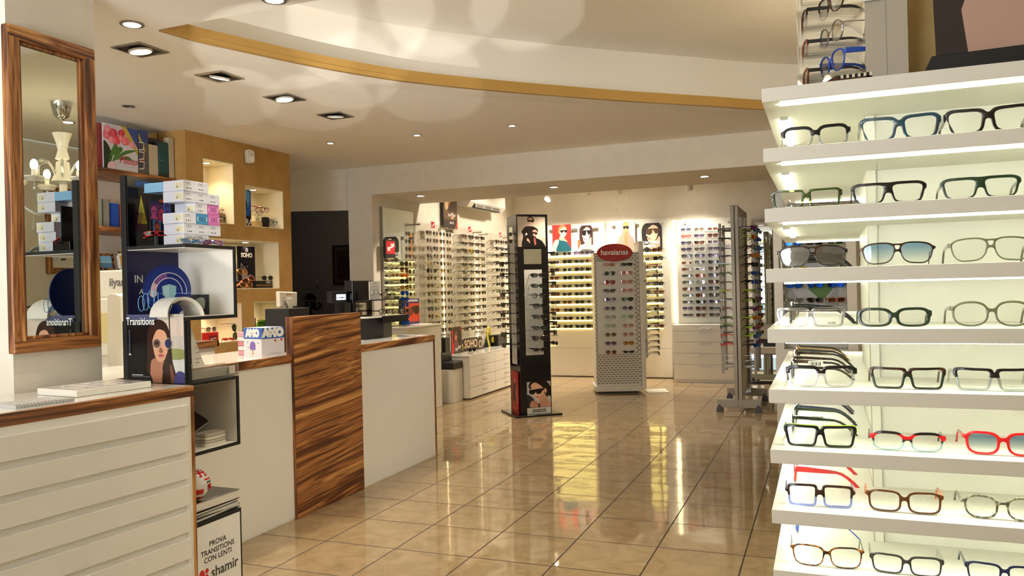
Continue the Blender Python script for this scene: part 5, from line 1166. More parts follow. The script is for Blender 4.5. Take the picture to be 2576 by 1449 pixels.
# niche with the plant
zb = .886
t = thing('potted_plant', 'small bushy green artificial plant in the right low niche', 'plant', (-4.49, 5.585, zb))
MB().lathe([(.05, 0), (.062, .005), (.07, .09), (.066, .092), (.06, .08)], 20, (0, 0, 0), (226, 220, 206)).obj('pot', M_PRINT, t, 40)
m = MB(); rnd = random.Random(3)
for k in range(420):
    a = rnd.uniform(0, 2*PI); el = rnd.uniform(-.1, 1.4); L_ = rnd.uniform(.05, .10); d = Vector((math.cos(a)*math.cos(el), 1.2*math.sin(a)*math.cos(el), math.sin(el)*.75))
    p0 = Vector((rnd.uniform(-.02, .02), rnd.uniform(-.03, .03), .09)); p1 = p0+d*L_*.6+Vector((0, 0, .012)); p2 = p0+d*L_; s = d.cross(Vector((0, 0, 1))); s = (s.normalized() if s.length > 1e-3 else Vector((1, 0, 0)))*.0035
    g = rnd.choice([(60, 110, 36), (84, 140, 44), (110, 160, 60), (48, 92, 34), (140, 176, 80)])
    m.add([p0-s*.5, p0+s*.5, p1+s, p2, p1-s], [(0, 1, 2, 3, 4)], g)
m.obj('foliage', M_PRINT, t)
nbox('dark_photo', 'dark portrait card leaning at the left of the plant niche', 'card', 5.45, zb, .09, .165, .006, (46, 30, 26), -4.53)
nbox('photo_box', 'white box with a dark photo behind the blue banded carton', 'box', 5.70, zb, .13, .125, .05, (222, 214, 208), XN+.04)
glasses('wayfarer', X4(-4.10, 5.35, .80, PI/2, 0, PI/2), FM['black'], LM['smoke'], 'x', 'sunglasses', None) if 0 else None
# alarm sensor
t = thing('motion_sensor', 'white plastic motion sensor on the ochre wall near the ceiling', 'sensor', (-4.40, 5.275, 2.385), PI/2-.2)
m = MB(); m.box(-.02, .015, -.02, .03, .03, .05); m.obj('bracket', PC, t, None, .003)
m = MB(); m.prism(smoothpoly([(-.03, .05), (.03, .045), (.036, .0), (.03, -.05), (-.024, -.055), (-.03, -.01)], 4), 'Y', -.055, -.012); m.obj('housing', PC, t, None, .005)
m = MB(); m.prism(smoothpoly([(-.012, -.005), (.024, -.008), (.022, -.042), (-.01, -.044)], 4), 'Y', -.058, -.054, (244, 242, 236)); m.obj('lens_window', M_PRINTG, t)
MB().box(-.005, .02, -.0565, -.0545, .008, .011, (40, 90, 40)).obj('led', M_PRINT, t)

# ------------------------------------------------------------------ dark examination room
t = thing('dark_picture', 'dim framed picture on the far wall of the dark room', 'picture', (-5.72, 8.745, 1.36), 0)
m = MB(); w_, h = .44, .5
for (a, b, c, d) in ((-w_/2, -w_/2+.02, 0, h), (w_/2-.02, w_/2, 0, h), (-w_/2, w_/2, 0, .02), (-w_/2, w_/2, h-.02, h)): m.box(a, b, -.025, 0, c, d)
m.obj('frame', M_BLACKM, t); art(t, w_-.03, h-.03, [Rc((70, 56, 44), 0, 0, 1, 1), Rc((46, 36, 30), .1, .1, .9, .9), E(.5, .5, .26, .3, (54, 42, 34)), E(.45, .5, .18, .25, (40, 30, 26))], -.008, -w_/2+.015, .015)
t = thing('phoropter_stand', 'grey eye testing instrument on an arched stand in the dark room', 'instrument', (-5.55, 7.75, 0), .35)
DG = plain('instrument_grey', (96, 94, 92), .4); MB().box(-.3, .3, -.2, .2, .74, .78).obj('table', M_BLACKM, t); MB().tube([(0, 0, 0), (0, 0, .74)], .05, 12).obj('table_post', M_BLACKM, t)
MB().tube(smoothpoly([(-.1, 0, .78), (-.1, 0, 1.2), (-.085, 0, 1.29), (0, 0, 1.32), (.085, 0, 1.29), (.1, 0, 1.2), (.1, 0, .78)], 4, False), .008, 8).obj('arch_frame', DG, t, 50)
m = MB(); m.box(-.1, .1, -.02, .02, 1.155, 1.165); m.box(-.1, .1, -.02, .02, .96, .97); m.obj('cross_bar', DG, t)
m = MB(); m.ball((.04, -.03, 1.1), .06, .03, .055, 16); m.ball((-.05, -.03, 1.09), .045, .03, .05, 16); m.obj('lens_wheel', M_BLACK, t, 60)
m = MB(); m.prism(smoothpoly([(-.03, 1.32), (.05, 1.32), (.03, 1.40), (-.01, 1.40)], 3), 'Y', -.03, .03); m.tube([(-.02, 0, 1.36), (.02, -.02, 1.42), (.06, -.02, 1.36)], .012, 8); m.obj('head_rest', DG, t, 50)
m = MB(); m.tube([(-.02, -.05, .78), (-.02, -.05, .92)], .02, 10); m.tube([(.04, -.05, .84), (.07, -.05, .9)], .012, 8); m.obj('joystick', DG, t, 50)
m = MB(); m.tube(smoothpoly([(-.09, -.12, .72), (-.06, -.12, .80), (.07, -.12, .80), (.1, -.12, .74)], 4, False), .008, 8); m.obj('handle_bar', DG, t, 50)
t = thing('slit_lamp', 'pale instrument with a tilted screen at the left edge of the dark room', 'instrument', (-6.08, 7.25, .78), .3)
m = MB(); m.prism([(-.1, .0), (.14, .0), (.12, .2), (.02, .34), (-.1, .36)], 'Y', -.08, .08); m.obj('body', DG, t, None, .02)
MB().box(-.08, .08, -.10, -.085, .2, .38).obj('screen_bezel', plain('instrument_light', (140, 138, 134), .4), t, None, .008); MB().box(-.065, .065, -.102, -.099, .215, .365).obj('screen', M_BLACK, t)
MB().box(-.15, .15, -.15, .15, -.04, 0).obj('table_top', M_BLACKM, t); MB().tube([(0, 0, -.78), (0, 0, -.04)], .05, 12).obj('table_post', M_BLACKM, t)
t = thing('wall_lamp', 'dim round patterned lamp disc standing in the dark room', 'lamp', (-5.93, 8.2, 1.02), .3)
m = MB()
for k in range(14):
    q = PI*k/13; m.tube([(.09*math.cos(q), 0, .15+.12*math.sin(q)), (.135*math.cos(q), 0, .15+.17*math.sin(q))], .006, 6)
m.obj('rays', DG, t); MB().tube([(0, .0, .15), (0, .02, .15)], .08, 24).obj('disc', M_BLACK, t); MB().tube([(0, .01, -1.02), (0, .01, .07)], .02, 8).obj('stand', M_BLACKM, t)
# ------------------------------------------------------------------ rear room: left wall
t = thing('wall_mirror', 'large frameless wall mirror behind the sign stand in the rear room', 'mirror', (-4.155, 7.267, 1.44), PI/2)
MB().box(-.322, .322, -.03, 0, -.664, .664).obj('backing', M_STEEL, t); MB().box(-.318, .318, -.0325, -.0301, -.660, .660).obj('mirror_glass', M_MIRROR, t)
t = thing('air_conditioner', 'white wall mounted air conditioner above the glasses panels', 'air conditioner', (-4.155, 9.26, 2.25), PI/2)
MB().prism([(0, .02), (.16, 0), (.21, .06), (.21, .25), (.17, .28), (0, .28)], 'X', -.56, .56).obj('casing', M_WHITE, t, None, .004).scale = (1, -1, 1)
MB().box(-.42, .4, -.2, -.13, .0, .052).obj('outlet_slot', M_BLACKM, t).rotation_euler = (.0, 0, 0)
m = MB()
for k in range(3): m.box(-.41, .39, -.212+.004*k, -.2, .008+.016*k, .012+.016*k)
for k in range(4): m.box(-.4+.25*k, -.39+.25*k, -.21, -.19, .004, .05)
m.obj('louvre', M_WHITE, t)
S = [Rc((96, 74, 52), 0, 0, 1, 1), Pg((206, 170, 130), [(.1, .95), (.3, .98), (.35, .7), (.15, .6)], True), Pg((190, 120, 60), [(.4, .9), (.6, .98), (.66, .7), (.5, .6)], True), Pg((60, 44, 36), [(.3, .6), (.9, .5), (.9, 1), (.7, 1)], True), Pg((190, 150, 90), [(.5, .4), (.62, .5), (.75, .4), (.62, .3)], True), E(.62, .42, .1, .12, (200, 160, 120)), Pg((20, 16, 16), [(.52, .45), (.74, .45), (.72, .39), (.54, .39)]), Rc((50, 40, 36), 0, 0, 1, .28), Pg((170, 60, 40), [(.8, 0), (1, 0), (1, .4)])]
t = board('group_poster', 'brown poster of several faces with white handwriting beside the air conditioner', 'poster', (-4.10, 8.46, 1.975), PI/2, .37, .36, .02, S, M_BLACKM)
text('you feel', .06, T_W(), t, (.02, -.003, .16), 0, shear=.35); text('see it', .05, T_W(), t, (.02, -.003, .07), 0, shear=.35)
WALLSH = ['wire aviator', 'wire round', 'wayfarer', 'panto', 'round', 'square', 'aviator', 'thin', 'rectangle']
def row_rail(parent, rz_mat, x0, x1, y0, y1, z): return MB().box(x0, x1, y0, y1, z-.002, z).obj('display_rail', rz_mat, parent)
def rb_panel(y0, y1, cols, z0, z1, nr, lab, place, wires, signy):
    t = thing('glasses_rack', lab, 'display rack', (-4.155, (y0+y1)/2, 0), 0, 'acrylic glasses panels on the rear left wall'); yc = (y0+y1)/2
    MB().box(.108, .112, y0-yc, y1-yc, z0-.10, z1+.11).obj('acrylic_sheet', M_FROST2, t)
    for y in (y0-yc+.05, y1-yc-.05):
        for z in (z0-.07, z1+.085): MB().tube([(0, y, z), (.122, y, z)], .009, 10).obj('standoff', M_STEEL, t)
    s = thing('brand_card', 'small red square logo card above the '+place, 'sign', (-4.155+.125, signy, z1+.055), PI/2, 'red logo cards over the rear panels')
    MB().box(-.05, .05, 0, .004, 0, .084, (226, 222, 214)).obj('card', M_PRINT, s); MB().box(-.041, .041, -.001, 0, .008, .076, (196, 30, 26)).obj('red_print', M_PRINT, s)
    text('Ray-Ban', .026, T_W(), s, (0, -.0018, .042), 0, shear=.35, ry=-.5, sx=.85, bold=.001)
    step = (z1-z0)/(nr-1); rnd = random.Random(int(y0*100))
    for r in range(nr):
        z = z1-step*r
        row_rail(t, M_FROST2, .112, .135, cols[0]-.08-yc, cols[-1]+.08-yc, z-.024)
        for c, y in enumerate(cols):
            if wires: sh = rnd.choice(['wire aviator', 'wire aviator', 'wire round', 'wire round']); fm = rnd.choice(['gold', 'silver', 'gunmetal', 'gold']); lm = rnd.choice(['dark brown', 'green', 'grey brown', 'brown', 'smoke', 'gold brown', 'grey gradient'] + (['pale blue', 'gold brown'] if c == 3 else [])); tk = 'wire'
            else: sh = rnd.choice(['wayfarer', 'panto', 'square', 'round', 'rectangle', 'wayfarer']); fm = rnd.choice(['black', 'black', 'dark brown', 'tortoise', 'dark tortoise', 'black']); lm = rnd.choice(['dark brown', 'green', 'smoke', 'brown', 'grey brown', 'dark brown']); tk = 'medium'
            if not wires and c == 1 and r == 2: fm, lm = 'yellow', 'yellow'
            RB.append(glasses(sh, X4(-3.99, y, z, PI/2+rnd.uniform(-.06, .06), rnd.uniform(-.03, .05)), FM[fm], LMF[lm], 'x', 'sunglasses', None, tk, scale=.97))
RB = []
M_FROST2 = glassy('milky_acrylic', (.93, .925, .90), .01, .3, fm=.06)
rb_panel(7.52, 8.30, (7.688, 7.845, 8.01, 8.175), .802, 1.877, 14, 'left frosted acrylic wall panel filled with metal rimmed sunglasses', 'left wall panel', True, 7.865)
rb_panel(8.40, 9.26, (8.60, 8.80, 8.974, 9.15), .776, 1.885, 14, 'middle frosted acrylic wall panel filled with dark sunglasses', 'middle wall panel', False, 8.845)
rb_panel(9.36, 10.28, (9.629, 9.795, 9.966, 10.14), .749, 1.869, 13, 'right frosted acrylic wall panel partly behind the black tower', 'right wall panel', False, 9.83)
merge_stuff(RB, 'sunglasses', 'rows of small sunglasses filling the three frosted acrylic panels on the rear left wall', 'sunglasses')
for k, y in enumerate((8.35, 9.31, 7.49)):
    o = box1('wall_light_strip', -4.150, -4.142, y-.006, y+.006, .6, 1.95, M_LEDW); sh_ = box1('light_shield', -4.138, -4.130, y-.026, y+.026, .58, 1.97, M_WHITE, o); tag(o, ['upright warm light strip between the left and middle glasses panels', 'upright warm light strip between the middle and right glasses panels', 'upright warm light strip beside the large mirror'][k], 'light strip', 'light strips between the glasses panels')
# low cabinet and sign stand of sunglasses in front of the mirror
t = thing('low_cabinet', 'white low cabinet with rounded front under the red sign stand', 'cabinet', (0, 0, 0))
MB().box(-4.03, -3.856, 6.85, 7.645, 0, .875).obj('carcass', M_WHITE, t, None, .004); MB().box(-4.03, -3.85, 6.84, 7.65, .875, .892).obj('top', M_WHITE_G, t, None, .003)
t = thing('paper_sheet', 'white papers spread on the low white cabinet', 'paper', (-3.98, 7.45, .8925), .2)
for k in range(4): MB().box(-.1, .08, -.14+.03*k, .12+.02*k, .0012*k, .0012*k+.001).obj('sheet', M_WHITE, t)
t = thing('sign_stand', 'clear counter stand of sunglasses with a black and red logo sign', 'display stand', (-4.06, 7.10, .8925), PI/2)
MB().box(-.10, .10, -.02, .08, 0, .012).obj('foot', M_ACRYL, t); MB().box(-.085, .085, .03, .036, .012, .70).obj('acrylic_back', M_FROST2, t)
MB().box(-.19, .01, .02, .045, .70, .88).obj('sign_board', M_BLACKM, t, None, .003); MB().box(-.175, -.005, .018, .0205, .735, .865, (170, 24, 30)).obj('sign_face', M_PRINT, t)
text('Ray-Ban', .062, T_W(), t, (-.09, .0165, .805), 0, shear=.35, ry=-.45, sx=.75, bold=.001)
rnd = random.Random(5)
sel = [('wayfarer', 'black', 'smoke'), ('panto', 'burgundy', 'dark brown'), ('rectangle', 'orange', 'mirrored orange'), ('square', 'black', 'smoke'), ('round', 'burgundy', 'amber'), ('aviator', 'dark brown', 'mirrored blue'), ('round', 'black', 'mirrored blue'), ('round', 'gold', 'mirrored blue'), ('round', 'silver', 'brown'), ('panto', 'black', 'mirrored blue'), ('panto', 'black', 'mirrored blue')]
for r, (sh, fm, lm) in enumerate(sel):
    z = 1.525-.0595*r
    MB().box(-.06, .06, -.085, .03, z-.8925-.026, z-.8925-.024).obj('display_rail', M_ACRYL, t)
    glasses(sh, X4(-3.975, 7.10, z, PI/2-.18), FM[fm], LM[lm], f'{lm} lens {sh} sunglasses, {ORD[r]} on the small stand under the red and black sign', 'sunglasses', 'sunglasses on the sign stand', 'medium' if fm not in ('gold', 'silver') else 'wire')
S = [Rc((70, 50, 96), 0, 0, 1, 1), Rc((206, 66, 34), 0, .12, 1, .82), Pg((120, 50, 24), [(.05, .6), (.9, .72), (.98, .5), (.8, .38), (.6, .46), (.4, .34), (.1, .42)], True), Pg((60, 30, 22), [(.5, .66), (.95, .7), (.98, .5), (.8, .38), (.62, .46)], True), Rc((206, 200, 206), .2, .88, .9, .95)]
t = board('sunglasses_card', 'orange and purple card picturing sunglasses beside the sign stand', 'card', (-4.07, 7.42, .8925), PI/2-.1, .26, .275, .006, S, M_BLACKM)
text('NOT GLASSES', .024, T_W(), t, (.0, -.003, .255), 0)
# chest of drawers with display pieces
t = thing('drawer_chest', 'low white chest of eight drawers under the wall panels', 'chest of drawers', (-3.755, 8.13, 0), PI/2)
MB().box(.0, 2.2, .006, .36, .02, .485).obj('carcass', M_WHITE, t); MB().box(-.006, 2.206, -.004, .366, .485, .505).obj('top', M_WHITE_G, t, None, .002); MB().box(.02, 2.18, .03, .34, 0, .02).obj('plinth', M_GREY, t)
for c, (a, b) in enumerate(((.004, .738), (.744, 2.196))):
    for r in range(4):
        z1 = .480-.1155*r
        d = MB().box(a, b, -.008, .006, z1-.112, z1).obj('drawer', M_WHITE, t, None, .0015)
        xc = (.394, 1.085)[c]
        MB().tube([(xc-.05, -.008, z1-.055), (xc-.05, -.03, z1-.055), (xc+.05, -.03, z1-.055), (xc+.05, -.008, z1-.055)], .004, 6).obj('handle', M_STEEL, d)
CTZ = .5055
S = [Rc((46, 30, 26), 0, 0, 1, 1), Pg((206, 40, 34), [(0, 1), (.2, 1), (.1, .6), (.25, .2), (0, 0)], True), Pg((200, 44, 36), [(.85, 1), (1, 1), (1, .7)]), Pg((196, 110, 90), [(.3, .75), (.55, .7), (.5, .5), (.3, .5)], True), Pg((110, 60, 50), [(.3, .8), (.5, .84), (.6, .7), (.4, .66)], True), Pg((120, 70, 60), [(.25, .5), (.6, .45), (.7, .2), (.3, .25)], True)]
t = board('red_portrait_card', 'red and brown portrait card with white lettering on the drawer chest', 'card', (-4.02, 8.38, CTZ), PI/2-.1, .22, .31, .008, S, M_BLACKM)
text('Ray-Ban', .06, T_W(), t, (.02, -.003, .06), 0, shear=.35, ry=-.3, sx=.7)
t = thing('letter_sign', 'brown sign with raised gold letters standing on the drawer chest', 'sign', (-4.03, 8.79, CTZ), PI/2-.08)
BR = plain('sign_brown', (58, 44, 34), .5); GD = plain('sign_sand', (206, 178, 140), .5)
o = [(-.27, 0), (.30, 0), (.30, .13), (.27, .155), (.22, .155), (.19, .135), (.16, .155), (-.14, .155), (-.18, .135), (-.21, .155), (-.25, .13), (-.27, .1)]
MB().prism(o, 'Y', 0, .012).obj('board', BR, t, None, .002); MB().box(-.28, .33, -.03, .06, 0, .006).obj('foot', BR, t)
text('SOHO', .135, GD, t, (0, -.003, .078), 0, sx=.85, bold=.002, ext=.002)
m = MB(); arch(m, .24, .02, .085, -.003, (206, 178, 140)); m.obj('arch_emblem', M_PRINT, t); m = MB(); arch(m, -.23, .02, .075, -.003, (196, 182, 60)); m.obj('arch_emblem', M_PRINT, t)
t = thing('arch_stand', 'black triangular stand with a bent yellow arch on the drawer chest', 'display stand', (-4.03, 9.34, CTZ), PI/2)
m = MB(); m.prism([(-.10, 0), (.12, 0), (.02, .17)], 'Y', 0, .03); m.box(-.1, .2, .0, .1, 0, .004); m.obj('stand', M_BLACKM, t)
m = MB(); m.tube([(-.02, -.02, .0), (-.05, -.012, .10), (-.06, -.01, .2), (-.035, -.008, .245), (0, -.006, .25), (.03, -.008, .22), (.05, -.01, .15)], .012, 6, (206, 190, 50)); m.box(.10, .125, -.02, .0, 0, .12, (206, 190, 50)); m.box(.10, .15, -.02, .0, 0, .05, (206, 190, 50)); m.obj('yellow_arch', M_PRINT, t)
t = nbox('black_case', 'black box carrying small silver sunglasses on the drawer chest', 'box', 9.62, CTZ, .30, .14, .12, (20, 18, 18), -3.95)
glasses('wire round', X4(-3.92, 9.60, CTZ+.163, PI/2-.4, .3), FM['silver'], LM['light grey'], 'silver round sunglasses on the black box on the drawer chest', 'sunglasses', None, 'wire')
t = thing('clear_plinth', 'clear acrylic plinth with black sunglasses near the front of the drawer chest', 'plinth', (-3.83, 8.33, CTZ), PI/2+.2); MB().box(-.07, .07, -.05, .05, 0, .022).obj('block', M_ACRYL, t)
glasses('round', X4(-3.80, 8.33, CTZ+.047, PI/2-.5), FM['black'], LM['smoke'], 'black round sunglasses on the clear plinth on the drawer chest', 'sunglasses', None, 'medium', scale=.9)
t = thing('waiting_bench', 'small black padded bench on a pale box between cabinet and drawer chest', 'bench', (-3.98, 7.99, 0))
MB().box(-.14, .15, -.13, .12, 0, .37).obj('base_box', M_WHITE, t, None, .003); LE = plain('black_leather', (22, 20, 20), .42); MB().box(-.14, .16, -.135, .125, .372, .45).obj('seat', LE, t, None, .012); MB().box(-.15, .02, -.135, .125, .452, .545).obj('back_cushion', LE, t, None, .012)
t = nbox('black_case', 'tall black case standing behind the red portrait card', 'case', 8.16, .506, .12, .20, .05, (20, 18, 18), -4.03)

# ------------------------------------------------------------------ rear room: back wall shelves
def shelf_unit(x0, x1, ztop, cols, lab, place, seed, top):
    t = thing('wall_shelving', lab, 'shelving', (0, 10.62, 0), 0, 'lit shelving on the back wall')
    MB().box(x0, x1, -.05, 0, .40, ztop).obj('back_board', M_WHITE, t, None, .003)
    MB().box(x0, x1, -.06, 0, .012, .398).obj('plinth_board', M_WHITE, t, None, .003)
    MB().tube([(x0+.04, -.075, ztop-.075), (x1-.08, -.075, ztop-.075)], .012, 10).obj('poster_rail', M_CHROME, t)
    rnd = random.Random(seed)
    for r in range(10):
        z = 1.683-.1113*r
        sh_ = MB().box(x0+.02, x1-.10, -.19, -.05, z-.008, z).obj('shelf', M_SHELF, t)
        MB().box(x0+.02, x1-.10, -.194, -.190, z-.010, z+.001).obj('light_strip', M_LEDY, sh_); MB().box(x0+.03, x1-.11, -.062, -.052, z-.018, z-.009).obj('light_strip', M_LEDY, sh_)
        for c, x in enumerate(cols):
            s = rnd.choice(['cat-eye', 'butterfly', 'oversized', 'square', 'wayfarer', 'slim', 'cat-eye', 'round', 'oversized'])
            fm, lm = rnd.choice([('black', 'smoke'), ('dark brown', 'dark brown'), ('black', 'grey gradient'), ('dark tortoise', 'dark brown'), ('black', 'dark brown'), ('burgundy', 'brown'), ('tortoise', 'brown'), ('navy', 'purple gradient'), ('black', 'smoke')])
            if (r, c) in ((1, 0), (2, 1), (8, 2)): fm, lm = 'white', 'smoke'
            if s in top: pass
            glasses(s, X4(x+rnd.uniform(-.008, .008), 10.45, z+bottom_of(s)+.0005, rnd.uniform(-.15, .15)), FM[fm], LM[lm], f'{fm} {s} sunglasses, {ORD[r]} shelf, {COLN[c]}, {place}', 'sunglasses', 'sunglasses on the back wall shelves', 'medium')
M_LEDY = emit('led_yellow', (1.0, .82, .26), 2.6)
shelf_unit(-3.62, -2.79, 2.118, (-3.487, -3.305, -3.135, -2.975), 'lit white wall shelving between the black tower and the oval red sign', 'left back shelving', 11, ())
shelf_unit(-2.725, -1.905, 2.135, (-2.225, -2.045), 'lit white wall shelving right of the oval red sign', 'right back shelving', 12, ())
S = portrait((166, 34, 26), (226, 176, 140), (150, 104, 60), (14, 66, 74), style=3); board('portrait_poster', 'red poster of a blonde woman in a teal one shoulder dress', 'poster', (-3.394, 10.524, 1.745), 0, .275, .372, .006, S, M_WHITE, 'photo posters over the back shelving')
S = portrait((214, 208, 204), (222, 180, 160), (50, 30, 26), (226, 222, 218), style=2)+[E(.06, .66, .07, .12, (226, 180, 150)), Pg((150, 80, 40), [(0, 0), (.2, .25), (.1, .4), (0, .35)], True)]; board('portrait_poster', 'white poster of a dark haired woman in profile', 'poster', (-3.055, 10.524, 1.765), 0, .215, .325, .006, S, M_WHITE, 'photo posters over the back shelving')
S = portrait((168, 158, 150), (186, 128, 86), (190, 140, 70), (132, 112, 98), style=1); board('portrait_poster', 'beige poster of a woman in a draped hood', 'poster', (-2.492, 10.524, 1.718), 0, .27, .40, .006, S, M_WHITE, 'photo posters over the back shelving')
S = portrait((178, 172, 150), (214, 178, 150), (34, 28, 26), (40, 36, 32), (70, 50, 34), style=2); t = board('portrait_poster', 'dark poster with white lettering of a woman in large shaded glasses', 'poster', (-2.15, 10.524, 1.715), 0, .305, .36, .006, S, M_BLACKM, 'photo posters over the back shelving')
text('TOM FORD', .05, T_W(), t, (-.01, -.004, .10), 0, bold=.0015); text('EYEWEAR', .034, T_W(), t, (-.01, -.004, .055), 0, bold=.001)
t = thing('access_hatch', 'square white access panel high on the back wall', 'hatch', (-2.541, 10.63, 2.373)); MB().box(-.1, .1, -.008, 0, -.095, .095).obj('cover', M_WALL, t, None, .002)
m = MB()
for x in (-.085, .085):
    for z in (-.08, .08): m.tube([(x, -.011, z), (x, -.008, z)], .006, 8)
m.obj('screw', M_STEEL, t)
# three column panel and drawer chest under it
t = thing('glasses_rack', 'white wall panel with three columns of sunglasses above the wide drawer chest', 'display rack', (-1.435, 10.62, 0))
MB().box(-.375, .385, -.05, 0, .735, 2.105).obj('board', M_WHITE, t, None, .003)
for x in (-.325, .34): MB().ball((x+.06 if x < 0 else x-.05, -.056, 2.04), .014, .014, .014, 12).obj('stud', M_CHROME, t, 60)
rnd = random.Random(21)
for r in range(14):
    z = 1.952-.0852*r
    MB().box(-.30, .18, -.18, -.05, z-.027, z-.025).obj('display_rail', M_ACRYL, t)
    for c, x in enumerate((-1.668, -1.500, -1.329)):
        s = rnd.choice(['cat-eye', 'butterfly', 'oversized', 'square', 'round', 'aviator', 'wayfarer', 'rectangle'])
        fm, lm = rnd.choice([('black', 'grey gradient'), ('purple', 'purple gradient'), ('dark brown', 'brown'), ('burgundy', 'brown'), ('black', 'smoke'), ('grey', 'grey gradient'), ('navy', 'purple gradient'), ('gunmetal', 'grey brown'), ('beige', 'brown')])
        fm, lm = {(0, 0): ('lilac', 'grey gradient'), (1, 0): ('red', 'pink'), (2, 1): ('burgundy', 'brown'), (2, 2): ('white', 'purple gradient'), (6, 0): ('burgundy', 'brown'), (6, 1): ('white', 'purple gradient'), (7, 1): ('orange', 'brown'), (7, 2): ('navy', 'purple gradient'), (10, 0): ('black', 'teal'), (8, 1): ('silver', 'light grey')}.get((r, c), (fm, lm))
        glasses(s, X4(x, 10.425, z, rnd.uniform(-.05, .05)), FM[fm], LM[lm], f'{fm} {s} sunglasses, {ORD[r]} row, {COLN[c]}, on the three column white panel', 'sunglasses', 'sunglasses on the three column panel', 'medium', scale=.98)
o = box1('wall_light_strip', -1.885, -1.835, 10.62, 10.628, .74, 2.1, emit('led_warm_soft', (1, .84, .5), 2.6)); tag(o, 'upright warm light strip left of the three column panel', 'light strip', 'light strips between the glasses panels')
t = thing('drawer_chest', 'wide white chest of five drawers under the three column panel', 'chest of drawers', (-1.435, 10.15, 0))
MB().box(-.38, .45, .0, .46, .045, .712).obj('carcass', M_WHITE, t); MB().box(-.395, .46, -.012, .46, .712, .732).obj('top', M_WHITE_G, t, None, .002); MB().box(-.34, .43, .02, .44, 0, .045).obj('plinth', M_WHITE, t)
for r, (a, b) in enumerate(((.659, .709), (.518, .655), (.376, .514), (.234, .372), (.05, .230))):
    d = MB().box(-.379, .449, -.014, 0, a, b).obj('drawer', M_WHITE, t, None, .0015); zh = b-.025 if r else b-.02
    MB().tube([(-.055, -.014, zh), (-.055, -.036, zh), (.09, -.036, zh), (.09, -.014, zh)], .005, 6).obj('handle', M_STEEL, d)
# ------------------------------------------------------------------ black display tower
BA = math.radians(39.5)
t = thing('display_tower', 'tall black square display tower with photo panels on a flat black base', 'display stand', (-2.757, 7.426, 0), BA)
TB = t
MB().box(-.24, .24, -.24, .24, 0, .018).obj('base_plate', M_BLACK, t, None, .002)
MB().box(-.16, .16, -.16, .16, .018, 1.97).obj('column', M_BLACK, t, None, .003)
def rotz(o, a): o.rotation_euler = (0, 0, a); return o
PB = (196, 178, 160)
S = [Rc(PB, 0, 0, 1, 1), Pg((178, 158, 140), [(0, 0), (1, 0), (1, .3), (0, .2)], True), Pg((30, 22, 24), [(.16, -.02), (.2, .36), (.14, .5), (.28, .66), (.42, .68), (.6, .66), (.72, .56), (.66, .4), (.6, -.02)], True), Pg((60, 40, 34), [(.37, .86), (.38, .98), (.52, 1.0), (.6, .9), (.56, .8)], True),
     Pg((206, 160, 136), [(.39, .86), (.40, .94), (.5, .96), (.55, .88), (.52, .78), (.46, .75), (.41, .79)], True), Pg((20, 15, 15), [(.37, .89), (.55, .88), (.54, .82), (.47, .83), (.46, .86), (.44, .82), (.38, .83)], True), Pg((220, 208, 196), [(.29, .44), (.33, .46), (.35, .40), (.28, .38)], True),
     Pg((20, 18, 18), [(.42, -.02), (.44, .2), (.58, .3), (.82, .22), (.92, .12), (.95, -.02)], True), Pg((190, 140, 116), [(.54, .46), (.54, .54), (.62, .58), (.70, .52), (.70, .42), (.64, .34), (.57, .36)], True), Pg((24, 18, 18), [(.52, .5), (.52, .58), (.62, .63), (.72, .58), (.73, .48), (.66, .56), (.58, .56)], True), Pg((40, 20, 14), [(.53, .49), (.70, .47), (.70, .41), (.62, .41), (.6, .44), (.56, .43)], True),
     Pg((206, 160, 136), [(.34, .28), (.40, .24), (.44, .14), (.42, .12), (.38, .18), (.33, .2)], True), Pg((150, 80, 76), [(.58, .26), (.62, .3), (.66, .1), (.6, .06)], True), Rc((60, 40, 36), .44, .35, .5, .38)]
art(t, .29, .295, S, -.161, -.155, 1.653, 'photo_print', M_PRINTG)
def frame_strip(p, x0, x1, z0, z1, y, w_, mat, nm_='frame'):
    m = MB()
    for a, b, c, d in ((x0-w_, x0, z0-w_, z1+w_), (x1, x1+w_, z0-w_, z1+w_), (x0, x1, z0-w_, z0), (x0, x1, z1, z1+w_)): m.box(a, b, y-.006, y, c, d)
    return m.obj(nm_, mat, p)
frame_strip(t, -.155, .135, 1.653, 1.948, -.16, .012, M_BLACK)
MB().box(-.096, .086, -.164, -.160, 1.483, 1.629).obj('mirror_tile', M_MIRROR, t)
S = portrait((176, 178, 178), (222, 176, 146), (44, 30, 26), (196, 140, 110), (10, 10, 12), 2)
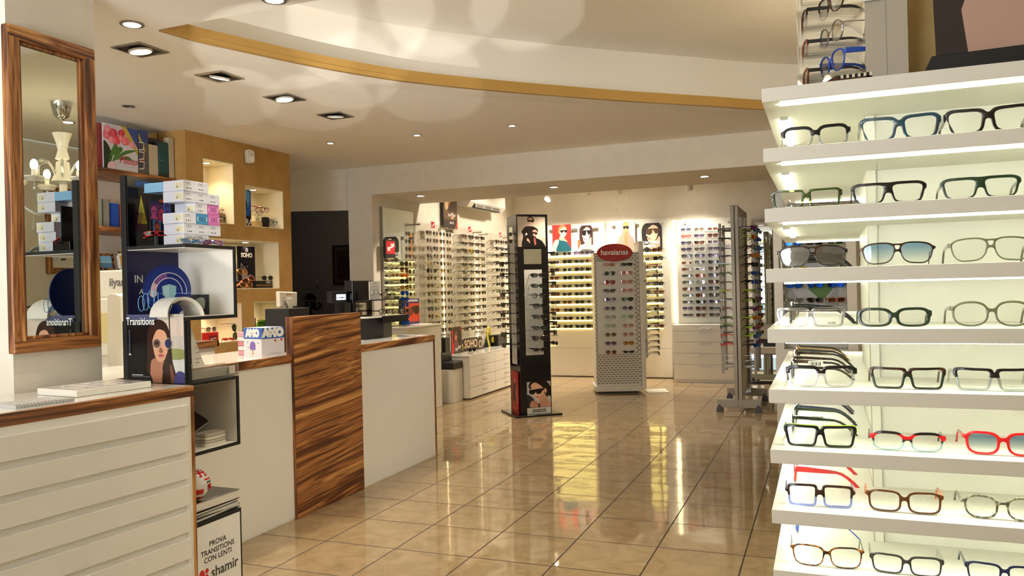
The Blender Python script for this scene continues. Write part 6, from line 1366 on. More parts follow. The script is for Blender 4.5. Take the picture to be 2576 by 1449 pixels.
S = [Rc((182, 184, 184), 0, 0, 1, 1), Pg((40, 42, 48), [(0, .0), (0, .5), (.3, .3), (.3, 0)], True), Pg((36, 24, 22), [(.14, .72), (.12, .95), (.4, 1.04), (.8, 1.02), (1.04, .7), (1.02, .4), (.8, .5)], True), Pg((226, 180, 150), [(.16, .86), (.2, .94), (.46, .97), (.6, .84), (.72, .72), (.7, .5), (.52, .30), (.42, .32), (.34, .42), (.3, .55), (.2, .66)], True),
     Pg((206, 158, 128), [(.52, .4), (.56, .16), (.86, .2), (.8, .55), (.7, .5)], True), Pg((36, 24, 22), [(.12, .84), (.14, .98), (.6, 1.02), (.8, .8), (.9, .4), (.78, .46), (.72, .7), (.5, .9), (.3, .97)], True), Pg((222, 176, 146), [(.72, .7), (.8, .72), (.84, .6), (.76, .54)], True),
     Pg((12, 11, 13), [(.10, .68), (.12, .54), (.28, .52), (.38, .60), (.40, .54), (.56, .52), (.64, .62), (.76, .72), (.5, .72), (.3, .70)], True), Pg((186, 96, 92), [(.37, .40), (.45, .42), (.50, .395), (.45, .37)], True), Pg((196, 142, 116), [(.16, .0), (.2, .26), (.44, .2), (.5, .08), (.6, .26), (.84, .32), (1, .1), (1, 0)], True), Pg((60, 40, 36), [(.46, -.02), (.48, .14), (.54, .14), (.54, -.02)], True), Pg((170, 116, 94), [(.22, .22), (.44, .16), (.40, .10)], True)]
art(t, .245, .25, S, -.161, -.096, .080, 'photo_print', M_PRINTG)
MB().box(-.097, .150, -.1612, -.160, .018, .076, (214, 208, 196)).obj('label_strip', M_PRINT, t); MB().box(-.045, .1, -.1625, -.1605, .034, .060).obj('name_plate', M_BLACKM, t)
text('DOLCE & GABBANA', .0175, T_W(), t, (.0275, -.1628, .047), 0, bold=.0004, ext=.0002)
TZ = [1.348-.1018*r for r in range(8)]
MB().box(-.096, .088, -.1615, -.160, .592, 1.428).obj('inset_panel', plain('inset_white', (214, 212, 204), .25), t)
for r, z in enumerate(TZ): MB().box(-.09, .125, -.30, -.1615, z-.003, z).obj('glass_shelf', M_ACRYL, t)
L3 = t.matrix_basis.copy() if False else Matrix.Translation((-2.757, 7.426, 0)) @ Matrix.Rotation(BA, 4, 'Z')
rnd = random.Random(4)
fl_ = ['rectangle', 'sport', 'round', 'butterfly', 'wayfarer', 'oval', 'cat-eye', 'slim']
for r, z in enumerate(TZ):
    s = fl_[r]; tm_ = {'rectangle': .0, 'sport': -.02}.get(s, 0)
    glasses(s, L3 @ X4(.010+rnd.uniform(-.01, .012), -.285, z+bottom_of(s)*1.12+.001, rnd.uniform(-.25, .05)), FM['black'] if r != 6 else FM['burgundy'], LM['smoke' if r not in (2, 3) else 'grey gradient'], f'dark {s} sunglasses, {ORD[r]} on the photo side of the black tower', 'sunglasses', 'sunglasses on the black tower', 'thick', scale=1.12)
for side, a0, word in ((1, -PI/2, 'left'), (2, PI/2, 'right')):
    rt = Matrix.Rotation(a0, 4, 'Z')
    ip = MB().box(-.075, .075, -.1615, -.160, .50, 1.78).obj('inset_panel', bpy.data.materials['inset_white'], t); ip.rotation_euler = (0, 0, a0)
    for r in range(10):
        z = 1.565-.1*r
        sh_ = MB().box(-.09, .09, -.285, -.1615, z-.003, z).obj('glass_shelf', M_ACRYL, t); sh_.rotation_euler = (0, 0, a0)
        s = rnd.choice(['butterfly', 'square', 'cat-eye', 'wayfarer', 'oversized', 'rectangle', 'oval'])
        glasses(s, L3 @ rt @ X4(rnd.uniform(-.01, .01), -.275, z+bottom_of(s)+.001, rnd.uniform(-.12, .12)), FM[rnd.choice(['black', 'black', 'dark brown', 'dark tortoise'])], LM[rnd.choice(['smoke', 'dark brown', 'grey gradient'])], f'dark {s} sunglasses, {ORD[r]} on the {word} side of the black tower', 'sunglasses', 'sunglasses on the black tower', 'thick')
m = MB().box(-.075, .03, -.1625, -.160, 1.70, 1.86).obj('mirror_tile', M_MIRROR, t); m.rotation_euler = (0, 0, -PI/2)
t = board('red_card', 'narrow red advert card with a dark figure leaning on the foot of the black tower', 'card', (-2.757+(Matrix.Rotation(BA, 3, 'Z') @ Vector((-.174, -.02, 0))).x, 7.426+(Matrix.Rotation(BA, 3, 'Z') @ Vector((-.174, -.02, 0))).y, .0185), BA-PI/2, .2, .41, .008,
  [Rc((150, 24, 22), 0, 0, 1, 1), Pg((50, 16, 18), [(.2, .35), (.3, .7), (.5, .82), (.7, .68), (.66, .4), (.9, .3), (.5, .28)], True), Pg((196, 120, 100), [(.7, .6), (.85, .3), (.8, .26), (.64, .5)], True), E(.5, .78, .1, .06, (190, 120, 100)), Rc((210, 80, 70), .3, .1, .8, .13)], M_RED)

# ------------------------------------------------------------------ white stand with oval red sign
HA = math.atan2(.178, .485)
HO = Vector((-2.2455, 9.05, 0)); t = thing('rotating_stand', 'white patterned floor stand of colourful sunglasses with an oval red sign', 'display stand', HO, HA)
WP = (222, 218, 208); GP = (150, 146, 132)
MB().box(-.275, .245, 0.0, .40, .085, 1.64).obj('body', M_WHITE, t, None, .002)
MB().box(-.295, .255, -.045, .42, .022, .085).obj('base', M_WHITE, t, None, .008); MB().box(-.22, .2, .0, .36, 0, .022).obj('foot', M_BLACKM, t)
MB().box(.247, .300, -.03, .41, .04, 1.762).obj('side_post', M_WHITE, t, None, .004)
MB().box(.31, .56, -.06, .26, .0, .006).obj('floor_plate', M_WHITE, t)
def pebbles(x0, x1, z0, z1, skip=None):
    m = MB(); r = 0; z = z1
    while z > z0:
        x = x0+(.0225 if r % 2 else 0)
        while x < x1:
            a, b = .019, .0088
            if not skip or not skip(x, z): m.add([(min(max(x+a*math.copysign(abs(math.cos(q))**.75, math.cos(q)), x0-.004), x1+.004), -.0012, z+b*math.sin(q)) for q in [2*PI*k/14 for k in range(14)]], [tuple(range(14))], GP)
            x += .045
        z -= .0255; r += 1
    return m
pebbles(-.268, .24, .10, 1.62, lambda x, z: -.245 < x < .195 and .455 < z < 1.54).obj('pebble_pattern', M_PRINT, t)
MB().prism([(x, z) for x, z in smoothpoly([(-.23, .452), (.175, .452), (.19, .47), (.19, 1.525), (.175, 1.541), (-.23, 1.541), (-.246, 1.525), (-.246, .47)], 1)], 'Y', -.016, -.004).obj('clear_panel', plain('milky_panel', (224, 224, 218), .2), t, None, .002)
el = MB().prism([(-.036+.205*math.cos(q), 1.636+.103*math.sin(q)) for q in [2*PI*k/48 for k in range(48)]], 'Y', -.045, -.036, (170, 24, 26)).obj('oval_sign', M_PRINTG, t, None, .002)
MB().tube([(-.036, -.03, 1.55), (-.036, -.03, 1.64), (-.036, .0, 1.64)], .01, 8).obj('sign_bracket', M_WHITE, t)
text('havaianas', .088, T_W(), t, (-.036, -.0462, 1.638), 0, sx=.97, bold=.0015, ext=.0004)
HM = Matrix.Translation(HO) @ Matrix.Rotation(HA, 4, 'Z')
HL = [('rectangle', 'clear pink', 'pink', 'rectangle', 'black', 'smoke'), ('square', 'dark green', 'green', 'square', 'clear pink', 'pink'), ('panto', 'black', 'red', 'square', 'clear pink', 'pink'), ('cat-eye', 'black', 'grey gradient', 'cat-eye', 'clear pink', 'pink'), ('cat-eye', 'purple', 'purple gradient', 'wayfarer', 'black', 'green'),
      ('round', 'black', 'purple gradient', 'round', 'purple', 'purple gradient'), ('wire round', 'black', 'light grey', 'panto', 'pale', 'pale green'), ('wire round', 'grey', 'pale green', 'wire round', 'gold', 'pink'), ('wire round', 'gold', 'grey brown', 'wire round', 'gold', 'pink'), ('wire aviator', 'gunmetal', 'purple gradient', 'wire aviator', 'gold', 'amber'), ('wire round', 'gold', 'brown', 'slim', 'black', 'smoke')]
FM['pale'] = glassy('frame_pale_green', (.62, .78, .58), .1, .03)
for r, row in enumerate(HL):
    z = 1.493-.1004*r
    for c, x in enumerate((-.113, .088)):
        s, fm, lm = row[3*c:3*c+3]
        MB().tube([(x, -.016, z-.0045), (x, -.15, z-.0045), (x, -.155, z+.004)], .003, 6).obj('peg', M_STEEL, t)
        glasses(s, HM @ X4(x, -.157, z, rnd.uniform(-.07, .07)), FM[fm], LM[lm], f'{fm} {s} sunglasses, {ORD[r]} row, {"left" if c == 0 else "right"} column, under the oval red sign', 'sunglasses', 'sunglasses on the white patterned stand', 'wire' if 'wire' in s else 'medium', scale=.98)
MB().prism(smoothpoly([(-.03, .40), (.13, .40), (.15, .43), (.15, 1.5), (.13, 1.53), (-.03, 1.53), (-.05, 1.5), (-.05, .43)], 1), 'X', .318, .324).obj('side_panel', plain('milky_side', (206, 212, 212), .2), t)
for z in (.6, 1.3): MB().tube([(.30, .05, z), (.32, .05, z)], .01, 8).obj('panel_stud', M_STEEL, t)
for r in range(16):
    z = 1.475-.0687*r
    MB().tube([(.324, .05, z-.0045), (.462, .05, z-.0045), (.466, .05, z+.004)], .003, 6).obj('peg', M_STEEL, t)
    s = rnd.choice(['rectangle', 'square', 'round', 'cat-eye', 'wayfarer']); fm = rnd.choice(['black', 'dark brown', 'black', 'gunmetal', 'burgundy']) if r else 'red'
    glasses(s, HM @ X4(.468, .05, z, PI/2+rnd.uniform(-.03, .03)), FM[fm], LM[rnd.choice(['smoke', 'dark brown', 'brown'])], f'{fm} {s} sunglasses edge on, {ORD[r]} down, side panel of the patterned stand', 'sunglasses', 'sunglasses on the side of the patterned stand', 'medium')

# ------------------------------------------------------------------ grey wheeled double sided stand
t = thing('wheeled_stand', 'grey metal wheeled stand hung with sport sunglasses on both sides', 'display stand', (-.80, 8.36, 0))
m = MB()
for y in (-.43, .43): m.box(-.036, -.003, y-.03, y+.03, .06, 2.0); m.box(.003, .036, y-.03, y+.03, .06, 2.0)
m.obj('post', M_GREY, t, None, .004)
MB().box(-.03, .03, -.40, .40, 1.945, 2.0).obj('top_bar', M_GREY, t, None, .003); MB().box(-.012, .012, -.40, .40, .12, 1.80).obj('infill_panel', M_WHITE, t)
MB().box(-.01, .01, -.40, .40, 1.80, 1.81).obj('infill_cap', M_GREY, t)
for y in (-.43, .43):
    MB().box(-.205, .205, y-.028, y+.028, .045, .125).obj('foot_bar', M_GREY, t, None, .003)
    for x in (-.18, .18): MB().prism(smoothpoly([(x-.028, 0), (x+.028, 0), (x+.024, .045), (x, .075), (x-.024, .045)], 3), 'Y', y-.036, y+.036).obj('caster', plain('caster_brown', (40, 28, 22), .4), t)
m = MB(); m.box(-.025, .03, .28, .40, .10, .16); m.box(-.01, .05, .3, .33, .10, .19); m.obj('latch', M_STEEL, t)
sport = ['sport', 'rectangle', 'wayfarer', 'sport', 'aviator', 'square']
for side in (-1, 1):
    cols = (-.34, -.05, .22) if side == 1 else (-.32, -.02)
    xr = side*.155
    for c, y in enumerate(cols):
        MB().box(xr-.012, xr+.012, y-.016, y+.016, .36, 1.84).obj('rail', M_GREY, t, None, .004)
        for z in (.42, 1.78): MB().box(min(side*.03, xr), max(side*.03, xr), y-.008, y+.008, z, z+.016).obj('rail_arm', M_GREY, t)
        for k in range(3): MB().tube([(xr, y, .44+.05*k), (xr-side*.10, y, .44+.05*k)], .003, 6).obj('peg', M_STEEL, t)
        for r in range(14):
            z = 1.775-.0872*r; s = rnd.choice(sport)
            if side == 1: fm = rnd.choice(['black', 'black', 'gunmetal', 'grey', 'black', 'lime']); lm = rnd.choice(['mirrored blue', 'mirrored blue', 'mirrored red', 'mirrored orange', 'mirrored yellow', 'mirrored purple', 'smoke', 'mirrored green', 'mirrored silver']) if c < 2 else rnd.choice(['smoke', 'mirrored silver', 'dark brown', 'mirrored blue'])
            else: fm = rnd.choice(['black', 'dark grey', 'gunmetal', 'black', 'red', 'lime', 'black']); lm = rnd.choice(['smoke', 'dark brown', 'grey gradient', 'mirrored silver'])
            if side == 1 and (r, c) == (0, 0): lm = 'mirrored purple'
            glasses(s, Matrix.Translation((-.80, 8.36, 0)) @ X4(xr+side*.018, y+rnd.uniform(-.01, .01), z+rnd.uniform(-.006, .006), (PI/2-.42 if side == 1 else -PI/2+.1)+rnd.uniform(-.08, .08), rnd.uniform(-.05, .12)), FM[fm], LM[lm],
                f'{lm} lens {s} sunglasses, {ORD[r]} down, {["nearest", "middle", "furthest"][c]} rail, {"right" if side == 1 else "left"} side, grey wheeled stand', 'sunglasses', 'sunglasses on the grey wheeled stand', 'sport' if s == 'sport' else 'medium')

# ------------------------------------------------------------------ right rear corner: mirrors, bench, sports display
for k, (a, b) in enumerate(((-.86, -.60), (-.57, -.47))):
    t = thing('wall_mirror', ('wide upright mirror with grey edges in the rear right corner', 'narrow upright mirror in the rear right corner')[k], 'mirror', ((a+b)/2, 10.60, 1.4), 0, 'corner mirrors'); w_ = (b-a)/2
    MB().box(-w_, w_, -.03, .02, -.68, .66).obj('frame', M_GREY, t); MB().box(-w_+.012, w_-.012, -.033, -.0301, -.67, .62).obj('mirror_glass', M_MIRROR, t)
t = thing('low_bench', 'white low bench cabinet with an open front in the rear right corner', 'cabinet', (-.62, 10.3, 0))
MB().box(-.33, .30, -.1, .28, .37, .45).obj('top', M_WHITE, t, None, .003); MB().box(.17, .30, -.1, .28, 0, .37).obj('side', M_WHITE, t); MB().box(-.33, -.30, -.1, .28, 0, .37).obj('side', M_WHITE, t); MB().box(.225, .232, -.106, -.1, .25, .33).obj('handle', M_STEEL, t)
t = thing('low_mirror', 'low tilted floor mirror with brown frame under the white bench', 'mirror', (-.67, 10.28, .01), 0, None, (-.06, 0, 0))
MB().box(-.22, .22, 0, .02, 0, .36).obj('frame', FM['tortoise brown'], t); MB().box(-.20, .20, -.003, 0, .02, .34).obj('mirror_glass', M_MIRROR, t)
t = nbox('black_case', 'long black case lying on the white bench', 'case', 0, 0, .26, .09, .12, (20, 16, 20), 0); t.location = (-.60, 10.28, .4505); t.rotation_euler = (0, 0, 0)
t = thing('sports_display', 'white open display cabinet with coloured diamond poster behind the lit shelves', 'display stand', (-.06, 6.6, 0))
MB().box(-.30, .27, .22, .24, .30, 1.68).obj('back_board', M_WHITE, t)
MB().box(-.315, -.25, -.0, .24, 0, 1.68).obj('side_post', M_WHITE, t); MB().box(.215, .285, 0, .24, 0, 1.68).obj('side_post', M_WHITE, t)
MB().box(-.25, .215, -.02, .24, 0, .72).obj('base_cabinet', M_WHITE, t); MB().box(-.315, .285, -.03, .24, 1.68, 1.72).obj('top_board', M_WHITE, t)
for x in (-.245, .205):
    m = MB()
    for z in np.arange(.8, 1.65, .09): m.box(x, x+.006, -.0015, .0, z, z+.03)
    m.obj('slot_strip', M_GREY, t)
art(t, .36, .75, [Rc((196, 192, 190), 0, 0, 1, 1), Pg((230, 228, 226), [(0, .45), (.55, .86), (1, .5), (.5, .1)]), Pg((206, 174, 40), [(.22, .7), (.62, .62), (.5, .5), (.2, .58)]), Pg((96, 146, 40), [(.36, .44), (.62, .62), (.92, .46), (.66, .30)]), Pg((150, 144, 140), [(.62, .66), (1, .7), (1, .5)]), Pg((176, 30, 40), [(.45, .8), (.68, .93), (.68, .8)]), Pg((186, 110, 80), [(.35, .1), (.9, .22), (.9, .05)])], .219, -.20, .86)
k = 0
for r, z in enumerate((1.56, 1.45, 1.34, 1.225, 1.11, 1.0, .89)):
    MB().box(-.25, .215, .0, .21, z-.032, z-.029).obj('glass_shelf', M_ACRYL, t)
    for c, x in enumerate((-.165, -.012, .14)):
        fm, lm = rnd.choice([('black', 'smoke'), ('grey', 'mirrored silver'), ('black', 'mirrored blue'), ('silver', 'light grey'), ('lime', 'smoke'), ('orange', 'brown')])
        s = rnd.choice(['sport', 'rectangle', 'sport', 'wayfarer'])
        glasses(s, X4(-.06+x, 6.63, z-.028+bottom_of(s)+.001, rnd.uniform(-.5, .5)), FM[fm], LM[lm], f'{fm} {s} sunglasses, {ORD[r]} shelf, {COLN[c]}, cabinet with the diamond poster', 'sunglasses', 'sunglasses in the poster cabinet', 'sport' if s == 'sport' else 'medium')

# ------------------------------------------------------------------ right wall things that the left mirror shows, chandelier
t = thing('framed_board', 'striped wooden framed pinboard with cards, seen in the tall mirror', 'pinboard', (2.0, 6.15, 1.52), -PI/2)
m = MB()
for a, b, c, d in ((-.29, -.23, 0, .9), (.23, .29, 0, .9), (-.23, .23, 0, .06), (-.23, .23, .84, .9)): m.box(a, b, -.03, 0, c, d)
m.obj('frame', M_WOODZ, t); MB().box(-.23, .23, -.01, 0, .06, .84).obj('board', M_WHITE, t)
art(t, .24, .34, [Rc((226, 222, 216), 0, 0, 1, 1), Rc((120, 110, 110), .06, .1, .9, .9), E(.55, .6, .2, .2, (196, 40, 40)), Pg((90, 80, 80), [(.2, .2), (.6, .5), (.8, .2)], True)], -.0105, .0, .48, 'photo')
art(t, .2, .2, [Rc((196, 192, 186), 0, 0, 1, 1), E(.5, .5, .2, .25, (110, 106, 100))], -.0105, .0, .24, 'photo'); art(t, .2, .1, [Rc((220, 218, 212), 0, 0, 1, 1), Rc((60, 60, 60), .3, .4, .6, .6)], -.0105, .0, .1, 'photo')
t = thing('chandelier', 'white glass chandelier with curled arms and drops, seen in the tall mirror', 'chandelier', (.343, 4.742, ZR))
GLW = plain('milk_glass', (236, 232, 222), .15, coat=.5); GLC = glassy('crystal', (.93, .94, .93), .16, .02)
MB().lathe([(.085, 0), (.08, -.03), (.055, -.12), (.02, -.145), (0, -.145)], 24).obj('canopy', M_CHROME, t, 40)
MB().tube([(0, 0, -.14), (0, 0, -.26)], .008, 8).obj('stem', M_CHROME, t)
MB().lathe([(0, -.25), (.075, -.26), (.05, -.33), (.035, -.40), (.055, -.47), (.02, -.49)], 24).obj('upper_vase', GLW, t, 40)
MB().lathe([(.02, -.48), (.05, -.50), (.06, -.60), (.09, -.66), (.03, -.68), (.03, -.80), (.10, -.86), (.085, -.93), (.03, -.97), (0, -.98)], 24).obj('column', GLW, t, 40)
for k in range(6):
    a = 2*PI*k/6+.3; R_ = Matrix.Rotation(a, 4, 'Z')
    ar = MB().tube(smoothpoly([(.06, 0, -.86), (.16, 0, -.93), (.27, 0, -.88), (.32, 0, -.76), (.32, 0, -.70)], 5, False), .011, 8).obj('arm', GLC, t, 60); ar.rotation_euler = (0, 0, a)
    c1 = MB().tube(smoothpoly([(.05, 0, -.62), (.12, 0, -.50), (.2, 0, -.52), (.2, 0, -.62), (.13, 0, -.63), (.12, 0, -.57)], 5, False), .009, 8).obj('scroll', GLC, t, 60); c1.rotation_euler = (0, 0, a+.4)
    cup = MB().lathe([(.0, -.705), (.05, -.70), (.075, -.665), (.07, -.655), (.02, -.67), (.018, -.60), (0, -.6)], 18, (.32, 0, 0)).obj('candle_cup', GLW, t, 40); cup.rotation_euler = (0, 0, a)
    bu = MB().ball((.32, 0, -.565), .028, .028, .045, 12).obj('bulb', M_BULB, t, 60); bu.rotation_euler = (0, 0, a)
    dr = MB().lathe([(0, -1.06), (.02, -1.045), (.014, -1.01), (.003, -.97), (.003, -.90)], 10, (.22, 0, 0)).obj('drop', GLC, t, 40); dr.rotation_euler = (0, 0, a)
# ------------------------------------------------------------------ lit double sided shelving with spectacles, right foreground
t = thing('lit_shelving', 'white double sided shelving with light strips under every shelf in the right foreground', 'shelving', (0, 0, 0))
GX0, GX1, GY0, GY1, CX, CY0, CY1 = -.114, 1.05, 1.73, 2.69, .093, 1.995, 2.43
MB().box(CX, GX1, CY0, CY1, 0, 1.64).obj('core', M_SHELF, t)
MB().box(CX-.001, CX+.019, CY0-.008, CY0+.001, .1, 1.628).obj('upright', M_SHELF, t); MB().box(CX-.0015, CX+.0005, CY0-.0085, CY0-.0075, .1, 1.628).obj('upright_edge', M_STEEL, t)
MB().box(CX+.0185, CX+.020, CY0-.0085, CY0-.0005, .1, 1.628).obj('upright_edge', M_STEEL, t)
MB().box(CX-.06, GX1, CY0-.1, CY1+.1, 0, .10).obj('plinth', M_SHELF, t)
TOPS = [1.656-.1252*k for k in range(12)]
for k, zt in enumerate(TOPS):
    m = MB(); zb = zt-.029
    o = [(GX0, GY0), (GX1, GY0), (GX1, CY0), (CX, CY0), (CX, CY1), (GX1, CY1), (GX1, GY1), (GX0, GY1)]
    if k == 0: o = [(GX0, GY0), (GX1, GY0), (GX1, GY1), (GX0, GY1)]
    m.prism(o, 'Z', zb, zt); s = m.obj('shelf', M_SHELF, t, None, .0015)
    if zb > .4:
        MB().box(GX0+.034, GX1-.03, GY0+.030, GY0+.041, zb-.003, zb+.0005).obj('light_strip', M_LED, s)
        MB().box(GX0+.034, GX1-.03, GY1-.041, GY1-.030, zb-.003, zb+.0005).obj('light_strip', M_LED, s)
        MB().box(GX0+.030, GX0+.041, 1.92, 2.30, zb-.004, zb+.0005).obj('light_strip', M_LED, s)
        MB().box(GX0+.027, GX0+.044, 1.908, 1.92, zb-.005, zb+.0005).obj('strip_clip', M_STEEL, s)
RX = [[(-.012, .136), (.146, .15), (.302, .152)], [(-.033, .14), (.123, .139), (.286, .137)], [(-.024, .138), (.137, .138), (.301, .146)], [(-.03, .136), (.128, .137), (.3, .143)],
      [(-.012, .138), (.15, .137), (.302, .139)], [(-.017, .141), (.147, .138), (.314, .137)], [(-.02, .137), (.139, .141), (.31, .141)], [(-.009, .144), (.14, .135), (.311, .134)]]
GL = [ # shape, frame materials from the top down, splits in mm, lens, temple kind, temple colour, label
 [('s11', ['black', 'clear grey'], (3,), 'clear', 'thick', 'clear grey', 'black browed spectacles with clear lower rims, leftmost on the highest lit shelf'),
  ('s12', ['clear teal'], (), 'clear', 'thick', 'clear grey', 'chunky translucent teal blue spectacles on the highest lit shelf'),
  ('s12', ['black'], (), 'clear', 'thick', 'black', 'chunky black spectacles at the right edge, highest lit shelf')],
 [('s21', ['clear green'], (), 'clear', 'thick', 'clear green', 'translucent green rectangular spectacles, leftmost on the second lit shelf'),
  ('s22', ['black'], (), 'clear', 'medium', 'black', 'black flat topped spectacles in the middle of the second lit shelf'),
  ('s22', ['dark green'], (), 'clear', 'medium', 'olive', 'dark green flat topped spectacles, right on the second lit shelf')],
 [('s31', ['dark tortoise'], (), 'light grey', 'medium', 'black', 'dark pilot glasses with pale lenses, leftmost on the third lit shelf'),
  ('s31', ['dark tortoise'], (), 'blue gradient', 'wire', 'dark tortoise', 'thin tortoise pilot glasses with blue tinted lenses, third lit shelf'),
  ('s31', ['olive'], (), 'clear', 'medium', 'olive', 'grey green double bridge spectacles, right on the third lit shelf')],
 [('s41', ['clear'], (), 'clear', 'thick', 'clear', 'crystal clear chunky spectacles, leftmost on the fourth lit shelf'),
  ('s42', ['dark green'], (), 'clear', 'medium', 'dark green', 'black green wide rectangular spectacles in the middle, fourth lit shelf'),
  ('s43', ['olive'], (), 'clear', 'medium', 'olive', 'olive grey rounded spectacles, right on the fourth lit shelf')],
 [('s51', ['black', 'clear'], (7,), 'clear', 'thick', 'grey', 'black browed spectacles with frosted clear lower half, leftmost on the fifth lit shelf'),
  ('s52', ['dark tortoise', 'dark green'], (8,), 'clear', 'medium', 'tortoise brown', 'tortoise topped dark green spectacles in the middle, fifth lit shelf'),
  ('s52', ['black', 'clear grey'], (4,), 'clear', 'medium', 'clear grey', 'black and grey two tone angular spectacles, right on the fifth lit shelf')],
 [('s52', ['black'], (), 'clear', 'medium', 'grey', 'black rectangular spectacles with lime edges, leftmost on the sixth lit shelf'),
  ('s62', ['black', 'red', 'dark grey', 'clear aqua'], (15, 5, 0), 'clear', 'medium', 'dark grey', 'black red and pale blue striped spectacles in the middle, sixth lit shelf'),
  ('s63', ['red'], (), 'blue gradient', 'medium', 'red', 'bright red glasses with blue tinted lenses, right on the sixth lit shelf')],
 [('s71', ['dark brown', 'clear blue'], (-2,), 'clear', 'medium', 'clear blue', 'dark browed spectacles with lilac blue lower rims, leftmost on the seventh lit shelf'),
  ('s72', ['tortoise brown'], (), 'clear', 'medium', 'orange', 'brown spectacles with orange corners in the middle, seventh lit shelf'),
  ('s73', ['grey tortoise'], (), 'clear', 'medium', 'grey tortoise', 'mottled grey rounded spectacles, right on the seventh lit shelf')],
 [('s81', ['tortoise'], (), 'clear', 'wire', 'dark brown', 'thin tortoise spectacles, leftmost on the lowest visible lit shelf'),
  ('s82', ['dark grey'], (), 'clear', 'medium', 'clear', 'dark grey rectangular spectacles in the middle, lowest visible lit shelf'),
  ('s82', ['navy'], (), 'clear', 'medium', 'navy', 'navy rectangular spectacles, right on the lowest visible lit shelf')]]
TNT = glassy('lens_light_mirror', (.60, .64, .68), .22, .01)
for r, row in enumerate(GL):
    zt = TOPS[r+1]
    for c, (s, fms, sp, lm, tk, tc, lab) in enumerate(row):
        x, w_ = RX[r][c]; sc = w_/FULLW[s]
        lens = TNT if (r, c) == (2, 0) else LM[lm]
        rz = (.03, -.02, -.04)[c]
        g = glasses(s, X4(x, 1.775, zt+bottom_of(s)*sc+.0012, rz, -.04), [FM[f] for f in fms], lens, lab, 'glasses', None, tk, FM[tc], sp, True, scale=sc, name='spectacles')
        p = SH[s]
        if r == 5 and c == 0:
            o = bpy.data.objects.new('lime_layer', frame_mesh(s, sp, hi=True)); COL.objects.link(o); o.parent = g; o.location = (0, .0034, .0008); o.scale = (1.012, .6, 1.012); slot(o, [FM['lime']])
        if (r, c) in ((4, 0), (4, 1), (4, 2), (5, 0)): text('MARQUE' if 0 else 'WELDERMANN', .0042, plain('ink_pale', (170, 166, 162), .5), g, (.030, -.0002, -.0125), 0, ext=.00005)
        if (r, c) == (3, 0): text('GCDS', .006, T_K(), g, (.040, -.0005, -.011), 0, ext=.0001, bold=.0001)
        if (r, c) == (3, 1): text('PRADA' if 0 else '- - - -', .005, plain('ink_pale', (170, 166, 162), .5), g, (.040, -.0002, -.004), 0, ext=.00005)
        if r == 7 and c > 0:
            for q in (-1, 1):
                for dz in (0, -.005): MB().tube([(q*(p['cx']+p['a']+p['rs']-1)*.001, .0, p['ye']*.001+dz+.001), (q*(p['cx']+p['a']+p['rs']-1)*.001, -.0012+CURV*.0035, p['ye']*.001+dz+.001)], .0012, 8).obj('rivet', M_CHROME, g)
# spectacles along the open end of the shelving, seen from the side
SD = [(2, [('rectangle', 'gunmetal', 2.02, 'wire'), ('thin', 'black', 2.19, 'wire')]), (3, [('wayfarer', 'black', 2.02, 'thick'), ('sport', 'black', 2.18, 'thick')]), (4, [('square', 'black', 2.0, 'thick'), ('thin', 'tortoise brown', 2.16, 'wire'), ('rectangle', 'black', 2.33, 'medium')]),
      (5, [('rectangle', 'dark tortoise', 1.99, 'medium'), ('wayfarer', 'dark tortoise', 2.145, 'medium'), ('wire round', 'gold', 2.30, 'wire'), ('rectangle', 'black', 2.45, 'medium')]), (6, [('wayfarer', 'dark green', 2.0, 'medium'), ('thin', 'navy', 2.17, 'medium'), ('square', 'grey', 2.34, 'medium')]),
      (7, [('round', 'red', 2.03, 'thick')]), (8, [('thin', 'blue', 2.05, 'wire')])]
for k, row in SD:
    for j, (s, fm, y, tk) in enumerate(row):
        glasses(s, X4(-.078, y, TOPS[k]+bottom_of(s)+.001, -PI/2+.03*((j*7+k) % 3-1), -.03), FM[fm], LM['clear'], f'{fm} {s} spectacles side on, {["nearest", "second", "third", "fourth"][j]} at the open end, {["", "first", "second", "third", "fourth", "fifth", "sixth", "seventh"][k-1]} lit shelf', 'glasses', 'spectacles on the open end of the lit shelves', tk, name='spectacles')
        if (k, j) in ((5, 0), (6, 0), (8, 0)):
            t2 = COL.objects[-1] if False else None
for k, y in ((5, 1.925), (6, 1.935), (8, 1.983)):
    o = tag(MB().box(-.052, -.02, -.0024, .0024, -.006, .006, (232, 230, 224)).obj('price_tag', M_PRINT, None, None, .001), ['', '', '', '', '', 'white barcode tag on a spectacle arm, fifth lit shelf', 'white barcode tag on a spectacle arm, sixth lit shelf', '', 'white barcode tag on a thin blue spectacle arm'][k], 'tag', 'barcode tags')
    o.location = (.012, y, TOPS[k]+.035)
    m = MB()
    for i in range(9): m.box(-.048+.0026*i, -.048+.0026*i+.0007*(1+i % 3), -.0027, -.0024, -.004, .004, (50, 50, 50))
    m.obj('barcode', M_PRINT, o)

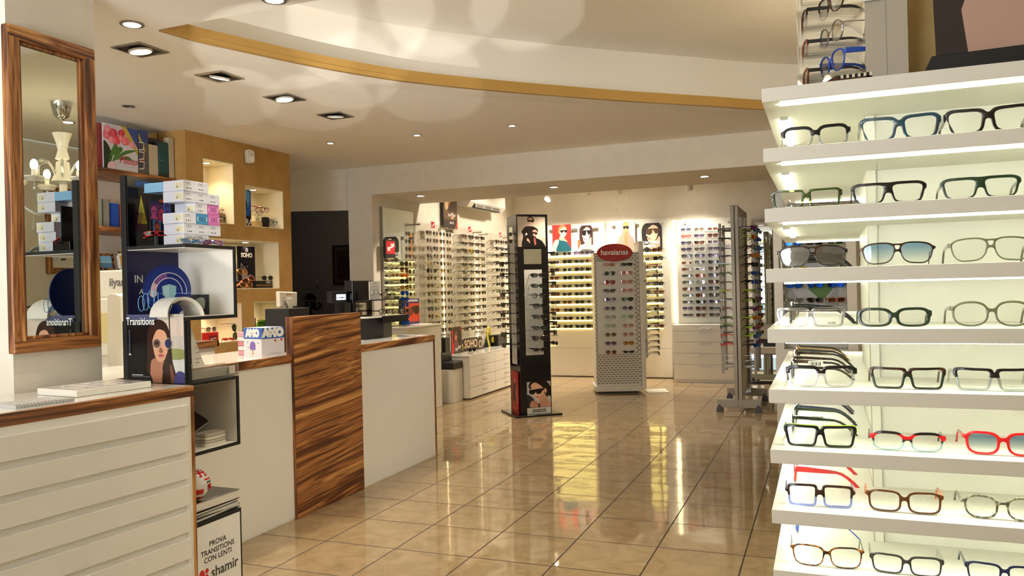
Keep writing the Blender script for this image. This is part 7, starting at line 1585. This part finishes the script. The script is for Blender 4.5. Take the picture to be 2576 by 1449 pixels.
# ------------------------------------------------------------------ on top of the shelving
ZT = TOPS[0]
t = thing('acrylic_rack', 'clear acrylic tiered rack of spectacles on top of the lit shelving', 'display rack', (0, 0, ZT))
MB().box(.089, .168, 1.80, 1.804, .0, .28).obj('frosted_panel', M_FROST, t); MB().box(.128, .1285, 1.7985, 1.80, .0, .28).obj('panel_joint', M_ACRYL, t)
MB().box(-.042, .095, 2.05, 2.054, 0, .28).obj('back_sheet', M_ACRYL, t); MB().box(-.044, -.041, 1.82, 2.05, 0, .28).obj('side_sheet', M_ACRYL, t)
for z in (.036, .100, .163, .228): MB().box(-.046, .095, 1.81, 2.05, z-.0015, z+.0015).obj('tier', M_ACRYL, t)
for r, (z, sp1, sp2) in enumerate(((.002, ('rectangle', 'burgundy'), None), (.038, ('rectangle', 'orange'), ('panto', 'blue')), (.102, ('rectangle', 'red'), ('round', 'silver')), (.166, ('thin', 'dark brown'), ('butterfly', 'tortoise brown')))):
    s, fm = sp1; glasses(s, X4(-.035, 1.955, ZT+z+bottom_of(s)+.001, -PI/2+.1), FM[fm], LM['clear'], f'{fm} spectacles at the back of the acrylic rack, {["lowest", "second", "third", "highest"][r]} tier', 'glasses', 'spectacles on the acrylic rack', 'medium', FM['dark grey'], name='spectacles')
    if sp2: s, fm = sp2; glasses(s, X4(.022, 1.845, ZT+z+bottom_of(s)*.9+.002, -PI/2+.42, .06), FM[fm], LM['clear'], f'{fm} spectacles at the front of the acrylic rack, {["lowest", "second", "third", "highest"][r]} tier', 'glasses', 'spectacles on the acrylic rack', 'thick' if fm == 'blue' else 'wire', FM['blue'] if fm == 'blue' else None, scale=.9, name='spectacles')
t = thing('striped_wedge', 'striped black and cream wedge at the foot of the acrylic rack', 'wedge', (.03, 1.80, ZT))
MB().prism([(-.05, 0), (.07, 0), (.07, .026), (.0, .026)], 'Y', 0, .05).obj('wedge', FM['tortoise brown'], t); m = MB()
for k in range(6): m.box(.004+.011*k, .010+.011*k, -.0012, 0, .019, .026, (16, 14, 14))
for k in range(6): m.box(.010+.011*k, .015+.011*k, -.0012, 0, .019, .026, (226, 214, 190))
m.obj('stripes', M_PRINT, t)
t = thing('price_tag', 'small white handwritten price tag at the top of the acrylic rack', 'tag', (.103, 1.796, ZT+.171)); MB().box(-.02, .02, -.004, 0, 0, .016, (232, 230, 226)).obj('card', M_PRINT, t, None, .001)
text('390 €', .013, M_RED, t, (0, -.0045, .008), 0, shear=.3, ext=.0001)
TN = stucco('tan_card', (196, 164, 104), (206, 176, 118), .9)
t = thing('tan_card', 'large tan card standing behind the photo card on the lit shelving', 'card', (.24, 1.905, ZT)); MB().box(-.075, .2, 0, .006, 0, .33).obj('card', TN, t)
S = [Rc((196, 160, 142), 0, 0, 1, 1), Pg((56, 46, 44), [(0, 0), (.16, 0), (.13, .4), (.22, .7), (.3, 1.02), (0, 1.02)]), E(.11, .62, .045, .10, (150, 96, 74)), Pg((176, 140, 124), [(.6, 0), (1, 0), (1, .5), (.7, .3)], True), E(.12, .6, .03, .07, (36, 30, 30)), Pg((26, 22, 24), [(.9, .2), (.82, .6), (.9, 1.02), (1.02, 1.02), (1.02, 0)], True)]
t = board('profile_card', 'large photo card of a dark grey and skin toned profile on the lit shelving', 'photo card', (.415, 1.845, ZT+.02), 0, .38, .32, .006, S, M_BLACKM, None, False, 0, (-.06, -.02, 0))
t = thing('black_tray', 'long low black tray in front of the photo card on the lit shelving', 'tray', (.19, 1.80, ZT)); MB().prism([(0, 0), (.5, 0), (.5, .052), (.02, .044)], 'Y', 0, .10).obj('tray', M_BLACKM, t, None, .002)
glasses('wire round', X4(.345, 1.79, ZT+.215, -.45, .25), FM['gunmetal'], LM['clear'], 'grey metal spectacles hooked at the top edge of the photo card', 'glasses', None, 'wire', name='spectacles')
